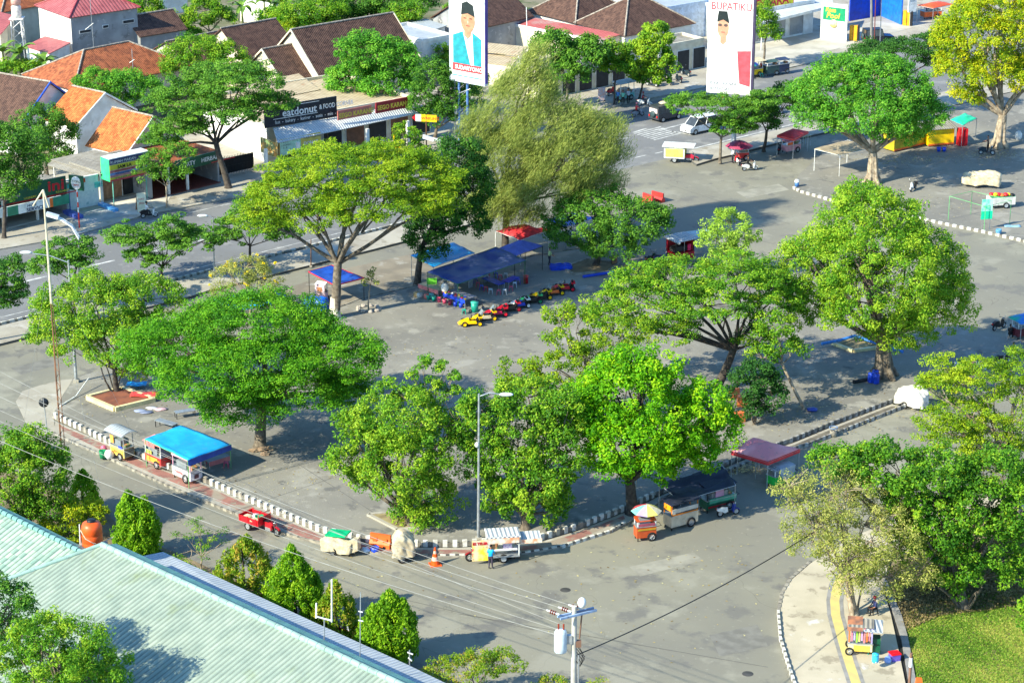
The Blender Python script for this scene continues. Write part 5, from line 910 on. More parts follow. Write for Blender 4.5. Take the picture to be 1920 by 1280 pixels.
def skinmesh(name, bones, mats_, seg_mat, parent=None, sub=1):
    """one continuous body grown over a skeleton: bones = {key:(pos,r,parentkey)}"""
    keys = list(bones); idx = {k: i for i, k in enumerate(keys)}; vs = [bones[k][0] for k in keys]; es = [(idx[k], idx[bones[k][2]]) for k in keys if bones[k][2]]
    me = bpy.data.meshes.new('s'); me.from_pydata(vs, es, []); o = bpy.data.objects.new('s', me); col.objects.link(o)
    m = o.modifiers.new('Skin', 'SKIN'); sv = me.skin_vertices[0].data if me.skin_vertices else None
    if sv is None:
        bpy.context.view_layer.update()
        me.attributes; 
    for i, k in enumerate(keys):
        r = bones[k][1]; r = r if isinstance(r, tuple) else (r, r); me.skin_vertices[0].data[i].radius = r; me.skin_vertices[0].data[i].use_root = (bones[k][2] is None)
    s2 = o.modifiers.new('Sub', 'SUBSURF'); s2.levels = sub; s2.render_levels = sub; bpy.context.view_layer.update()
    nm = bpy.data.meshes.new_from_object(o.evaluated_get(bpy.context.evaluated_depsgraph_get())); bpy.data.objects.remove(o)
    nm.materials.clear(); [nm.materials.append(q) for q in mats_]
    segs = [(Vector(bones[k][0]), Vector(bones[bones[k][2]][0]), seg_mat(k)) for k in keys if bones[k][2]]
    for p in nm.polygons:
        c = p.center; best = 9e9
        for a, b_, mi in segs:
            d = b_ - a; t = max(0, min(1, (c - a).dot(d) / max(1e-9, d.length_squared))); q = (a + d * t - c).length
            if q < best: best = q; p.material_index = mi
        p.use_smooth = True
    ob = bpy.data.objects.new(name, nm); col.objects.link(ob)
    if parent: ob.parent = parent
    return ob
skn = paint('skin', 150, 104, 78, rough=.6); hair = paint('hair', 24, 20, 20)
def person(label, loc, rz, shirt, trous, pose='stand', head=None, group=None, parent=None, armF=.3):
    root = thing('person', label, 'person', loc, rz, group)
    K = {}
    def b(k, p, r, par): K[k] = (p, r, par)
    if pose == 'stand': hz, kx, kz, fx, fz = .92, .02, .48, 0, .06
    elif pose == 'ride': hz, kx, kz, fx, fz = .82, .38, .66, .32, .30
    else: hz, kx, kz, fx, fz = .42, .40, .44, .40, .06
    b('pelvis', (0, 0, hz), .13, None); b('waist', (.01, 0, hz + .16), (.13, .11), 'pelvis'); b('chest', (.03, 0, hz + .38), (.17, .12), 'waist'); b('neck0', (.03, 0, hz + .52), .08, 'chest'); b('neck', (.04, 0, hz + .58), .05, 'neck0')
    b('head0', (.05, 0, hz + .66), (.075, .08), 'neck'); b('head', (.05, 0, hz + .76), (.08, .09), 'head0'); b('crown', (.04, 0, hz + .82), .06, 'head')
    for s in (1, -1):
        n = 'l' if s > 0 else 'r'
        b(n + 'hip', (0, .1 * s, hz - .04), .1, 'pelvis')
        if pose == 'stand': kk = (kx + .06 * s, .11 * s, kz); ff = (fx - .03 * s, .12 * s, fz + .02)
        else: kk = (kx, .16 * s, kz); ff = (fx, .16 * s, fz)
        b(n + 'knee', kk, .068, n + 'hip'); b(n + 'ank', ff, .045, n + 'knee'); b(n + 'toe', (ff[0] + .16, ff[1], max(.035, fz - .03)), .035, n + 'ank')
        b(n + 'sh', (.03, .19 * s, hz + .46), .065, 'chest')
        if pose == 'ride': el, ha, fi = (.2, .25 * s, hz + .26), (.42, .27 * s, hz + .26), (.49, .26 * s, hz + .25)
        elif pose == 'stand': el, ha, fi = (.0 + armF * .3, .24 * s, hz + .2), (.08 + armF * .7, .25 * s, hz - .0 + armF * .2), (.14 + armF * .7, .25 * s, hz - .07 + armF * .2)
        else: el, ha, fi = (.12, .24 * s, hz + .2), (.33, .16 * s, hz + .1), (.41, .14 * s, hz + .08)
        b(n + 'el', el, .045, n + 'sh'); b(n + 'ha', ha, .032, n + 'el'); b(n + 'fi', fi, .026, n + 'ha')
        for j in range(4): b(n + 'f%d' % j, (fi[0] + .07 - abs(j - 1.4) * .008, fi[1] + (j - 1.5) * .02, fi[2] - .03), .008, n + 'fi')
        b(n + 'th', (fi[0] + .02, fi[1] - .045 * s, fi[2] - .01), .009, n + 'ha')
    def sm(k):
        if k in ('head0', 'head', 'crown', 'neck'): return 0
        if k[1:] in ('ha', 'fi', 'th') or (len(k) == 3 and k[1] == 'f'): return 0
        if k[1:] in ('hip', 'knee', 'ank'): return 2
        if k[1:] == 'toe': return 3
        return 1
    skinmesh('body', K, [skn, shirt, trous, paint('shoe', 40, 34, 30)], sm, root)
    hx = K['head'][0]
    f = MB(); f.ell((hx[0] + .085, 0, hx[2] - .02), (.022, .016, .026), 0, 8, 5); [f.ell((hx[0], .088 * s, hx[2] - .01), (.02, .014, .03), 0, 8, 5) for s in (1, -1)]; [f.ell((hx[0] + .08, .03 * s, hx[2] + .015), (.01, .014, .009), 1, 8, 5) for s in (1, -1)]; f.box((hx[0] + .082, 0, hx[2] - .062), (.012, .045, .01), 2)
    f.build('face_features', [skn, hair, paint('mouth_red', 140, 60, 56)], root)
    if head: MB().ell((hx[0] - .005, 0, hx[2] + .02), (.14, .125, .135), 0, 14, 9, squash=-.35).build('helmet', [head], root)
    else: MB().ell((hx[0] - .018, 0, hx[2] + .025), (.1, .09, .1), 0, 14, 9, squash=-.25).build('hair', [hair], root)
    return root
def scooter(label, loc, rz, body, seat=blk, group=None, lean=0, accent=None):
    r = thing('motor_scooter', label, 'motor scooter', loc, rz, group); ac = accent or body
    wheel(r, -.62, 0, .26, .1); wheel(r, .62, 0, .27, .09)
    MB().extr([(-.95, .62), (-.55, .78), (-.1, .72), (-.05, .35), (-.3, .28), (-.55, .42), (-.85, .48)], -.13, .13).build('rear_body', [body], r)
    MB().extr([(-.15, .25), (.35, .25), (.38, .33), (-.15, .35)], -.14, .14).build('footboard', [blk], r)
    b = MB(); b.hexa([(.3, -.17, .28), (.4, -.17, .28), (.4, .17, .28), (.3, .17, .28), (.4, -.12, .86), (.54, -.12, .84), (.54, .12, .84), (.4, .12, .86)]); b.build('leg_shield', [ac], r)
    MB().extr([(-.85, .74), (-.5, .86), (-.08, .80), (-.06, .73), (-.5, .78)], -.12, .12).build('seat', [seat], r)
    MB().tube([(.62, 0, .28), (.5, 0, .62), (.42, 0, .95)], .04, 7).build('fork', [stl], r); MB().extr([(.36, .3), (.44, .48), (.62, .56), (.84, .46), (.9, .32), (.8, .4), (.62, .5), (.48, .42)], -.06, .06).build('front_mudguard', [ac], r)
    h = MB().tube([(.33, -.33, .98), (.44, -.12, .97), (.44, .12, .97), (.33, .33, .98)], .02, 6).build('handlebar', [blk], r)
    for s in (-1, 1): MB().tube([(.36, .24 * s, 1.0), (.33, .3 * s, 1.16)], .01, 4).build('mirror_stalk', [blk], h); MB().ell((.33, .32 * s, 1.2), (.02, .06, .045), 0, 8, 5).build('mirror', [chrome], h)
    MB().ell((.52, 0, .93), (.07, .1, .07), 0, 10, 6).build('headlight', [paint('lamp_glass', 220, 224, 226)], r); MB().box((-.93, 0, .66), (.05, .14, .06)).build('tail_light', [paint('tail_red', 200, 30, 30)], r)
    return r
def trike(label, loc, rz, red, load=None, group=None, bed=True):
    r = thing('cargo_tricycle', label, 'cargo tricycle', loc, rz, group)
    wheel(r, -1.0, -.55, .32, .14); wheel(r, -1.0, .55, .32, .14); wheel(r, 1.25, 0, .32, .11, 8)
    if bed:
        b = MB(); b.box((-.85, 0, .62), (1.9, 1.3, .06)); b.box((-.85, -.63, .85), (1.9, .04, .4)); b.box((-.85, .63, .85), (1.9, .04, .4)); b.box((-1.79, 0, .85), (.04, 1.22, .4)); b.box((.09, 0, .95), (.04, 1.22, .6)); bd = b.build('cargo_bed', [red], r)
        for x in (-1.7, -.9, -.1):
            for y in (-.67, .67): MB().box((x, y, .88), (.07, .04, .5)).build('bed_stake', [red], bd)
        MB().tube([(.1, -.6, 1.2), (.1, -.6, 1.5), (.1, .6, 1.5), (.1, .6, 1.2)], .025, 6).build('headboard_rail', [red], bd)
    MB().extr([(.1, .5), (1.0, .5), (1.05, .75), (.75, .95), (.5, .88), (.1, .85)], -.12, .12).build('tank', [red], r); MB().extr([(.12, .86), (.6, .9), (.6, .98), (.12, .96)], -.14, .14).build('seat', [blk], r)
    MB().box((.5, 0, .38), (.5, .26, .24)).build('engine', [stl], r); fk = MB()
    for s in (-1, 1): fk.tube([(1.25, .09 * s, .32), (1.02, .09 * s, 1.0)], .03, 6)
    fk.tube([(1.02, -.09, 1.0), (1.02, .09, 1.0)], .03, 6); fk.build('fork', [chrome], r); MB().tube([(.8, -.36, 1.08), (1.0, -.1, 1.05), (1.0, .1, 1.05), (.8, .36, 1.08)], .02, 6).build('handlebar', [blk], r)
    MB().extr([(.98, .62), (1.1, .7), (1.3, .7), (1.52, .58), (1.56, .5), (1.3, .66), (1.1, .64)], -.08, .08).build('front_mudguard', [red], r); MB().ell((1.12, 0, .95), (.08, .1, .09), 0, 10, 6).build('headlight', [chrome], r)
    MB().hexa([(.95, -.3, .45), (1.0, -.3, .45), (1.0, .3, .45), (.95, .3, .45), (.98, -.28, .8), (1.03, -.28, .8), (1.03, .28, .8), (.98, .28, .8)]).build('leg_guard', [red], r)
    return r
def cart(label, loc, rz, L=1.9, W=.9, hb=.95, top=2.0, body=None, roof=None, glassy=True, group=None, curved=False, panels=(), post=None, wr=.32, sk=None, over=.2, cat='food cart', name='food_cart', handle=True, wx=None, words=None):
    """a pushed food cart: cabinet, glass case posts, roof, two spoked wheels, handle. Front faces -y"""
    r = thing(name, label, cat, loc, rz, group); post = post or whp; z0 = .28
    MB().box((0, 0, (z0 + hb) / 2), (L, W, hb - z0)).build('cabinet', [body], r); MB().box((0, 0, hb + .02), (L + .1, W + .08, .05)).build('counter', [stl], r)
    for x in (-L / 2 + .05, L / 2 - .05):
        for y in (-W / 2 + .05, W / 2 - .05): MB().box((x, y, (hb + .05 + top) / 2), (.06, .06, top - hb - .05)).build('corner_post', [post], r)
    if curved:
        b = MB(); b.grid(lambda u, v: (-L / 2 - over + (L + 2 * over) * u, -W / 2 - over + (W + 2 * over) * v, top + .1 + .22 * math.sin(math.pi * v)), 10, 8, 0, .03); b.build('roof', [roof or t_wh], r)
    else: MB().hexa([(-L / 2 - over, -W / 2 - over, top), (L / 2 + over, -W / 2 - over, top), (L / 2 + over, W / 2 + over, top), (-L / 2 - over, W / 2 + over, top), (-L / 2 - over, -W / 2 - over, top + .04), (L / 2 + over, -W / 2 - over, top + .04), (L / 2 + over, W / 2 + over, top + .16), (-L / 2 - over, W / 2 + over, top + .16)]).build('roof', [roof or t_wh], r)
    if glassy: MB().box((-.1, 0, hb + .3), (L * .55, W * .8, .46)).build('glass_case', [mat('case_glass', (.22, .25, .27), .1, spec=.7)], r)
    MB().box((L * .33, 0, hb + .14), (L * .22, W * .5, .18)).build('jars', [mat('jars', (.6, .2, .1), .5, c2=(.1, .25, .1), scale=6)], r)
    for k, (face, x0, z_, ww, hh, m) in enumerate(panels):
        if face == 'f': MB().box((x0, -W / 2 - .02, z_), (ww, .03, hh)).build('panel', [m], r)
        elif face == 'r': MB().box((L / 2 + .02, x0, z_), (.03, ww, hh)).build('panel', [m], r)
        else: MB().box((-L / 2 - .02, x0, z_), (.03, ww, hh)).build('panel', [m], r)
    if words:
        for tx, s, x, z_, m in words: text(tx, s, m, r, (x, -W / 2 - .045, z_), ext=.004)
    x = wx if wx is not None else L * .25; wheel(r, x, -W / 2 - .08, wr, .06, 8); wheel(r, x, W / 2 + .08, wr, .06, 8)
    for y in (-W / 2 + .1, W / 2 - .1): MB().box((-L / 2 + .1, y, z0 / 2), (.06, .06, z0)).build('leg', [blk], r)
    if handle: MB().tube([(L / 2, -W * .35, hb * .9), (L / 2 + .4, -W * .35, hb * .95), (L / 2 + .4, W * .35, hb * .95), (L / 2, W * .35, hb * .9)], .02, 6).build('handle', [blk], r)
    return r
def tarp(label, pts, m, h=2.2, z=0, sag=.12, wr=.06, pole=None, peak=0, valance=None, cat='canopy', name='tarp_canopy', poles=True, group=None, nseg=14, cw=None):
    """cloth canopy from four corners seen in the photo at height z+h, on poles"""
    W = [G(x, y, z + (hh or h)) for x, y, hh in [(p + (None,))[:3] for p in pts]]; c = sum(W, Vector()) / 4; o = Vector((c.x, c.y, z)); r = thing(name, label, cat, o, 0, group); L = [p - o for p in W]
    ph = [rnd.uniform(0, 6) for _ in range(4)]
    def fn(u, v):
        p = L[0].lerp(L[1], u).lerp(L[3].lerp(L[2], u), v); e = 16 * u * (1 - u) * v * (1 - v)
        if peak: zz = peak * (1 - max(abs(2 * u - 1), abs(2 * v - 1))) ** .8
        else: zz = -sag * e
        zz += wr * (math.sin(u * 9 + v * 5 + ph[0]) * math.sin(v * 7 - u * 3 + ph[1]) + .5 * math.sin(u * 17 + ph[2] + v * 4))
        return p + Vector((0, 0, zz))
    b = MB(); b.grid(fn, nseg, nseg, 0, .02); ro = b.build('cover', [m], r)
    if valance:
        b = MB(); hh, vm = valance
        for i in range(4):
            p, q = L[i], L[(i + 1) % 4]; n = (q - p).cross(Vector((0, 0, 1))).normalized() * .02; dn = Vector((0, 0, -hh)); u = Vector((0, 0, .03)); b.hexa([p - n + dn, q - n + dn, q + n + dn, p + n + dn, p - n + u, q - n + u, q + n + u, p + n + u])
        b.build('valance', [vm], r)
    if poles:
        for p in L: MB().tube([(p.x * .98, p.y * .98, 0), (p.x * .98, p.y * .98, p.z)], .035, 6).build('pole', [pole or stl], r)
        fr = MB(); [fr.tube([L[i] - Vector((0, 0, .05)), L[(i + 1) % 4] - Vector((0, 0, .05))], .025, 5) for i in range(4)]; fr.build('frame', [pole or stl], r)
    return r
def umbrella(label, loc, r0, h, cols, group=None, n=8):
    r = thing('parasol', label, 'parasol', loc, 0, group); MB().tube([(0, 0, 0), (0, 0, h + .05)], .025, 6).build('pole', [stl], r)
    for i in range(n):
        a0, a1 = 2 * math.pi * i / n, 2 * math.pi * (i + 1) / n; b = MB(); P = lambda a, t: Vector((math.cos(a) * r0 * t, math.sin(a) * r0 * t, h - .42 * r0 * t ** 1.6)); up = []
        for j in range(5): t = j / 4; up += [P(a0, t), P(a1, t)]
        lo = [p - Vector((0, 0, .015)) for p in up]; f = [(2 * j, 2 * j + 2, 2 * j + 3, 2 * j + 1) for j in range(4)]; b.add(up + lo, f + [tuple(q + 10 for q in x[::-1]) for x in f] + [(8, 9, 19, 18)]); b.build('panel', [cols[i % len(cols)]], r)
    return r
def cloak(label, loc, rz, size, m, name='covered_cart', cat='covered cart', wheels=True, lumps=3, group=None, drop=.25):
    """something under a draped sheet: lumpy cloth over the load, wheels showing below"""
    r = thing(name, label, cat, loc, rz, group); L, W, Hh = size; ph = [rnd.uniform(0, 6) for _ in range(6)]; b = MB(); nu, nv = 44, 22
    vs = []; 
    for j in range(nv + 1):
        t = j / nv; zz = drop + (Hh - drop) * (1 - t)
        for i in range(nu):
            a = 2 * math.pi * i / nu; k = min(1, t * 3.2) ** .5; fl = 1 + .06 * math.sin(a * 7 + ph[0] + t * 2) * t + .05 * math.sin(a * lumps + ph[1]); sq = 1 / max(abs(math.cos(a)), abs(math.sin(a))) ** .92
            hmp = .09 * Hh * (math.sin(math.cos(a) * 3 * k + ph[2]) + math.cos(math.sin(a) * 4 * k + ph[3])) * (1 - t)
            vs.append((math.cos(a) * L / 2 * k * fl * min(sq, 1.36), math.sin(a) * W / 2 * k * fl * min(sq, 1.36), zz + hmp + (.08 * math.sin(a * 5 + ph[4]) if j == nv else 0)))
    vs = [(x + .035 * math.sin(y * 13 + z * 9 + ph[5]) + rnd.uniform(-.015, .015), y + .03 * math.sin(x * 15 + z * 7), z + .04 * math.sin(x * 8 + y * 11 + ph[2])) for x, y, z in vs]
    b.add(vs, [(j * nu + i, (j + 1) * nu + i, (j + 1) * nu + (i + 1) % nu, j * nu + (i + 1) % nu) for j in range(nv) for i in range(nu)] + [tuple(range(nu))] , 0, True); b.build('cover', [m], r)
    MB().box((0, 0, drop + .15), (L * .75, W * .7, .2)).build('frame', [blk], r)
    if wheels:
        for s in (-1, 1): wheel(r, -L * .12, s * W * .46, .3, .08, 8)
        for s in (-1, 1): MB().box((L * .38, s * W * .3, .15), (.06, .06, .3)).build('leg', [blk], r)
    return r
def stool(label, loc, m, group, rz=0):
    r = thing('stool', label, 'stool', loc, rz, group); MB().box((0, 0, .42), (.34, .34, .06), 0, top=.9).build('seat', [m], r)
    for a in (-1, 1):
        for c in (-1, 1): MB().tube([(a * .17, c * .17, 0), (a * .13, c * .13, .4)], .03, 5).build('leg', [m], r)
    return r
def table(label, loc, rz, L, W, top, m2=None, h=.75, cloth=None, group=None, cat='table', name='table'):
    r = thing(name, label, cat, loc, rz, group); MB().box((0, 0, h), (L, W, .05)).build('tabletop', [top], r)
    for a in (-1, 1):
        for c in (-1, 1): MB().box((a * (L / 2 - .06), c * (W / 2 - .06), h / 2 - .01), (.05, .05, h - .03)).build('leg', [m2 or stl], r)
    if cloth: MB().box((0, -W / 2 - .015, h - .15), (L, .02, .36)).build('cloth', [cloth], r)
    return r
blu = paint('tarp_blue', 30, 80, 180, rough=.5, c2=c_(20, 60, 150), scale=1); sky_b = paint('tarp_sky', 40, 176, 240, rough=.45, c2=c_(30, 150, 226), scale=.7); navy = paint('tarp_navy', 50, 66, 130, rough=.55, c2=c_(92, 102, 138), scale=.6, patch=[(c_(60, 84, 160), .4, .6), (c_(110, 114, 126), 1.5, .72)])
dkb = paint('tarp_dark', 40, 46, 66, rough=.6, c2=c_(28, 32, 48), scale=.6); redt = paint('tent_red', 214, 56, 62, rough=.6); pinkt = paint('tent_pink', 240, 160, 160, rough=.6, c2=c_(226, 136, 138), scale=.5); crmt = paint('tarp_cream', 208, 196, 168, rough=.8, c2=c_(184, 168, 138), scale=2.5)
scarlet = paint('scarlet', 208, 30, 42, rough=.35, coat=.3); yelp = paint('yellow_plastic', 246, 200, 20, rough=.35); grnp = paint('green_plastic', 30, 140, 90); blup = paint('blue_plastic', 30, 70, 200, rough=.4); tealp = paint('teal_plastic', 30, 160, 140, rough=.4); pinkp = paint('pink_plastic', 214, 80, 110, rough=.4)
orn = paint('orange_plastic', 236, 110, 50, rough=.5); magp = paint('magenta_plastic', 216, 30, 90, rough=.4)
# --- near kerb, left to right
K1 = pang((230, 850), (400, 925)); ZF = .137
cart('pale yellow cart with a curved silver roof on the red path', at(230, 857, ZF), K1, 1.7, .95, 1.0, 2.05, paint('cart_yellow', 232, 210, 120), t_sil, curved=True, over=.28, post=stl, panels=[('f', 0, .62, 1.4, .42, paint('cart_print', 236, 196, 90)), ('f', -.55, 1.5, .4, .6, paint('cart_orange', 240, 170, 80)), ('r', 0, .62, .85, .6, paint('grey_panel', 110, 124, 120)), ('f', .45, 1.05, .5, .2, blup)], words=[('TAHU', .3, -.55, .52, paint('sign_red', 0, 0, 0))])
for i, (x, y, r_, m, nm, lb) in enumerate(((193, 858, .28, grnp, 'bin', 'green round bin left of the curved-roof cart'), (205, 859, .36, whp, 'sack', 'white bulging rubbish sack beside the green bin'), (195, 846, .25, paint('pink_bag', 216, 110, 140), 'bag', 'pink plastic bag on top of the bin'))):
    z_ = 0.137 if i < 2 else .137
    b = MB()
    if nm == 'bin': b.lathe([(0, 0), (r_ * .8, 0), (r_, .6), (r_ * .9, .62), (r_ * .85, .3), (0, .3)], n=16)
    else: b.ell((0, 0, r_ * .9), (r_, r_ * .85, r_ * 1.1), 0, 12, 8, .12)
    tag(b.build(nm, [m], None, at(x, y, z_)), lb, nm)
tent1 = tarp('bright blue tarpaulin stall canopy on green poles at the near kerb', [(271, 822, 2.3), (352, 862, 2.3), (433, 832, 2.1), (340, 796, 2.55)], sky_b, 2.3, z=.1, sag=.1, wr=.03, pole=paint('pole_green', 110, 170, 110))
b = MB(); g = G(352, 862, 2.4); o2 = G(433, 832, 2.2); d = (o2 - g); n = Vector((0, 0, -.42)); b.plate([Vector((0, 0, 0)), d, d + n, n * 1.15], .02); b.build('hanging_flap', [blu], tent1, g - tent1.location + Vector((.03, -.03, -.02)))
cart('red and yellow food cart under the left half of the blue canopy', at(297, 872, ZF), K1, 1.9, .95, .95, 1.9, paint('cart_red', 224, 60, 60), pinkt, over=.1, panels=[('f', -.1, .6, 1.3, .4, paint('cart_orange', 0, 0, 0)), ('r', 0, 1.4, .9, .9, paint('curtain_grey', 140, 140, 160)), ('f', -.3, 1.75, 1.2, .32, paint('pink_board', 226, 130, 130)), ('f', -.45, 1.15, .7, .3, mat('snacks', (.7, .55, .1), .6, c2=(.2, .4, .1), scale=8))], words=[('GORENGAN', .26, -.6, .55, yl)])
cart('white and pink food cart at the near corner of the blue canopy', at(352, 898, ZF), K1, 2.1, 1.1, 1.0, 2.0, paint('cart_white', 236, 226, 228), paint('cart_pinkroof', 232, 180, 190), over=.05, post=paint('post_pink', 226, 170, 190), panels=[('f', 0, 1.93, 2.1, .2, paint('post_pink', 0, 0, 0)), ('f', -.4, .7, .9, .08, paint('pink_board', 0, 0, 0)), ('r', 0, .55, .4, .3, paint('dark_print', 90, 50, 60))], words=[('MARTABAK', .18, -.6, .55, paint('sign_red', 0, 0, 0))], wr=.36)
table('low pink and grey bench table behind the white and pink cart', at(408, 872, ZP), R(40), 1.9, .7, paint('grey_top', 150, 150, 160), cloth=paint('pink_board', 0, 0, 0), h=.6)
stool('pink stool at the end of the low bench table', at(424, 876, ZP), pinkp, 'stools by the blue canopy'); stool('small dark pink stool beside the bench table', at(392, 868, ZP), paint('dusky_pink', 190, 60, 90), 'stools by the blue canopy')
table('grey bench left of the blue canopy, the nearer of two', at(312, 803, ZP), R(-35), 1.9, .6, stl, blk, h=.55, group='grey benches on the plaza', name='bench', cat='bench'); table('grey bench left of the blue canopy, the farther of two', at(347, 781, ZP), R(25), 1.6, .6, stl, blk, h=.5, group='grey benches on the plaza', name='bench', cat='bench')
table('grey bench in the shade behind the rain tree', at(385, 740, ZP), R(15), 2.2, .6, stl, blk, h=.5, group='grey benches on the plaza', name='bench', cat='bench')
KR = pang((470, 988), (530, 1010))
tr1 = trike('red three-wheeled cargo motorcycle loaded with sacks parked at the near kerb', at(495, 996), KR, scarlet)
for i, (x, y, m, lb) in enumerate(((-1.3, -.2, crmt, 'tan sack in the back of the red cargo motorcycle'), (-.9, .2, paint('lilac_sack', 206, 190, 210), 'lilac sack in the middle of the red cargo bed'), (-.4, 0, grnp, 'green basin on the load of the red cargo motorcycle'), (-.5, -.35, crmt, 'small tan bag nearest the rider seat of the red tricycle'))):
    p = tr1.location + Matrix.Rotation(KR, 3, 'Z') @ Vector((x, y, .66)); b = MB(); b.ell((0, 0, .18), (.38, .26, .2), 0, 12, 8, .1) if i != 2 else b.lathe([(0, .32), (.26, .32), (.34, .44), (.3, .44), (.24, .36), (0, .36)], n=14); tag(b.build('sack' if i != 2 else 'basin', [m], None, p), lb, 'sack' if i != 2 else 'basin')
KK = pang((610, 1030), (670, 1042))
cg = cloak('cargo tricycle under a cream sheet with a green lid on top', at(636, 1036), KK + .1, (2.3, 1.15, 1.25), crmt, lumps=2); MB().box((-.1, .1, 1.42), (1.5, 1.1, .1), ry=-.06).build('green_lid', [paint('lid_green', 10, 180, 120)], cg); MB().hexa([(.75, -.5, .2), (1.5, -.3, .5), (1.5, .3, .5), (.75, .5, .3), (.75, -.4, 1.1), (1.45, -.2, 1.3), (1.45, .3, 1.3), (.75, .4, 1.1)]).build('loose_sheet', [crmt], cg)
cloak('tall cart shrouded in cream canvas between the water barrier and the traffic cone', at(757, 1048), R(10), (1.5, 1.4, 2.0), crmt, lumps=2, drop=.4)
def barrier(label, loc, rz, m, group=None, s=1):
    r = thing('water_barrier', label, 'barrier', loc, rz, group); MB().extr([(-.28, 0), (.28, 0), (.28, .28), (.1, .5), (.09, .95), (-.09, .95), (-.1, .5), (-.28, .28)], -.75, .75).build('shell', [m], r)
    for y in (-.38, .38):
        MB().box((.0, y, .08), (.58, .22, .17)).build('forklift_slot', [blk], r); MB().box((.14, y, .55), (.1, .3, .26)).build('recess', [m], r)
    return r
barrier('orange plastic water barrier standing on the red path', at(714, 1024, ZF), R(-85) + KK, orn)
tag(MB().lathe([(0, 0), (.25, 0), (.3, .45), (.26, .45), (.22, .05), (0, .05)], n=16).build('bucket', [blup], None, at(703, 1036, .0)), 'blue plastic bucket beside the orange water barrier', 'bucket')
tag(MB().ell((0, 0, .18), (.34, .28, .22), 0, 12, 8, .15).build('bag', [paint('thin_plastic', 190, 210, 226)], None, at(686, 1035, 0)), 'pale blue crumpled plastic bag left of the blue bucket', 'bag')
o = thing('traffic_cone', 'orange traffic cone with pale bands near the canvas-covered cart', 'traffic cone', at(816, 1058), .3); MB().box((0, 0, .03), (.75, .75, .06)).build('base', [paint('cone_orange', 244, 90, 20)], o)
pr = [(.3, .06), (.24, .35), (.18, .62), (.13, .85), (.09, 1.05), (.05, 1.3)]
for i in range(5): MB().lathe([pr[i], pr[i + 1]], n=16).build('cone_body' if i % 2 == 0 else 'band', [paint('cone_orange', 0, 0, 0) if i % 2 == 0 else paint('cone_band', 236, 190, 170)], o)
# snack tricycle
KS = R(188); r = trike('food tricycle with a yellow printed panel and awning boards at the bend of the kerb', at(915, 1050), KS, paint('dark_red', 150, 30, 36), bed=False)
MB().box((-1.0, 0, .5), (2.2, 1.3, .1)).build('deck', [stl], r)
for x in (-2.05, .05):
    for y in (-.6, .6): MB().box((x, y, 1.25), (.07, .07, 1.4)).build('post', [whp], r)
MB().box((-1.0, 0, 2.0), (2.3, 1.5, .1)).build('roof', [t_wh], r); MB().box((-1.0, -.55, .8), (2.0, .1, .5)).build('back_panel', [whp], r)
MB().box((-1.0, .72, 1.75), (2.1, .04, .42)).build('front_board', [mat('board_print', (.8, .72, .6), .6, c2=(.8, .3, .15), scale=2.5)], r); MB().box((.62, .62, 1.05), (1.1, .05, 1.5)).build('side_banner', [mat('snack_print', (.85, .72, .05), .5, c2=(.8, .6, .45), scale=1.6, patch=[((.75, .08, .08), 3, .62)])], r); text('ES TELER', .26, paint('sign_red', 0, 0, 0), r, (1.14, .66, 1.5), (R(90), 0, R(180)), bold=.01)
MB().box((-1.0, .1, .95), (1.9, .9, .08)).build('shelf', [whp], r); MB().box((-.4, .2, 1.2), (.5, .4, .4)).build('jars', [mat('jars', 0)], r); MB().box((-1.3, .2, 1.2), (.6, .4, .36)).build('cups', [mat('cups', (.75, .7, .72), .4, c2=(.5, .3, .6), scale=7)], r)
MB().hexa([(-3.6, -.5, 1.75), (-2.2, -.5, 1.75), (-2.2, .5, 1.6), (-3.6, .5, 1.6), (-3.6, -.5, 1.8), (-2.2, -.5, 1.8), (-2.2, .5, 1.65), (-3.6, .5, 1.65)]).build('side_awning', [t_wh], r); MB().box((-2.9, .52, 1.5), (1.5, .04, .3)).build('awning_board', [mat('board_print', 0)], r)
person('person in a bright blue shirt standing at the food tricycle with a yellow panel', at(920, 1066), R(75), paint('shirt_cyan', 20, 170, 230), paint('trouser_grey', 70, 64, 80), head=None, armF=.5)
person('person in pale clothes sitting behind the food tricycle', at(968, 1043, .0), R(200), paint('shirt_lilac', 180, 176, 210), paint('trouser_dark', 40, 40, 56), 'sit'); stool('brown stool behind the food tricycle', at(969, 1045, 0), paint('brown_plastic', 110, 50, 40), 'stools by the food tricycle')
# umbrella cart, orange cart, tarpaulin stall
cart('small orange-red vendor cart beneath the striped parasol', at(1209, 1010), R(15), 1.4, .8, 1.1, 1.5, paint('cart_rust', 196, 84, 40), paint('cart_rust', 0, 0, 0), over=0, panels=[('f', .0, 1.25, 1.2, .2, paint('cart_mauve', 150, 70, 90)), ('f', 0, .9, 1.3, .12, paint('cart_mustard', 190, 150, 40))], wr=.34)
umbrella('parasol with red, cream, teal, lilac and yellow panels over the small orange cart', at(1211, 1006), 1.08, 2.45, [paint('par_yellow', 226, 214, 110), paint('par_cream', 226, 214, 190), paint('par_red', 190, 70, 80), paint('par_red', 0, 0, 0), paint('par_teal', 120, 204, 200), paint('par_lilac', 176, 160, 214), paint('par_yellow', 0, 0, 0), paint('par_cream', 0, 0, 0)])
cart('orange and cream sided cart left of the dark tarpaulin', at(1276, 985), R(32), 2.3, 1.0, 1.1, 2.0, paint('cart_beige', 216, 196, 170), dkb, over=.15, post=paint('post_orange', 210, 120, 30), panels=[('f', 0, 1.5, 2.2, .3, paint('cart_beige2', 196, 190, 180)), ('l', 0, 1.75, .8, .5, paint('lantern_orange', 250, 150, 30)), ('f', 0, 1.2, 2.2, .1, paint('post_orange', 0, 0, 0))], wx=.5, wr=.38)
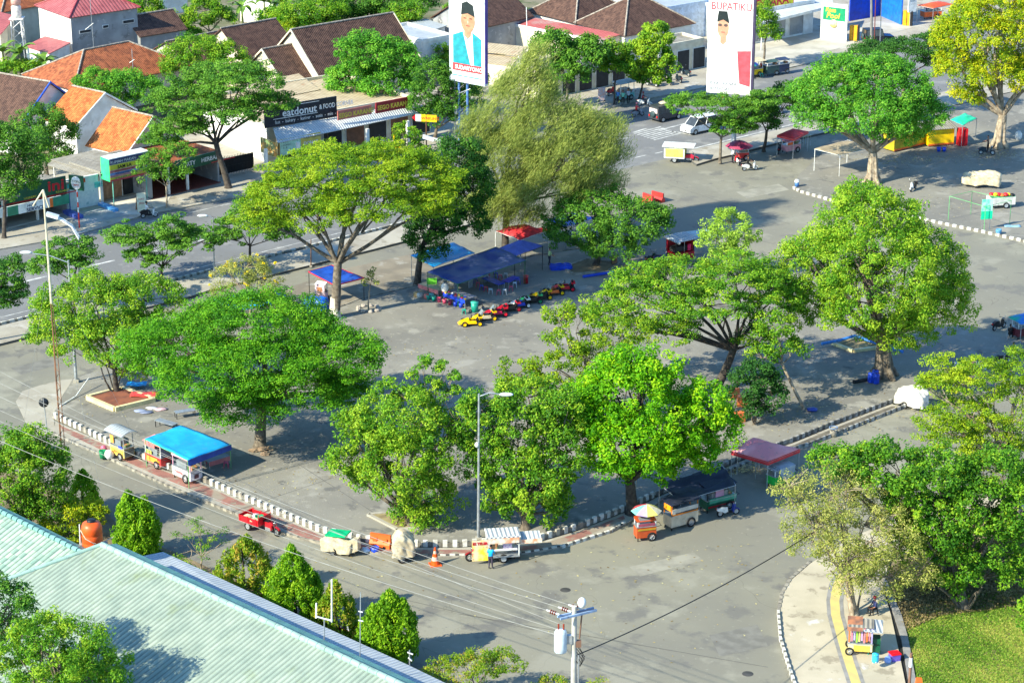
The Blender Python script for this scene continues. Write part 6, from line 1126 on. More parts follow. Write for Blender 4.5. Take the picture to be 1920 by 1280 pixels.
tarp('long sagging dark blue tarpaulin roof in the shade of the lime green tree', [(1235, 905, 2.1), (1275, 938, 2.0), (1380, 908, 1.9), (1355, 872, 2.4)], dkb, 2.1, z=.05, sag=.2, wr=.07, pole=stl, cat='stall roof')
cart('dark green food cart with a pale green cloth under the dark tarpaulin', at(1345, 952), R(30), 2.5, 1.0, .95, 1.9, paint('cart_dkgreen', 16, 90, 66), dkb, over=.05, post=blk, panels=[('f', .1, .9, 2.3, .36, paint('cloth_green', 90, 176, 140)), ('f', 0, .45, 2.3, .14, paint('dark_red', 0, 0, 0)), ('f', -.2, 1.4, .7, .5, paint('cloth_pink', 200, 150, 180))])
scooter('white scooter with a blue front parked under the tarpaulin edge', at(1365, 966), R(20), whp, blk, accent=paint('scooter_blue', 40, 60, 140))
# red tents and green cart
tarp('faded pink pop-up tent with a red valance over the green cart', [(1371, 846, 2.3), (1440, 866, 2.3), (1500, 842, 2.3), (1425, 828, 2.3)], pinkt, 2.3, z=.0, peak=.75, wr=.015, valance=(.25, redt), name='popup_tent', cat='tent')
tarp('second faded pink tent peak just behind the first', [(1383, 838, 2.2), (1418, 846, 2.2), (1446, 830, 2.2), (1410, 822, 2.2)], pinkt, 2.2, z=.1, peak=.6, wr=.015, valance=(.2, pinkt), name='popup_tent', cat='tent')
gc = cart('bright green cart half covered with a silver sheet inside the pink tent', at(1463, 908), R(38), 2.0, .9, .95, 1.4, paint('cart_green', 40, 190, 70), t_sil, over=0, glassy=False); MB().hexa([(-.2, -.5, .5), (.8, -.5, .5), (.8, .45, .6), (-.2, .45, .6), (-.6, -.5, 1.5), (1.0, -.5, 1.5), (1.0, .45, 1.6), (-.6, .45, 1.6)]).build('draped_sheet', [paint('sheet_silver', 176, 186, 196)], gc)
cloak('rounded white-sheeted cart parked at the right end of the double kerb', at(1709, 764), R(-40), (2.5, 1.3, 1.75), paint('sheet_white', 206, 202, 194, rough=.8, scale=3), lumps=2, drop=.35)
o = thing('bin', 'grey concrete litter bin with an open top at the double kerb', 'bin', at(1562, 818), 0); MB().lathe([(0, 0), (.24, 0), (.28, .5), (.26, .52), (.2, .5), (.2, .1), (0, .1)], n=14).build('body', [curbm], o); MB().lathe([(.34, .7), (.36, .78), (.3, .8), (.28, .72)], n=14).build('rim', [paint('rim_blue', 110, 130, 160)], o); MB().tube([(.25, 0, .5), (.3, 0, .72)], .03, 5).build('bracket', [stl], o)
for i, (x, y) in enumerate(((1633, 716), (1642, 718), (1641, 711))):
    o = thing('drum', ['left one of the blue drums beside the thick trunk', 'right front blue drum beside the thick trunk', 'blue drum standing behind the other two by the thick trunk'][i], 'drum', at(x, y, ZP), 0, 'blue drums'); MB().lathe([(0, 0), (.26, 0), (.29, .08), (.27, .28), (.29, .32), (.27, .52), (.29, .56), (.27, .78), (.2, .82), (0, .82)], n=18).build('body', [blup], o); MB().lathe([(.06, .82), (.06, .86), (0, .86)], n=8).build('cap', [blk], o)
tag(MB().tube([(0, 0, .15), (1.0, .45, .17), (2.2, .9, .2)], .15, 8).build('rolled_mat', [blk], None, at(1600, 719, ZP)), 'black rolled mat lying left of the blue drums', 'rolled mat')
tag(MB().ell((0, 0, .12), (.45, .3, .16), 0, 12, 7, .2).build('bundle', [paint('bundle_blue', 60, 80, 170)], None, at(1523, 770, ZP)), 'small blue cloth bundle at the foot of the leaning pale tree', 'bundle')
# --- plaza left: planter and clothes
def planter(label, pts, m, hh=.35, fill=soil, z=ZP):
    W = gp(pts, z + hh); c = sum(W, Vector()) / len(W); r = thing('planter', label, 'planter', (c.x, c.y, z), 0); P = [(p.x - c.x, p.y - c.y) for p in W]; n = len(P)
    for i in range(n):
        a, b_ = Vector((*P[i], 0)), Vector((*P[(i + 1) % n], 0)); d = b_ - a; MB().box((a + b_) / 2 + Vector((0, 0, hh / 2)), (d.length - .05, .28, hh), rz=ang(a, b_)).build('rim_wall', [m], r)
    MB().prism([(x * .9, y * .9) for x, y in P], .02, hh * .75).build('soil_bed', [fill], r); return r
planter('square cream planter of red soil round the left plaza tree', [(163, 741), (215, 763), (290, 745), (228, 724)], paint('planter_cream', 220, 206, 160), fill=mat('red_soil', (.26, .09, .05), .95, c2=(.17, .06, .04)))
tag(MB().grid(lambda u, v: (u * 2.2, v * 1.1, .04 + .03 * math.sin(u * 9) * math.cos(v * 6)), 12, 6).build('blanket', [paint('blanket_red', 214, 70, 60)], None, at(243, 744, ZP + .3)), 'orange-red blanket spread over the planter edge', 'blanket')
tag(MB().grid(lambda u, v: (u * 1.6, v * .9, .05 + .05 * math.sin(u * 9) * math.cos(v * 6)), 12, 6).build('blanket', [sky_b], None, at(236, 724, ZP + .25)), 'light blue plastic sheet on the back of the planter', 'plastic sheet')
for i, (x, y, c3) in enumerate(((262, 771, (150, 160, 190)), (285, 766, (200, 200, 210)), (302, 768, (216, 180, 190)), (275, 774, (120, 130, 160)))): tag(MB().ell((0, 0, .06), (.5, .3, .09), 0, 12, 6, .25).build('clothes_pile', [paint('clothes%d' % i, *c3)], None, at(x, y, ZP)), ['blue-grey clothes spread left on the plaza floor', 'white clothes in the middle of the row on the floor', 'pink clothes at the right of the row on the floor', 'dark blue clothes nearest the grey bench'][i], 'clothes', 'clothes laid out on the plaza')
planter('low kerbed tree pit of the yellow-green tree', [(690, 962), (745, 990), (835, 985), (790, 955)], conc, .14, mat('pit_soil', (.32, .26, .13), .95, c2=(.22, .17, .09)))
planter('low kerbed tree pit with dry soil left of the round leafy tree', [(1560, 640), (1600, 655), (1650, 648), (1610, 632)], paint('planter_cream', 0, 0, 0), .25, mat('pit_soil', 0))
tag(MB().tube([(0, 0, .35), (1.6, .5, .5), (3.0, 1.6, .5), (4.4, .2, .42), (6.6, -1.8, .3)], .13, 7).build('rolled_tarpaulin', [paint('tarp_pale_blue', 60, 130, 210)], None, at(1540, 652, ZP)), 'long pale blue rolled tarpaulin draped over the dry tree pit', 'rolled tarpaulin')
for i, (x, y) in enumerate(((485, 845), (470, 846), (500, 842), (492, 852))): tag(MB().ell((0, 0, .1), (.4, .3, .16), 0, 8, 5, .25, sm=False).build('rock', [mat('rubble', (.36, .26, .17), .9, c2=(.22, .15, .1), scale=3)], None, at(x + 6, y, ZP)), 'brown stones and roots round the foot of the rain tree', 'rock', 'stones round the rain tree')
for i in range(9):
    a = i * .7; tag(MB().ell((0, 0, .1), (.22, .18, .16), 0, 8, 5, .2, sm=False).build('rock', [mat('pale_stone', (.5, .43, .38), .9, c2=(.34, .3, .26), scale=3)], None, at(691 + 20 * math.cos(a), 580 + 6 * math.sin(a), ZP)), 'pale stones ringed round the ragged sapling', 'rock', 'stones round the sapling')
# --- plaza back left
tarp('small bright blue canopy with a red hem beside the painted trunk', [(578, 509, 2.25), (628, 535, 2.2), (683, 521, 2.25), (622, 497, 2.3)], blu, 2.25, z=.02, sag=.1, wr=.02, pole=blk, valance=(.07, redt))
cart('pink banner stand under the small bright blue canopy', at(603, 566, .02), R(-20), 1.0, .6, 1.0, 1.7, paint('stand_pink', 226, 180, 196), whp, over=0, glassy=False, handle=False, panels=[('f', 0, 1.0, .9, 1.5, paint('banner_pale_pink', 236, 200, 206)), ('f', 0, 1.2, .5, .6, paint('cart_orange', 0, 0, 0))], cat='stand', name='banner_stand')
cloak('bright blue tarpaulin heaped over a cart left of the painted trunk', at(592, 582, .1), R(-10), (2.0, 1.4, 1.35), paint('tarp_royal', 20, 100, 214, rough=.4), wheels=False, drop=.05, name='covered_goods', cat='covered goods')
scooter('black motor scooter beside the heaped blue tarpaulin', at(560, 585, .02), R(-60), blk, blk); scooter('dark scooter with a white panel left of the heaped blue tarpaulin', at(545, 580, .02), R(-70), paint('scooter_teal', 30, 60, 60), blk, accent=whp)
umbrella('parasol with yellow, green and red panels behind the flat-crowned rain tree', at(508, 588, 0), 1.45, 2.3, [paint('pb_red', 220, 50, 60), paint('pb_green', 50, 150, 50), paint('pb_cream', 226, 210, 130), paint('pb_blue', 60, 110, 190)])
tarp('blue tarpaulin seen between the dry shrub and the rain tree', [(400, 562, 2.2), (440, 585, 2.2), (520, 568, 2.2), (470, 548, 2.2)], sky_b, 2.2, z=0, sag=.15, wr=.05)
# big blue pavilion
green_pole = paint('pole_dkgreen', 30, 110, 70)
tarp('large dark blue tarpaulin awning over the toy tables', [(800, 510, 2.3), (858, 532, 2.2), (986, 488, 2.3), (930, 462, 3.0)], navy, 2.3, z=ZP, sag=.12, wr=.06, pole=green_pole, name='market_awning', cat='awning')
tarp('light blue tarpaulin roof behind the large dark blue awning', [(770, 478, 2.5), (812, 500, 2.5), (890, 474, 2.9), (850, 454, 2.9)], sky_b, 2.3, z=0, sag=.05, wr=.03, name='market_awning', cat='awning')
tarp('violet-blue tent joined to the right end of the large awning', [(925, 470, 2.3), (965, 481, 2.3), (1018, 461, 2.3), (985, 452, 2.3)], paint('tent_violet', 96, 106, 180, rough=.6), 2.3, z=ZP, peak=.8, wr=.02, pole=blk, name='popup_tent', cat='tent')
tarp('crumpled red tent under the casuarina', [(928, 432, 2.3), (975, 450, 2.0), (1030, 430, 2.3), (975, 422, 2.6)], redt, 2.3, z=.1, sag=-.5, wr=.09, name='popup_tent', cat='tent', pole=whp)
tarp('bright blue tarpaulin glimpsed through the dark tree right of the casuarina', [(1020, 412, 2.2), (1060, 426, 2.2), (1115, 408, 2.2), (1075, 398, 2.2)], paint('tarp_vivid', 40, 90, 220), 2.2, z=0, sag=.1, wr=.06)
tag(MB().box((0, 0, .9), (.9, .05, 1.0)).build('signboard', [paint('lime_board', 130, 230, 70)], None, at(810, 549, ZP)), 'lime green board hanging at the left end of the dark blue awning', 'board')
TA = pang((805, 550), (880, 575), ZP)
table('long pink-edged display table with teal and pink buckets hanging along it', at(812, 552, ZP), TA, 2.6, 1.2, crmt, cloth=paint('pink_board', 0, 0, 0), h=.8); table('long blue-edged display table at the near end of the awning', at(862, 568, ZP), TA, 2.8, 1.4, paint('grey_top', 0, 0, 0), cloth=blup, h=.8)
for i, m in enumerate((tealp, tealp, pinkp, pinkp, paint('maroon_plastic', 150, 50, 70), blup, blup)):
    p = at(803 + i * 10.2, 561 + i * 2.6, ZP); tag(MB().lathe([(0, 0), (.15, 0), (.2, .42), (.17, .42), (.13, .05), (0, .05)], n=12).build('bucket', [m], None, p), ['teal bucket at the left end of the display tables', 'second bucket, teal, beside the leftmost one', 'first of the two pink buckets under the display tables', 'second of the two pink buckets under the display tables', 'maroon bucket between the pink and blue ones', 'first of the two blue buckets under the display tables', 'second blue bucket, at the right end of the row'][i], 'bucket', 'buckets along the display tables')
for i in range(16): 
    m = (scarlet, yelp, grnp, blup, pinkp, whp)[i % 6]; k = at(830 + (i % 8) * 6, 548 + (i % 8) * 1.9, ZP + .83) + Vector((0, (i // 8) * .5, 0)); tag(MB().box((0, 0, .06), (.16, .14, .12), rz=i * .7).build('toy', [m], None, k), 'small coloured toy laid out on a display table', 'toy', 'toys on the display tables')
tag(MB().ell((0, 0, .45), (.36, .36, .45), 0, 14, 9, .05).build('sack', [whp], None, at(834, 548, ZP + .8)), 'round white sack on the display table under the awning', 'sack')
stool('teal stool at the near corner of the awning', at(870, 589, ZP), tealp, 'teal stools'); 
o = thing('drum', 'teal drum with a lid right of the teal stool', 'drum', at(890, 584, ZP)); MB().lathe([(0, 0), (.3, 0), (.33, .85), (0, .85)], n=16).build('body', [tealp], o); MB().lathe([(.35, .83), (.35, .9), (0, .93)], n=16).build('lid', [paint('teal_lid', 60, 180, 160)], o)
table('low blue table among the small stools under the awning, left part', at(925, 536, ZP), pang((900, 530), (945, 548), ZP), 2.4, .8, blup, h=.5); table('low blue table among the small stools under the awning, right part', at(958, 533, ZP), pang((945, 540), (975, 526), ZP), 1.8, .8, blup, h=.5)
sm_ = [paint('stool_white', 210, 214, 220), scarlet, pinkp, blup, paint('stool_violet', 100, 90, 190)]
SP = ((892, 530, 4), (896, 538, 2), (903, 543, 3), (911, 546, 1), (920, 550, 0), (935, 552, 2), (946, 551, 0), (958, 545, 2), (965, 538, 0), (972, 532, 4), (915, 522, 2), (930, 520, 3), (938, 524, 2), (948, 521, 0))
for i, (x, y, c4) in enumerate(SP):
    cs = sorted(q[0] for q in SP if q[2] == c4); kx = cs.index(x); cn = ['white', 'red', 'pink', 'blue', 'violet'][c4]
    stool('%s small %s stool under the large dark blue awning' % ((['leftmost', 'second', 'third', 'fourth', 'fifth'][kx] if len(cs) > 1 else 'only'), cn) + (', counted from the left' if 0 < kx else ''), at(x, y, ZP), sm_[c4], 'small %s stools under the awning' % cn)
tag(MB().lathe([(0, 0), (.22, 0), (.2, .5), (.26, .75), (0, .8)], n=12).build('bin', [scarlet], None, at(986, 531, ZP)), 'red plastic bin at the foot of the right awning pole', 'bin')
o = thing('pole_sign', 'small white plate on a grey post at the awning edge', 'sign', at(976, 497, ZP)); MB().tube([(0, 0, 0), (0, 0, 1.5)], .04, 6).build('post', [stl], o); MB().box((0, 0, 1.85), (.2, .04, .7)).build('plate', [whp], o)
for i, (x, y, c5) in enumerate(((787, 558, (190, 190, 186)), (800, 560, (206, 120, 110)), (808, 559, (110, 190, 190)), (781, 556, (190, 160, 110)))): tag(MB().ell((0, 0, .2), (.3, .25, .28), 0, 10, 7, .18).build('bag', [paint('bag%d' % i, *c5)], None, at(x, y, ZP)), ['grey bag leaning on the trunk left of the display tables', 'salmon bag between the grey and pale blue ones', 'pale blue bag nearest the display tables', 'tan bag farthest left by the trunk'][i], 'bag')
for i, (x, y) in enumerate(((845, 542), (872, 536), (900, 526))):
    o = thing('goods_rack', ['rack of packed toys at the left end under the big awning', 'rack of packed toys in the middle under the big awning', 'rack of packed toys at the right under the big awning'][i], 'rack', at(x, y, ZP), TA); MB().box((0, 0, .85), (1.5, .5, .06)).build('shelf', [stl], o); MB().box((0, 0, 1.45), (1.5, .5, .06)).build('shelf', [stl], o)
    for a in (-.72, .72): MB().box((a, 0, .8), (.05, .5, 1.6)).build('upright', [stl], o)
    for j in range(8): MB().box((-.55 + (j % 4) * .36, 0, 1.02 + .6 * (j // 4)), (.28, .4, .28 + .04 * (j % 3))).build('box', [(scarlet, yelp, grnp, blup, pinkp, whp, orn, tealp)[(j * 3 + i) % 8]], o)
# go-karts
def kart(label, loc, rz, c1, c2, v=0):
    r = thing('go_kart', label, 'go-kart', loc, rz, 'pedal karts lined up on the plaza')
    for x in (-.55, .55):
        for y in (-.42, .42): wheel(r, x, y, .2, .16, rm=c1)
    MB().box((0, 0, .22), (1.3, .5, .08)).build('chassis', [blk], r)
    MB().hexa([(.2, -.34, .22), (.98, -.28, .16), (.98, .28, .16), (.2, .34, .22), (.2, -.26, .52), (.8, -.16, .34), (.8, .16, .34), (.2, .26, .52)]).build('nose', [c1], r)
    for s in (-1, 1): MB().hexa([(-.35, .3 * s - .1, .2), (.35, .3 * s - .1, .2), (.35, .3 * s + .1, .2), (-.35, .3 * s + .1, .2), (-.3, .3 * s - .07, .4), (.3, .3 * s - .07, .4), (.3, .3 * s + .07, .4), (-.3, .3 * s + .07, .4)]).build('side_pod', [c2], r)
    MB().extr([(-.45, .25), (-.05, .25), (-.05, .33), (-.38, .36), (-.55, .78), (-.63, .76)], -.2, .2).build('seat', [blk], r); MB().box((-.62, 0, .6), (.3, .6, .1)).build('rear_wing', [c1], r)
    MB().tube([(.25, 0, .4), (.02, 0, .62)], .02, 5).build('steering_column', [blk], r); MB().lathe([(.15, -.015), (.17, 0), (.15, .015), (.13, 0), (.15, -.015)], (0, 0, .65), 12, axis='x').build('steering_wheel', [blk], r)
    if v: MB().hexa([(.3, -.3, .45), (.5, -.3, .42), (.5, .3, .42), (.3, .3, .45), (.2, -.26, .78), (.24, -.26, .78), (.24, .26, .78), (.2, .26, .78)]).build('windscreen', [mat('case_glass', 0)], r)
    return r
ye2 = paint('kart_yellow', 250, 196, 0, rough=.3); re2 = paint('kart_red', 224, 20, 50, rough=.3)
kk = [((885, 602), ye2, ye2, 'frontmost yellow pedal kart with an open body', 0), ((910, 588), ye2, crmt, 'second kart from the near end, yellow with a windscreen', 1), ((930, 583), re2, magp, 'magenta-red kart third from the near end', 1), ((953, 577), re2, blk, 'dark red low kart fourth from the near end', 0), ((970, 571), whp, blup, 'white and blue kart in the middle of the row', 0), ((992, 565), grnp, blk, 'green low kart just past the white one', 0), ((1008, 561), ye2, blk, 'yellow low kart beyond the green one', 0), ((1030, 553), ye2, orn, 'yellow and orange kart second from the far end', 1), ((1050, 545), re2, re2, 'bright red kart at the far end of the row', 1)]
for (x, y), a, b_, lb, v in kk: kart(lb, at(884 + (x - 885) * 1.06, 609 + (x - 885) * -.395, ZP), R(192) + rnd.uniform(-.15, .15), a, b_, v).scale = (1.2, 1.15, 1.2)
for i, (x, y) in enumerate(((876, 587), (900, 580))):
    o = thing('balance_bike', ['small black kick bike left of the second kart', 'small black kick bike behind the magenta kart'][i], 'kick bike', at(x, y, ZP), R(30)); wheel(o, -.3, 0, .14, .05); wheel(o, .3, 0, .14, .05); MB().tube([(-.3, 0, .14), (-.1, 0, .4), (.25, 0, .42), (.3, 0, .14)], .025, 5).build('frame', [blk], o); MB().tube([(.22, -.18, .58), (.25, 0, .55), (.22, .18, .58)], .018, 5).build('handlebar', [blk], o); MB().box((-.1, 0, .43), (.22, .1, .05)).build('saddle', [blk], o)
# people and kiosk right of centre
tag(MB().tube([(0, 0, .12), (1.6, .75, .12), (3.4, 1.6, .14), (5.0, 2.4, .12)], .14, 8).build('rolled_tarpaulin', [blup], None, at(1093, 521, ZP)), 'long blue rolled tarpaulin on the plaza under the dark tree', 'rolled tarpaulin')
planter('round soil bed under the dark tree right of the casuarina', [(1055, 500), (1075, 512), (1140, 508), (1160, 490), (1100, 484)], curbm, .16)
cloak('crumpled blue tarpaulin bundle beside the soil bed', at(1052, 504, ZP), 0, (2.0, 1.1, .5), blup, wheels=False, drop=.03, name='tarpaulin_bundle', cat='bundle'); person('person in a pale yellow-green top standing under the dark tree', at(1030, 498, ZP), R(30), paint('shirt_lime', 190, 206, 140), paint('trouser_dark', 0, 0, 0))
person('person in a white shirt seated right of the blue rolled tarpaulin', at(1179, 508, ZP), R(150), paint('shirt_paleblue', 196, 206, 226), paint('trouser_dark', 0, 0, 0), 'sit'); person('person in black seated between the white-shirted person and the scooters', at(1203, 511, ZP), R(200), blk, paint('trouser_dark', 0, 0, 0), 'sit'); person('dark-haired person in grey seated nearest the parked scooters', at(1211, 506, ZP), R(170), paint('shirt_grey', 90, 94, 100), paint('trouser_dark', 0, 0, 0), 'sit')
o = thing('easel', 'small wooden easel chair by the soil bed', 'easel', at(1152, 497, ZP), .3); MB().box((0, 0, .45), (.5, .05, .9), rx=.15).build('board', [wood], o); MB().box((0, .25, .4), (.45, .04, .85), rx=-.2).build('back_leg', [blk], o)
scooter('scooter with raised mirrors beside the red kiosk', at(1222, 493, ZP), R(60), paint('scooter_green', 30, 70, 50), blk); scooter('dark blue scooter tucked in front of the red kiosk', at(1240, 492, ZP), R(30), paint('scooter_navy', 40, 50, 130), blk)
o = thing('kiosk', 'red kiosk with an open hatch and grey sheet roof', 'kiosk', at(1275, 487, .1), R(35)); MB().box((0, 0, .45), (2.2, 1.5, .9)).build('base', [paint('kiosk_red', 170, 20, 40)], o); MB().box((0, .65, 1.5), (2.2, .2, 1.2)).build('back_wall', [paint('kiosk_red', 0, 0, 0)], o); MB().box((1.0, 0, 1.5), (.2, 1.1, 1.2)).build('side_wall', [paint('kiosk_red', 0, 0, 0)], o); MB().box((-.2, 0, 1.2), (1.5, .8, .5)).build('goods', [drk], o); MB().box((.5, -.7, 1.35), (.35, .1, .6)).build('pink_bag', [magp], o)
for x in (-1.05, 1.05): MB().box((x, -.68, 1.5), (.08, .08, 1.2)).build('post', [blk], o)
MB().hexa([(-1.3, -1.0, 2.1), (1.3, -1.0, 2.1), (1.3, 1.0, 2.2), (-1.3, 1.0, 2.2), (-1.3, -1.0, 2.16), (1.3, -1.0, 2.16), (1.3, 1.0, 2.3), (-1.3, 1.0, 2.3)]).build('roof', [t_sil], o); MB().ell((-.9, -.9, 2.05), (.16, .16, .16), 0, 12, 8).build('lamp_globe', [whp], o)
tarp('pale blue-grey sheet awning adjoining the red kiosk', [(1265, 437, 2.3), (1283, 449, 2.2), (1345, 440, 2.2), (1330, 428, 2.3)], paint('tarp_greyblue', 150, 180, 190), 2.3, z=.0, sag=.03, wr=.02, pole=stl)
for i, (x, y) in enumerate(((1215, 381), (1233, 377))): barrier(['left one of two red plastic water barriers on the road', 'right one of two red plastic water barriers on the road'][i], at(x, y), R(38 + 8 * i), paint('barrier_red', 206, 60, 56), 'red water barriers')
# --- upper right
r = trike('tricycle with a white-roofed box and yellow printed side on the road', at(1283, 304), R(-12), paint('tri_red', 210, 40, 70), bed=False); MB().box((-1.0, 0, 1.15), (2.2, 1.5, 1.2)).build('box_body', [whp], r); MB().box((-1.0, -.77, 1.15), (1.9, .04, .9)).build('side_print', [mat('print_yellow', (.8, .72, .15), .5, c2=(.45, .6, .12), scale=1.5, patch=[((.8, .4, .1), 2, .6)])], r); MB().box((.13, 0, 1.15), (.05, 1.3, .95)).build('end_print', [paint('print_green', 150, 170, 60)], r); MB().box((-.6, 0, 1.85), (3.4, 1.9, .09)).build('roof', [whp], r)
umbrella('maroon parasol over a vendor motorcycle', at(1385, 302, .0), 1.5, 2.3, [paint('par_maroon', 150, 50, 84), paint('par_maroon2', 170, 70, 100)])
scooter('vendor motorcycle loaded with boxes under the maroon parasol', at(1382, 308), R(100), whp, blk, accent=scarlet); cart('box cart of bottles under the maroon parasol', at(1392, 300), R(10), 1.2, .7, .9, 1.2, paint('cart_red', 0, 0, 0), t_sil, over=0)
person('person in white with a helmet standing at the maroon parasol', at(1373, 306), R(0), paint('shirt_white2', 226, 226, 230), paint('trouser_dark', 0, 0, 0), head=whp)
sc1 = at(1406, 320); scooter('white scooter carrying a rider in black near the maroon parasol', sc1, R(12), whp, blk); person('rider in black clothes on the white scooter', sc1 + Vector((-.25, -.05, 0)), R(12), blk, blk, 'ride', head=blk)
tarp('small red pop-up tent on the square near the far median', [(1457, 254, 2.2), (1488, 261, 2.2), (1516, 247, 2.2), (1486, 242, 2.2)], redt, 2.2, z=.05, peak=.55, wr=.02, name='popup_tent', cat='tent', valance=(.2, redt))
cart('pink-clothed food table cart beneath the small red tent', at(1483, 285, .1), R(35), 2.0, .9, .9, 1.3, paint('cloth_pink2', 226, 160, 170), paint('cloth_pink2', 0, 0, 0), over=0, glassy=False, panels=[('f', -.5, 1.1, .8, .3, orn)]); scooter('dark motor scooter parked left of the small red tent', at(1461, 287, .05), R(80), blk, blk)
table('olive green crate stand right of the small red tent', at(1508, 273, .1), R(35), 1.2, .9, paint('olive_box', 130, 120, 50), h=1.1)
tarp('tan cloth awning on white poles left of the fluted tree', [(1527, 279, 2.4), (1575, 291, 2.3), (1640, 275, 2.5), (1590, 262, 2.5)], paint('tarp_tan', 168, 152, 126, rough=.8), 2.4, z=.13, sag=.15, wr=.05, pole=whp)
for i, (pts, m, lb) in enumerate((([(1676, 286), (1738, 271)], paint('stall_ochre', 196, 170, 40), 'long low yellow stall behind the fluted tree'), ([(1740, 276), (1788, 272)], paint('stall_yellow', 250, 206, 10), 'bright yellow-sided stall right of the fluted tree'))):
    a, c = G(*pts[0], .13), G(*pts[1], .13); L = (c - a).length; o = thing('market_stall', lb, 'stall', a, ang(a, c)); MB().box((L / 2, .9, 1.0), (L, 1.8, 1.7)).build('cloth_side', [m], o); MB().hexa([(-.2, -.3, 1.95), (L + .2, -.3, 1.95), (L + .2, 2.1, 2.3), (-.2, 2.1, 2.3), (-.2, -.3, 2.0), (L + .2, -.3, 2.0), (L + .2, 2.1, 2.36), (-.2, 2.1, 2.36)]).build('roof', [t_gy], o)
    MB().box((L / 2, -.02, .22), (L, .04, .18)).build('hem', [orn], o)
tarp('mint green tarpaulin roof by the thick fluted yellow-leaved tree', [(1782, 224, 2.5), (1805, 235, 2.4), (1832, 222, 2.5), (1810, 212, 2.6)], paint('tarp_mint', 40, 210, 160), 2.5, z=.13, sag=-.2, wr=.04, pole=stl)
o = thing('cabinet', 'red cabinet right of the bright yellow stall', 'cabinet', at(1803, 272, .13), .2); MB().box((0, 0, .95), (1.0, .8, 1.9)).build('body', [scarlet], o); MB().box((0, -.42, .95), (.04, .03, 1.7)).build('door_gap', [blk], o)
for i, (x, y) in enumerate(((1760, 284), (1770, 284))): tag(MB().lathe([(0, 0), (.18, 0), (.24, .45), (.2, .45), (.16, .05), (0, .05)], n=12).build('bucket', [blup], None, at(x, y, .13)), ['dark blue bucket, left of two by the yellow stall', 'dark blue bucket, right of two by the yellow stall'][i], 'bucket', 'blue buckets by the stall')
tag(MB().ell((0, 0, .45), (.4, .35, .55), 0, 12, 8, .12).build('sack', [whp], None, at(1909, 262, .13)), 'white sack beside the thick fluted tree', 'sack')
scooter('dark motor scooter by the thick fluted tree', at(1850, 290, .13), R(-10), paint('scooter_slate', 40, 56, 66), blk); person('person in brown bending beside the dark scooter near the thick tree', at(1852, 284, .13), R(160), paint('shirt_brown', 110, 80, 70), blk, armF=.7)
scooter('black scooter with white fairing right of the fluted trunk', at(1712, 357, .13), R(-120), blk, blk, accent=paint('fairing', 200, 206, 214))
cloak('cream-sheeted double cart on the square', at(1840, 350, .13), R(-12), (3.9, 1.5, 1.6), crmt, lumps=2, drop=.35)
o = thing('toy_cart', 'white cart heaped with red and yellow toys on the square', 'cart', at(1876, 388, .13), R(12)); MB().box((0, 0, .75), (2.6, 1.2, .8)).build('body', [paint('cart_offwhite', 214, 214, 208)], o); wheel(o, .3, -.66, .32, .1); wheel(o, .3, .66, .32, .1)
for i in range(7): MB().ell((-1.0 + i * .34, rnd.uniform(-.3, .3), 1.28 + rnd.uniform(-.03, .1)), (.3, .3, .2), 0, 9, 6, .15).build('toy', [(scarlet, yelp, scarlet, orn, scarlet, yelp, blk)[i]], o)
MB().box((0, -.3, 1.18), (2.5, .5, .08)).build('greens', [grnp], o); MB().box((-1.33, 0, .75), (.04, 1.1, .7)).build('end_panel', [whp], o)
o = thing('pipe_frame', 'thin green metal pole frame standing on the square', 'pole frame', G(1778, 412, .13), 0); Q = [G(x, y, .13) - o.location for x, y in ((1778, 412), (1820, 402), (1893, 420), (1845, 432))]
for q in Q: MB().tube([q, q + Vector((0, 0, 2.4))], .03, 5).build('post', [paint('frame_green', 110, 190, 120)], o)
for i in range(4): MB().tube([Q[i] + Vector((0, 0, 2.4)), Q[(i + 1) % 4] + Vector((0, 0, 2.4))], .025, 5).build('rail', [paint('frame_green', 0, 0, 0)], o)
o = thing('banner_stand', 'mint green upright banner in front of the toy cart', 'banner', at(1848, 430, .13), R(10)); MB().box((0, 0, 2.05), (1.1, .05, 2.0)).build('banner', [mat('mint_print', c_(90, 220, 180), .5, c2=c_(190, 236, 220), scale=1.6)], o); [MB().tube([(x, 0, 0), (x, 0, 1.1)], .025, 5).build('pole', [stl], o) for x in (-.4, .4)]; MB().box((0, -.04, 1.45), (1.15, .04, .8)).build('lower_print', [paint('mint_solid', 20, 214, 160)], o)
tag(MB().lathe([(0, 0), (.25, 0), (.3, .5), (.27, .62), (.2, .6), (0, .3)], n=14).build('bin', [paint('bin_blue', 90, 150, 190)], None, at(1872, 441)), 'pale blue plastic bin at the painted kerb', 'bin'); tag(MB().grid(lambda u, v: (u * 1.6, v * .7, .03 + .02 * math.sin(u * 8)), 8, 4).build('cloth', [paint('cloth_paleblue', 150, 190, 214)], None, at(1884, 426, .14)), 'pale blue cloth on the ground beside the banner', 'cloth')
o = thing('bin', 'small white and blue canister at the kerb corner', 'bin', at(1494, 350, .13)); MB().lathe([(0, 0), (.22, 0), (.22, .5), (0, .5)], n=14).build('body', [paint('can_blue', 70, 120, 180)], o); MB().lathe([(.26, .5), (.2, .75), (0, .78)], n=14).build('lid', [whp], o)
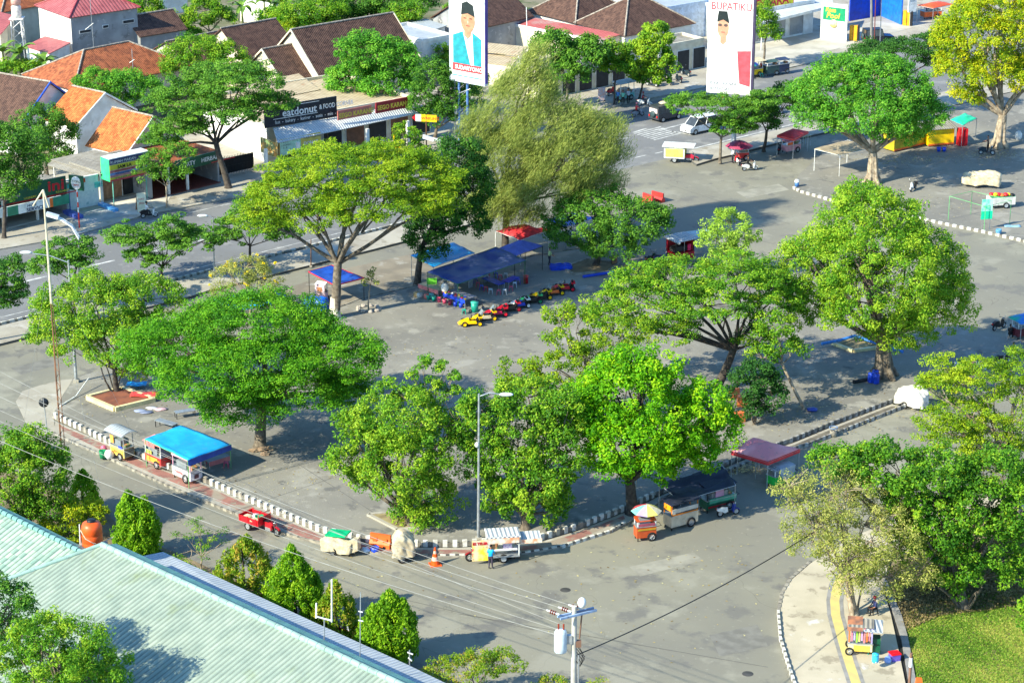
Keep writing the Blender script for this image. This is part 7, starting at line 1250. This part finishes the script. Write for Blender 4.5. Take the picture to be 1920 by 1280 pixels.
# --- far road
def car(label, loc, rz, m, kind='hatch', extra=None):
    r = thing('car', label, 'car', loc, rz)
    if kind == 'jeep': L, W, zb, z1, z2 = 3.9, 1.7, .35, 1.0, 1.8; prof = [(-1.9, zb), (1.9, zb), (1.95, .9), (.75, 1.02), (-1.9, 1.02)]; cab = (-1.85, .6, -1.8, .35)
    elif kind == 'van': L, W, zb, z1, z2 = 4.2, 1.65, .3, 1.0, 1.75; prof = [(-2.1, zb), (2.1, zb), (2.12, .75), (1.7, .98), (-2.1, 1.0)]; cab = (-2.05, 1.5, -1.95, .75)
    else: L, W, zb, z1, z2 = 4.0, 1.68, .28, .85, 1.45; prof = [(-2.0, zb), (2.0, zb), (2.02, .65), (1.1, .86), (-1.9, .9), (-2.02, .7)]; cab = (-1.8, 1.0, -1.3, .3)
    w2 = W / 2; MB().extr(prof, -w2, w2).build('body', [m], r); x0, x1, x2, x3 = cab; zt = prof[-2][1] - .04
    MB().hexa([(x0, -w2 + .04, zt), (x1, -w2 + .04, zt), (x1, w2 - .04, zt), (x0, w2 - .04, zt), (x2, -w2 + .16, z2), (x3, -w2 + .16, z2), (x3, w2 - .16, z2), (x2, w2 - .16, z2)]).build('windows', [glass], r)
    MB().box(((x2 + x3) / 2, 0, z2 + .03), (x3 - x2 + .1, W - .28, .07)).build('roof', [m], r)
    for a, c in ((x0, x2), (x1, x3), ((x0 + x1) / 2, (x2 + x3) / 2)):
        for s in (-1, 1): MB().tube([(a, s * (w2 - .04), zt), (c, s * (w2 - .15), z2)], .04, 5).build('pillar', [m], r)
    for x in (-L * .31, L * .31):
        for y in (-w2 + .05, w2 - .05): wheel(r, x, y, .33, .2)
    for s in (-1, 1): MB().box((L / 2 + .02, s * w2 * .68, .62), (.06, .3, .14)).build('headlight', [paint('lamp_glass', 0, 0, 0)], r); MB().box((-L / 2, s * w2 * .75, .7), (.06, .16, .22)).build('tail_light', [paint('tail_red', 0, 0, 0)], r)
    MB().box((L / 2 + .03, 0, .45), (.06, W * .9, .16)).build('bumper', [blk if kind == 'jeep' else m], r); MB().box((L / 2 + .05, 0, .5), (.03, .45, .12)).build('number_plate', [blk], r)
    if kind == 'jeep': wheel(r, 0, 0, .01, .01) if False else None; MB().lathe([(0, -.12), (.3, -.12), (.36, -.06), (.36, .08), (0, .1)], (-2.02, 0, .95), 18, axis='x').build('spare_wheel', [paint('spare_cover', 60, 80, 84)], r)
    return r
car('white hatchback driving towards the zebra crossing', at(1311, 247), R(218), paint('car_white', 236, 236, 238, rough=.25), 'van')
j = car('dark jeep seen from behind with a covered spare wheel and a load on its roof', at(1248, 224), R(40), paint('jeep_grey', 60, 64, 70, rough=.35), 'jeep'); MB().ell((-.4, 0, 2.0), (.6, .45, .22), 0, 12, 7, .12).build('roof_load', [crmt], j); MB().box((-1.93, .0, 1.35), (.05, 1.3, .5)).build('rear_panel', [paint('rear_cream', 220, 200, 196)], j)
car('black and white jeep parked behind the utility poles', at(1645, 80, .12), R(12), paint('jeep_black', 36, 40, 46, rough=.35), 'jeep'); car('silver car half hidden behind the far median trees', at(1440, 215), R(40), paint('car_silver', 176, 180, 186, rough=.3, metal=.4)); car('grey car parked in the carport below the brown roof', at(935, 84, .12), R(42), paint('car_grey', 70, 74, 84, rough=.3)); car('small dark car farther along the street behind the zebra crossing trees', at(1395, 222), R(40), paint('car_dark', 50, 54, 60, rough=.3))
g1 = at(1196, 219); scooter('silver scooter with a rider in red driving past the dark jeep', g1, R(35), paint('scooter_silver', 150, 156, 166), blk); person('rider in a red jacket with blue scarf and pink helmet', g1 + Vector((-.2, -.15, 0)), R(35), scarlet, paint('trouser_dark', 0, 0, 0), 'ride', head=paint('helmet_pink', 226, 130, 140))
g2 = at(1209, 199); scooter('white-fronted scooter with a rider in maroon by the street tree', g2, R(-20), whp, blk); person('rider in maroon on the white-fronted scooter', g2 + Vector((-.25, .08, 0)), R(-20), paint('shirt_maroon', 110, 24, 40), paint('trouser_dark', 0, 0, 0), 'ride', head=paint('helmet_dkred', 120, 30, 44))
g3 = at(280, 408, 0); scooter('black and white scooter with a helmeted rider turning at the forecourt', g3, R(20), blk, blk, accent=whp); person('rider in a white shirt and black helmet turning at the forecourt', g3 + Vector((-.25, -.08, 0)), R(20), whp, blk, 'ride', head=blk)
cart('white-roofed handcart under the street trees', at(1171, 187, .12), R(40), 2.2, 1.0, .9, 2.1, paint('cart_aqua', 120, 190, 190), t_wh, over=.25); person('person in blue standing left of the white-roofed handcart', at(1158, 196, .12), R(60), paint('shirt_blue', 60, 130, 200), paint('trouser_dark', 0, 0, 0)); person('person in mint green standing at the white-roofed handcart', at(1168, 197, .12), R(100), paint('shirt_mint', 120, 200, 170), blk); person('person in pale clothes right of the white-roofed handcart', at(1178, 194, .12), R(120), paint('shirt_pale', 190, 196, 206), blk)
o = thing('poster_stand', 'small red and white poster stand on the pavement behind the casuarina', 'poster stand', at(1128, 190, .12), R(20)); MB().box((0, 0, .85), (.9, .08, 1.5)).build('poster', [mat('poster_rw', (.8, .5, .45), .6, c2=(.6, .6, .7), scale=3)], o); [MB().box((x, 0, .1), (.06, .3, .2)).build('foot', [blk], o) for x in (-.35, .35)]
for i, (x, y) in enumerate(((1146, 178), (1237, 160), (1256, 158), (1272, 154), (1285, 142), (1222, 162))): scooter(['red motor scooter parked behind the middle street tree', 'parked scooter just right of the yellow-topped street tree', 'parked scooter beside the white porch post', 'parked scooter with a bright mirror right of the porch post', 'parked scooter deepest in the shade near the right poster', 'parked scooter half hidden by the yellow-topped street tree'][i], at(x, y, .12), R(60 + 17 * i), scarlet if i == 0 else paint('scooter_slate', 0, 0, 0), blk, group='scooters parked by the shop row')
tag(MB().tube([(0, 0, 0), (0, 0, 3.4)], .12, 8).build('post', [whp], None, at(1234, 155, .12)), 'white porch post in front of the shop row', 'post')
scooter('white scooter parked in the dark shopfront under the awning', at(713, 276, .12), R(60), whp, blk); 
o = thing('yellow_sign', 'yellow folding sign in front of the dark shopfront', 'sign', at(740, 278, .12), .4); MB().box((0, 0, .75), (.12, .5, 1.5)).build('board', [yelp], o); MB().box((.15, 0, .08), (.9, .6, .12)).build('base', [yelp], o)
sg = thing('arrow_sign', 'yellow arrow-shaped street sign with a red tip', 'sign', at(800, 300, .12), R(-12)); MB().tube([(0, 0, 0), (0, 0, 5.0)], .07, 6).build('post', [paint('rust_post', 110, 80, 60)], sg); MB().box((.3, 0, 4.6), (1.7, .1, .75)).build('board', [yelp], sg); MB().box((-.85, 0, 4.6), (.6, .1, .75)).build('white_part', [whp], sg); MB().extr([(-1.55, 4.6), (-1.15, 4.98), (-1.15, 4.22)], -.05, .05).build('red_tip', [scarlet], sg); text('WARUNG', .42, paint('sign_red', 0, 0, 0), sg, (-.5, -.06, 4.45))
# carts left of the WARA yard
cart('yellow food cart with a teal parasol corner right of the right billboard', at(1412, 143, .12), R(30), 2.2, 1.0, .95, 1.9, yelp, crmt, over=.3); umbrella('teal and blue parasol right of the right billboard', at(1402, 146, .12), 1.3, 2.2, [paint('par_teal2', 30, 150, 130), paint('par_blue2', 50, 90, 170)]); stool('teal stool in front of the yellow cart', at(1406, 147, .12), tealp, 'stools by the yellow cart'); stool('second teal stool, right of the yellow cart', at(1428, 144, .12), tealp, 'stools by the yellow cart')
person('person in a red shirt right of the yellow cart', at(1427, 140, .12), R(200), scarlet, blk); cart('dark green covered cart beside the yellow one', at(1445, 140, .12), R(30), 1.8, 1.0, 1.2, 1.6, paint('cart_slate', 60, 86, 84), paint('cart_slate', 0, 0, 0), over=.0, glassy=False); cart('navy blue covered cart at the right end of the cart row', at(1466, 137, .12), R(30), 1.5, 1.0, 1.2, 1.7, paint('cart_navy', 50, 60, 90), paint('cart_navy', 0, 0, 0), over=.0, glassy=False)
tarp('orange-red stall roof at the top right corner', [(1720, 10, 2.6), (1750, 16, 2.4), (1790, 8, 2.4), (1760, 2, 2.7)], paint('roof_orange', 224, 90, 50), 2.5, z=.12, sag=-.3, wr=.02, name='market_stall', cat='stall'); cart('orange and red snack cart below the orange-red stall roof', at(1745, 34, .12), R(20), 2.6, 1.2, 1.0, 1.6, orn, scarlet, over=0); tarp('pale sheet stall roof right of the orange one', [(1790, 12, 2.5), (1815, 18, 2.4), (1850, 8, 2.4), (1825, 3, 2.5)], t_wh, 2.5, z=.12, sag=.02, wr=.01, name='market_stall', cat='stall')
# --- right edge of the plaza
tarp('blue and green market umbrella roof at the right edge', [(1890, 594, 2.3), (1915, 608, 2.2), (1960, 596, 2.2), (1935, 582, 2.5)], paint('tarp_bluegreen', 10, 170, 130, c2=c_(40, 120, 200), scale=.6), 2.3, z=.0, sag=-.2, wr=.03); cart('dim red vendor cart under the blue and green roof', at(1915, 632), R(30), 1.6, .9, 1.0, 1.6, paint('cart_maroon', 110, 40, 50), dkb, over=0)
scooter('black scooter standing left of the right-edge vendor', at(1873, 617), R(40), blk, blk); person('person in black seated left of the right-edge vendor cart', at(1893, 634), R(60), blk, blk, 'sit'); person('person in dark clothes on the plaza at the right edge', at(1900, 668, ZP), R(200), blk, paint('trouser_dark', 0, 0, 0), 'sit'); scooter('dark scooter partly hidden by the yellow-green tree', at(1880, 682, ZP), R(30), blk, blk)
for i, (x, y, c6) in enumerate(((1793, 690, (190, 196, 230)), (1812, 688, (240, 200, 20)), (1822, 684, (216, 90, 140)), (1832, 690, (60, 190, 220)), (1842, 694, (210, 220, 236)))): tag(MB().ell((0, 0, .25), (.35, .3, .3), 0, 10, 7, .15).build('bundle', [paint('wares%d' % i, *c6)], None, at(x, y, ZP)), ['pale lilac ball-like bundle', 'yellow bundle', 'pink bundle', 'cyan bundle', 'whitish bundle'][i] + ' among the wares behind the yellow-green tree', 'bundle', 'wares on the plaza')
for i, (x, y) in enumerate(((1392, 760), (1385, 790), (1376, 745))): tag(MB().box((0, 0, .4), (.9, .6, .8), rz=.4 * i, top=.85).build('crate', [paint('crate_orange', 220, 120, 70)], None, at(x, y, ZP)), ['orange crate deepest behind the small dark tree', 'orange crate nearest the kerb behind the lime green tree', 'orange crate beside the thin stems'][i], 'crate', 'orange crates behind the lime tree')
# --- south-east cart
r = cart('snack cart hung with strips of sachets on the island pavement', at(1612, 1222, .16), R(-8), 1.5, .9, .8, 1.95, paint('cart_cream', 232, 220, 170), t_gy, over=.05, wx=-.65, wr=.28, panels=[('f', .1, .5, 1.0, .4, paint('snack_yellow', 236, 200, 80))]); strip = [paint('strip%d' % i, *c7) for i, c7 in enumerate(((240, 120, 60), (206, 120, 140), (170, 160, 210), (150, 200, 70), (230, 216, 120), (216, 170, 216), (226, 130, 140)))]
for i in range(10): MB().box((-.7 + i * .155, -.5, 1.42), (.1, .03, 1.0 - .15 * (i % 3))).build('sachet_strip', [strip[i % 7]], r)
MB().hexa([(-.85, -.8, 1.85), (.1, -.8, 1.85), (.1, .6, 2.15), (-.85, .6, 2.15), (-.85, -.8, 1.9), (.1, -.8, 1.9), (.1, .6, 2.2), (-.85, .6, 2.2)]).build('brown_awning', [mat('rust_sheet', (.4, .16, .08), .8, c2=(.2, .1, .07), scale=2)], r); MB().hexa([(.15, -.7, 1.8), (1.35, -.7, 1.75), (1.35, .6, 2.0), (.15, .6, 2.05), (.15, -.7, 1.84), (1.35, -.7, 1.79), (1.35, .6, 2.04), (.15, .6, 2.09)]).build('grey_awning', [t_sil], r); MB().box((1.0, .1, .6), (.5, .7, 1.0)).build('side_shelf', [grn], r)
stool('white plastic stool holding the blue water jug', at(1641, 1240, .16), whp, 'stool by the snack cart'); jl = at(1641, 1240, .61); o = thing('water_jug', 'cyan water jug standing on the white stool', 'jug', jl); MB().lathe([(0, 0), (.2, 0), (.22, .05), (.22, .42), (.2, .48), (.22, .5), (.2, .56), (0, .6)], n=18).build('body', [paint('jug_cyan', 60, 190, 226, rough=.3)], o); MB().box((.0, -.23, .08), (.05, .06, .05)).build('tap', [whp], o)
o = thing('tub', 'red and blue plastic tub at the edge of the drain', 'tub', at(1677, 1236, .16), .3); MB().box((0, 0, .22), (.55, .5, .44), top=1.1).build('body', [paint('tub_blue', 110, 90, 190)], o); MB().box((0, 0, .47), (.66, .6, .06)).build('lid', [paint('tub_red', 236, 20, 40)], o)
tag(MB().ell((0, 0, .22), (.24, .2, .26), 0, 10, 7, .15).build('bag', [paint('bag_bluewhite', 130, 160, 220)], None, at(1664, 1242, .16)), 'blue and white plastic bag leaning on the red tub', 'bag'); stool('teal stool behind the snack cart', at(1632, 1224, .16), tealp, 'stool behind the snack cart')
o = thing('marker_post', 'rusty brown post with a white band beside the drain', 'post', at(1702, 1330, .1)); MB().tube([(0, 0, 0), (0, 0, 2.9)], .09, 8).build('post', [mat('rust', (.22, .12, .08), .8)], o); MB().tube([(0, 0, 2.9), (0, 0, 3.5)], .11, 8).build('white_band', [whp], o); MB().tube([(0, 0, 3.5), (0, 0, 3.8)], .09, 8).build('tip', [mat('rust', 0)], o)
tag(MB().box((0, 0, .35), (.5, .35, .7), top=.7).build('barrier_block', [orn], None, at(1722, 1290, .05)), 'orange block at the bottom edge beside the rusty post', 'block')
person('person in red and dark blue crouched behind the snack cart under the dusty tree', at(1640, 1150, .16), R(200), paint('shirt_darkblue', 40, 50, 100), blk, 'sit', head=paint('helmet_dkred', 0, 0, 0)); stool('seat under the crouched person beneath the dusty tree', at(1641, 1151, .16), blk, 'stool under the dusty tree')
# ---------------------------------------------------------------- poles, lamps, wires
def lamp(label, base, z, top, arm, head, m=stl, r=.09, hd=1, name='street_lamp'):
    B = G(*base, z); o = thing(name, label, 'street lamp', B); T = V(*top, B.y) - B; A = V(*arm, B.y) - B
    MB().tube([(0, 0, 0), (T.x * .5, 0, T.z * .5), T], [r * 1.3, r, r * .75], 9).build('pole', [m], o); MB().tube([T - Vector((0, 0, .2)), T.lerp(A, .5) + Vector((0, 0, .1)), A], .045, 6).build('arm', [m], o)
    d = (A - T).normalized(); h = MB(); h.ell(A + d * .4, (.5, .17, .13), 0, 14, 8); h.build('lamp_head', [paint('lamp_white', 226, 232, 236, rough=.3)], o)
    if hd: MB().ell((T.x * .65 - .12, -.1, T.z * .66), (.16, .16, .2), 0, 10, 7).build('small_box', [whp], o)
    MB().box((0, 0, .12), (.45, .45, .24)).build('footing', [conc], o); return o
lamp('tall street lamp rising in front of the yellow-green tree at the kerb', (897, 1012), ZF, (898, 738), (938, 739), 0); lamp('street lamp with a long arm to the left behind the left plaza tree', (143, 716), ZP, (128, 488), (58, 475), 0, r=.1, hd=0); lamp('slim pale street lamp on the median by the flowering shrub', (402, 512), .22, (399, 408), (388, 406), 0, r=.06, hd=0)
def duo(label, base, z, top, end, m=whp):
    B = G(*base, z); o = thing('street_lamp', label, 'street lamp', B); T = V(*top, B.y) - B; E = V(*end, B.y) - B; MB().tube([(0, 0, 0), (T.x, 0, T.z)], [.13, .09], 8).build('pole', [stl], o)
    for s in (-.18, .18): MB().tube([T + Vector((0, s, -.1)), T.lerp(E, .25) + Vector((0, s, .5)), T.lerp(E, .6) + Vector((0, s, .35)), E + Vector((0, s, 0))], .1, 7).build('arm', [m], o)
    MB().box(E, (1.1, .8, .2), ry=.3).build('lamp_head', [paint('lamp_white', 0, 0, 0)], o); return o
duo('double-armed white street lamp curving over the street at the left', (150, 590), .22, (148, 444), (98, 404)); duo('double-armed white street lamp over the street near the yellow arrow sign', (842, 405), .22, (838, 282), (803, 259))
def pole(label, base, z, top, r, m=stl, arms=0, name='utility_pole', cat='utility pole'):
    B = G(*base, z); o = thing(name, label, cat, B); T = V(*top, B.y) - B; MB().tube([(0, 0, 0), T], [r, r * .7], 9).build('pole', [m], o)
    for k in range(arms): MB().box((T.x, 0, T.z - .4 - .5 * k), (1.3, .1, .1)).build('crossarm', [stl], o); [MB().lathe([(0, 0), (.06, 0), (.06, .2), (0, .2)], (T.x + x, 0, T.z - .35 - .5 * k), 8).build('insulator', [whp], o) for x in (-.55, 0, .55)]
    MB().box((0, 0, .06), (r * 4, r * 4, .12)).build('base_plate', [conc], o); return o
cpole = mat('concrete_pole', (.52, .50, .45), .8, c2=(.4, .38, .34), scale=2)
pole('white concrete utility pole rising behind the long tiled house tree', (740, 215), .12, (736, 96), .16, cpole, 1); pole('thin dark pole in front of the black donut sign', (616, 290), .12, (612, 182), .06, paint('rust_post', 0, 0, 0)); pole('thick utility pole at the right of the food poster', (1634, 88), .12, (1634, -30), .2, mat('pole_dark', (.2, .19, .18), .8)); pole('slim reddish pole beside the thick utility pole', (1639, 88), .12, (1643, -30), .07, paint('pole_rust', 120, 60, 60)); pole('slim grey pole right of the reddish one', (1650, 84), .12, (1654, -30), .07)
pole('pale slender pole in front of the faded red lean-to roof', (990, 130), .12, (987, 14), .07, whp, name='flagpole', cat='pole'); pole('dark slim pole behind the far median trees', (1590, 292), .12, (1594, 205), .05, blk, name='post', cat='pole'); pole('slender rusty pole on the median left of the small blue canopy', (583, 500), .1, (583, 448), .06, paint('rust_post', 0, 0, 0), name='post', cat='pole')
o = thing('round_sign', 'round sign seen from its dark back at the left end of the red path', 'road sign', G(92, 840, .03)); MB().tube([(0, 0, 0), (-.15, 0, 3.9)], .045, 7).build('post', [stl], o); MB().lathe([(0, -.02), (.38, -.02), (.38, .02), (0, .02)], (-.15, -.06, 3.75), 20, axis='y').build('disc', [paint('disc_black', 30, 36, 44)], o); MB().box((-.15, -.1, 3.75), (.05, .03, .7)).build('bracket', [stl], o); MB().lathe([(0, 0), (.3, 0), (.25, .2), (0, .2)], n=10).build('footing', [conc], o)
tag(MB().tube([(0, 0, .05), (.9, 2.0, .1), (1.6, 4.2, .8)], .05, 6).build('fallen_pole', [whp], None, G(113, 762, ZP)), 'thin white pole lying at the corner of the plaza', 'pole')
# leaning guyed mast
Bm = G(128, 985, .08); o = thing('antenna_mast', 'tall thin guyed mast with a rusty lower half and two drooping rods on top', 'mast', Bm); T = V(81, 356, Bm.y) - Bm; M1 = V(106, 690, Bm.y) - Bm; M0 = V(96, 560, Bm.y) - Bm
rb = MB(); n_ = 34
for i in range(3):
    a = i * 2.094; off = Vector((math.cos(a) * .16, math.sin(a) * .16, 0)); rb.tube([off, M1 + off, M0 + off * .4], .03, 5)
for i in range(n_): t0, t1 = i / n_, (i + 1) / n_; a0, a1 = i * 2.094, (i + 1) * 2.094; rb.tube([M1 * t0 + Vector((math.cos(a0) * .16, math.sin(a0) * .16, 0)), M1 * t1 + Vector((math.cos(a1) * .16, math.sin(a1) * .16, 0))], .022, 4)
rb.build('lattice', [mat('rust_orange', (.35, .16, .08), .8, c2=(.2, .1, .06), scale=3)], o); MB().tube([M0 * .98, T], [.1, .06], 7).build('upper_tube', [paint('mast_pale', 206, 196, 170)], o)
for ex, ey in ((62, 386), (92, 389)): MB().tube([T, V(ex, ey, Bm.y) - Bm], .06, 6).build('top_rod', [paint('mast_pale', 0, 0, 0)], o)
gw = MB(); [gw.tube([T * .8, Vector(q)], .008, 3) for q in ((6, 5, 0), (-5, 6, 0), (3, -3, 4))]; gw.build('guy_wires', [stl], o)
Bt = G(1190, 940, .13); T2 = V(1213, 655, Bt.y) - Bt; o = thing('antenna', 'thin bent pale rod sticking out of the top of the lime green tree', 'antenna', Bt); MB().tube([(0, 0, 0), T2 * .5, V(1206, 682, Bt.y) - Bt, T2, V(1176, 672, Bt.y) - Bt], .035, 5).build('rod', [paint('mast_pale', 0, 0, 0)], o)
# roof antennas
def apole(label, base, z, pts, r=.04):
    B = G(*base, z); o = thing('antenna', label, 'antenna', B); P = [V(x, y, B.y) - B for x, y in pts]; MB().tube([(0, 0, -z), (0, 0, 0), P[0]], r, 6).build('mast', [stl], o)
    for a, c in zip(P[1::2], P[2::2]): MB().tube([a, c], r * 1.3, 6).build('rod', [whp], o)
    return o
apole('forked white antenna rising from the teal ridge', (608, 1208), 7.2, [(608, 1160), (593, 1155), (622, 1163), (622, 1165), (622, 1086), (593, 1158), (593, 1130)]); apole('thin antenna right of the forked one', (675, 1238), 7.2, [(676, 1110), (672, 1145), (680, 1147), (672, 1162), (681, 1164)], .03)
apole('tiny antenna cluster at the end of the silver canopy', (768, 1236), 5.2, [(768, 1218), (764, 1222), (774, 1226), (766, 1232), (772, 1238)], .04); apole('thin television aerial in front of the grey two-storey house', (176, 92), 3, [(168, -10), (160, 56), (175, 44)], .035); apole('slim aerial in front of the orange hipped roof', (252, 170), 3, [(247, 92), (243, 118), (252, 112)], .035)
# small flatbed seen between cypresses
o = thing('handcart', 'loaded handcart glimpsed between the cypresses and the silver canopy', 'handcart', G(655, 1192, 0), R(-40)); MB().box((0, 0, .6), (1.8, 1.0, .08)).build('deck', [paint('dark_red', 0, 0, 0)], o); wheel(o, 0, -.55, .3, .07, 8); wheel(o, 0, .55, .3, .07, 8); MB().box((0, 0, .85), (1.4, .8, .4)).build('load', [paint('load_grey', 170, 180, 196)], o)
# transformer pole
zt = 11; Pt = G(1077, 1138, zt); Bp_ = Vector((Pt.x, Pt.y, .08)); o = thing('transformer_pole', 'concrete power pole with a white transformer and brown insulators at the bottom', 'power pole', Bp_)
MB().tube([(0, 0, -.1), (0, 0, zt)], [.2, .14], 12).build('pole', [cpole], o); a0 = R(28)
for s in (-.16, .16): MB().box((.15 - s * math.sin(a0), s * math.cos(a0), zt - .45), (2.3, .1, .12), rz=a0).build('crossarm', [paint('arm_blue', 140, 164, 196)], o)
ins = paint('insulator_brown', 140, 50, 30); WS = []
for i, k in enumerate((-.95, -.2, .45)):
    c = Vector((k * math.cos(a0), k * math.sin(a0), zt - .3 + .0)); d = Vector((-.86, .45, .12)).normalized(); s_ = thing('x', 'x', 'x') if False else None; s0 = c + d * .25; b = MB()
    for j in range(3): p = s0 + d * .13 * j; b.tube([p, p + d * .03], .13, 10)
    io = b.build('insulator', [ins], o); MB().tube([c, s0 + d * .55], .05, 7).build('clamp', [whp], io); WS.append(o.location + s0 + d * .55)
MB().ell((.42, .1, zt + .15), (.24, .24, .32), 0, 14, 10).build('lamp_globe', [whp], o); MB().tube([(.3, 0, zt - 2.0), (.42, .05, zt - .5)], .05, 6).build('strut', [mat('rust', 0)], o)
MB().lathe([(0, 0), (.34, 0), (.36, .05), (.36, 1.15), (.3, 1.3), (.12, 1.38), (0, 1.4)], (-.75, -.1, zt - 2.75), 18).build('transformer', [paint('transformer_white', 214, 226, 234)], o); MB().box((-.35, -.05, zt - 2.0), (.5, .3, .5)).build('bracket', [stl], o); [MB().tube([(-.75 + x, -.1, zt - 1.4), (-.75 + x, -.1, zt - 1.05)], .05, 7).build('bushing', [ins], o) for x in (-.12, .16)]
MB().box((.25, 0, zt - 2.3), (.3, .3, .35)).build('switch_box', [mat('rust', 0)], o); MB().tube([(.24, -.05, 0), (.26, -.05, zt - 3)], .05, 6).build('conduit', [stl], o); cb = MB()
for q in range(5): cb.tube([(.15, -.05, zt - 2.2 - q * .2), (.5 + .1 * math.sin(q), -.1, zt - 2.9 - q * .15), (.35, -.05, zt - 3.7), (.1, -.1, zt - 3.3)], .02, 4)
cb.build('cable_loops', [blk], o)
def wire(label, a, b_, sag, m, r=.022):
    pts = [a.lerp(b_, i / 24) - Vector((0, 0, sag * 4 * (i / 24) * (1 - i / 24))) for i in range(25)]; base = a.copy(); tag(MB().tube([p - base for p in pts], r, 5).build('power_line', [m], None, base), label, 'power line')
wm = paint('wire_alu', 150, 150, 146, rough=.6); ends = [(-60, 690), (-60, 716), (-60, 742)]
for i, (x, y) in enumerate(ends): wire(['upper power line from the right insulator to the left edge', 'power line from the middle insulator to the left edge', 'power line from the left insulator to the left edge'][i], WS[2 - i], G(x, y, zt + .3), .8, wm, .014)
for i, (x, y, zz) in enumerate(((-60, 664, zt - .8), (-60, 762, zt - 1.6), (-60, 800, zt - 2.2))): wire(['thin power line passing just above the transformer', 'power line ending at the top of the transformer', 'lowest power line, ending beside the transformer'][i], o.location + Vector((-.7, -.1, zt - 1.1 - .35 * i)), G(x, y, zz), .8, wm, .018 if i == 2 else .013)
wire('dark cable swinging from the power pole up to the dusty tree', o.location + Vector((.2, 0, zt - 3.0)), G(1560, 975, 6), .5, blk, .035)
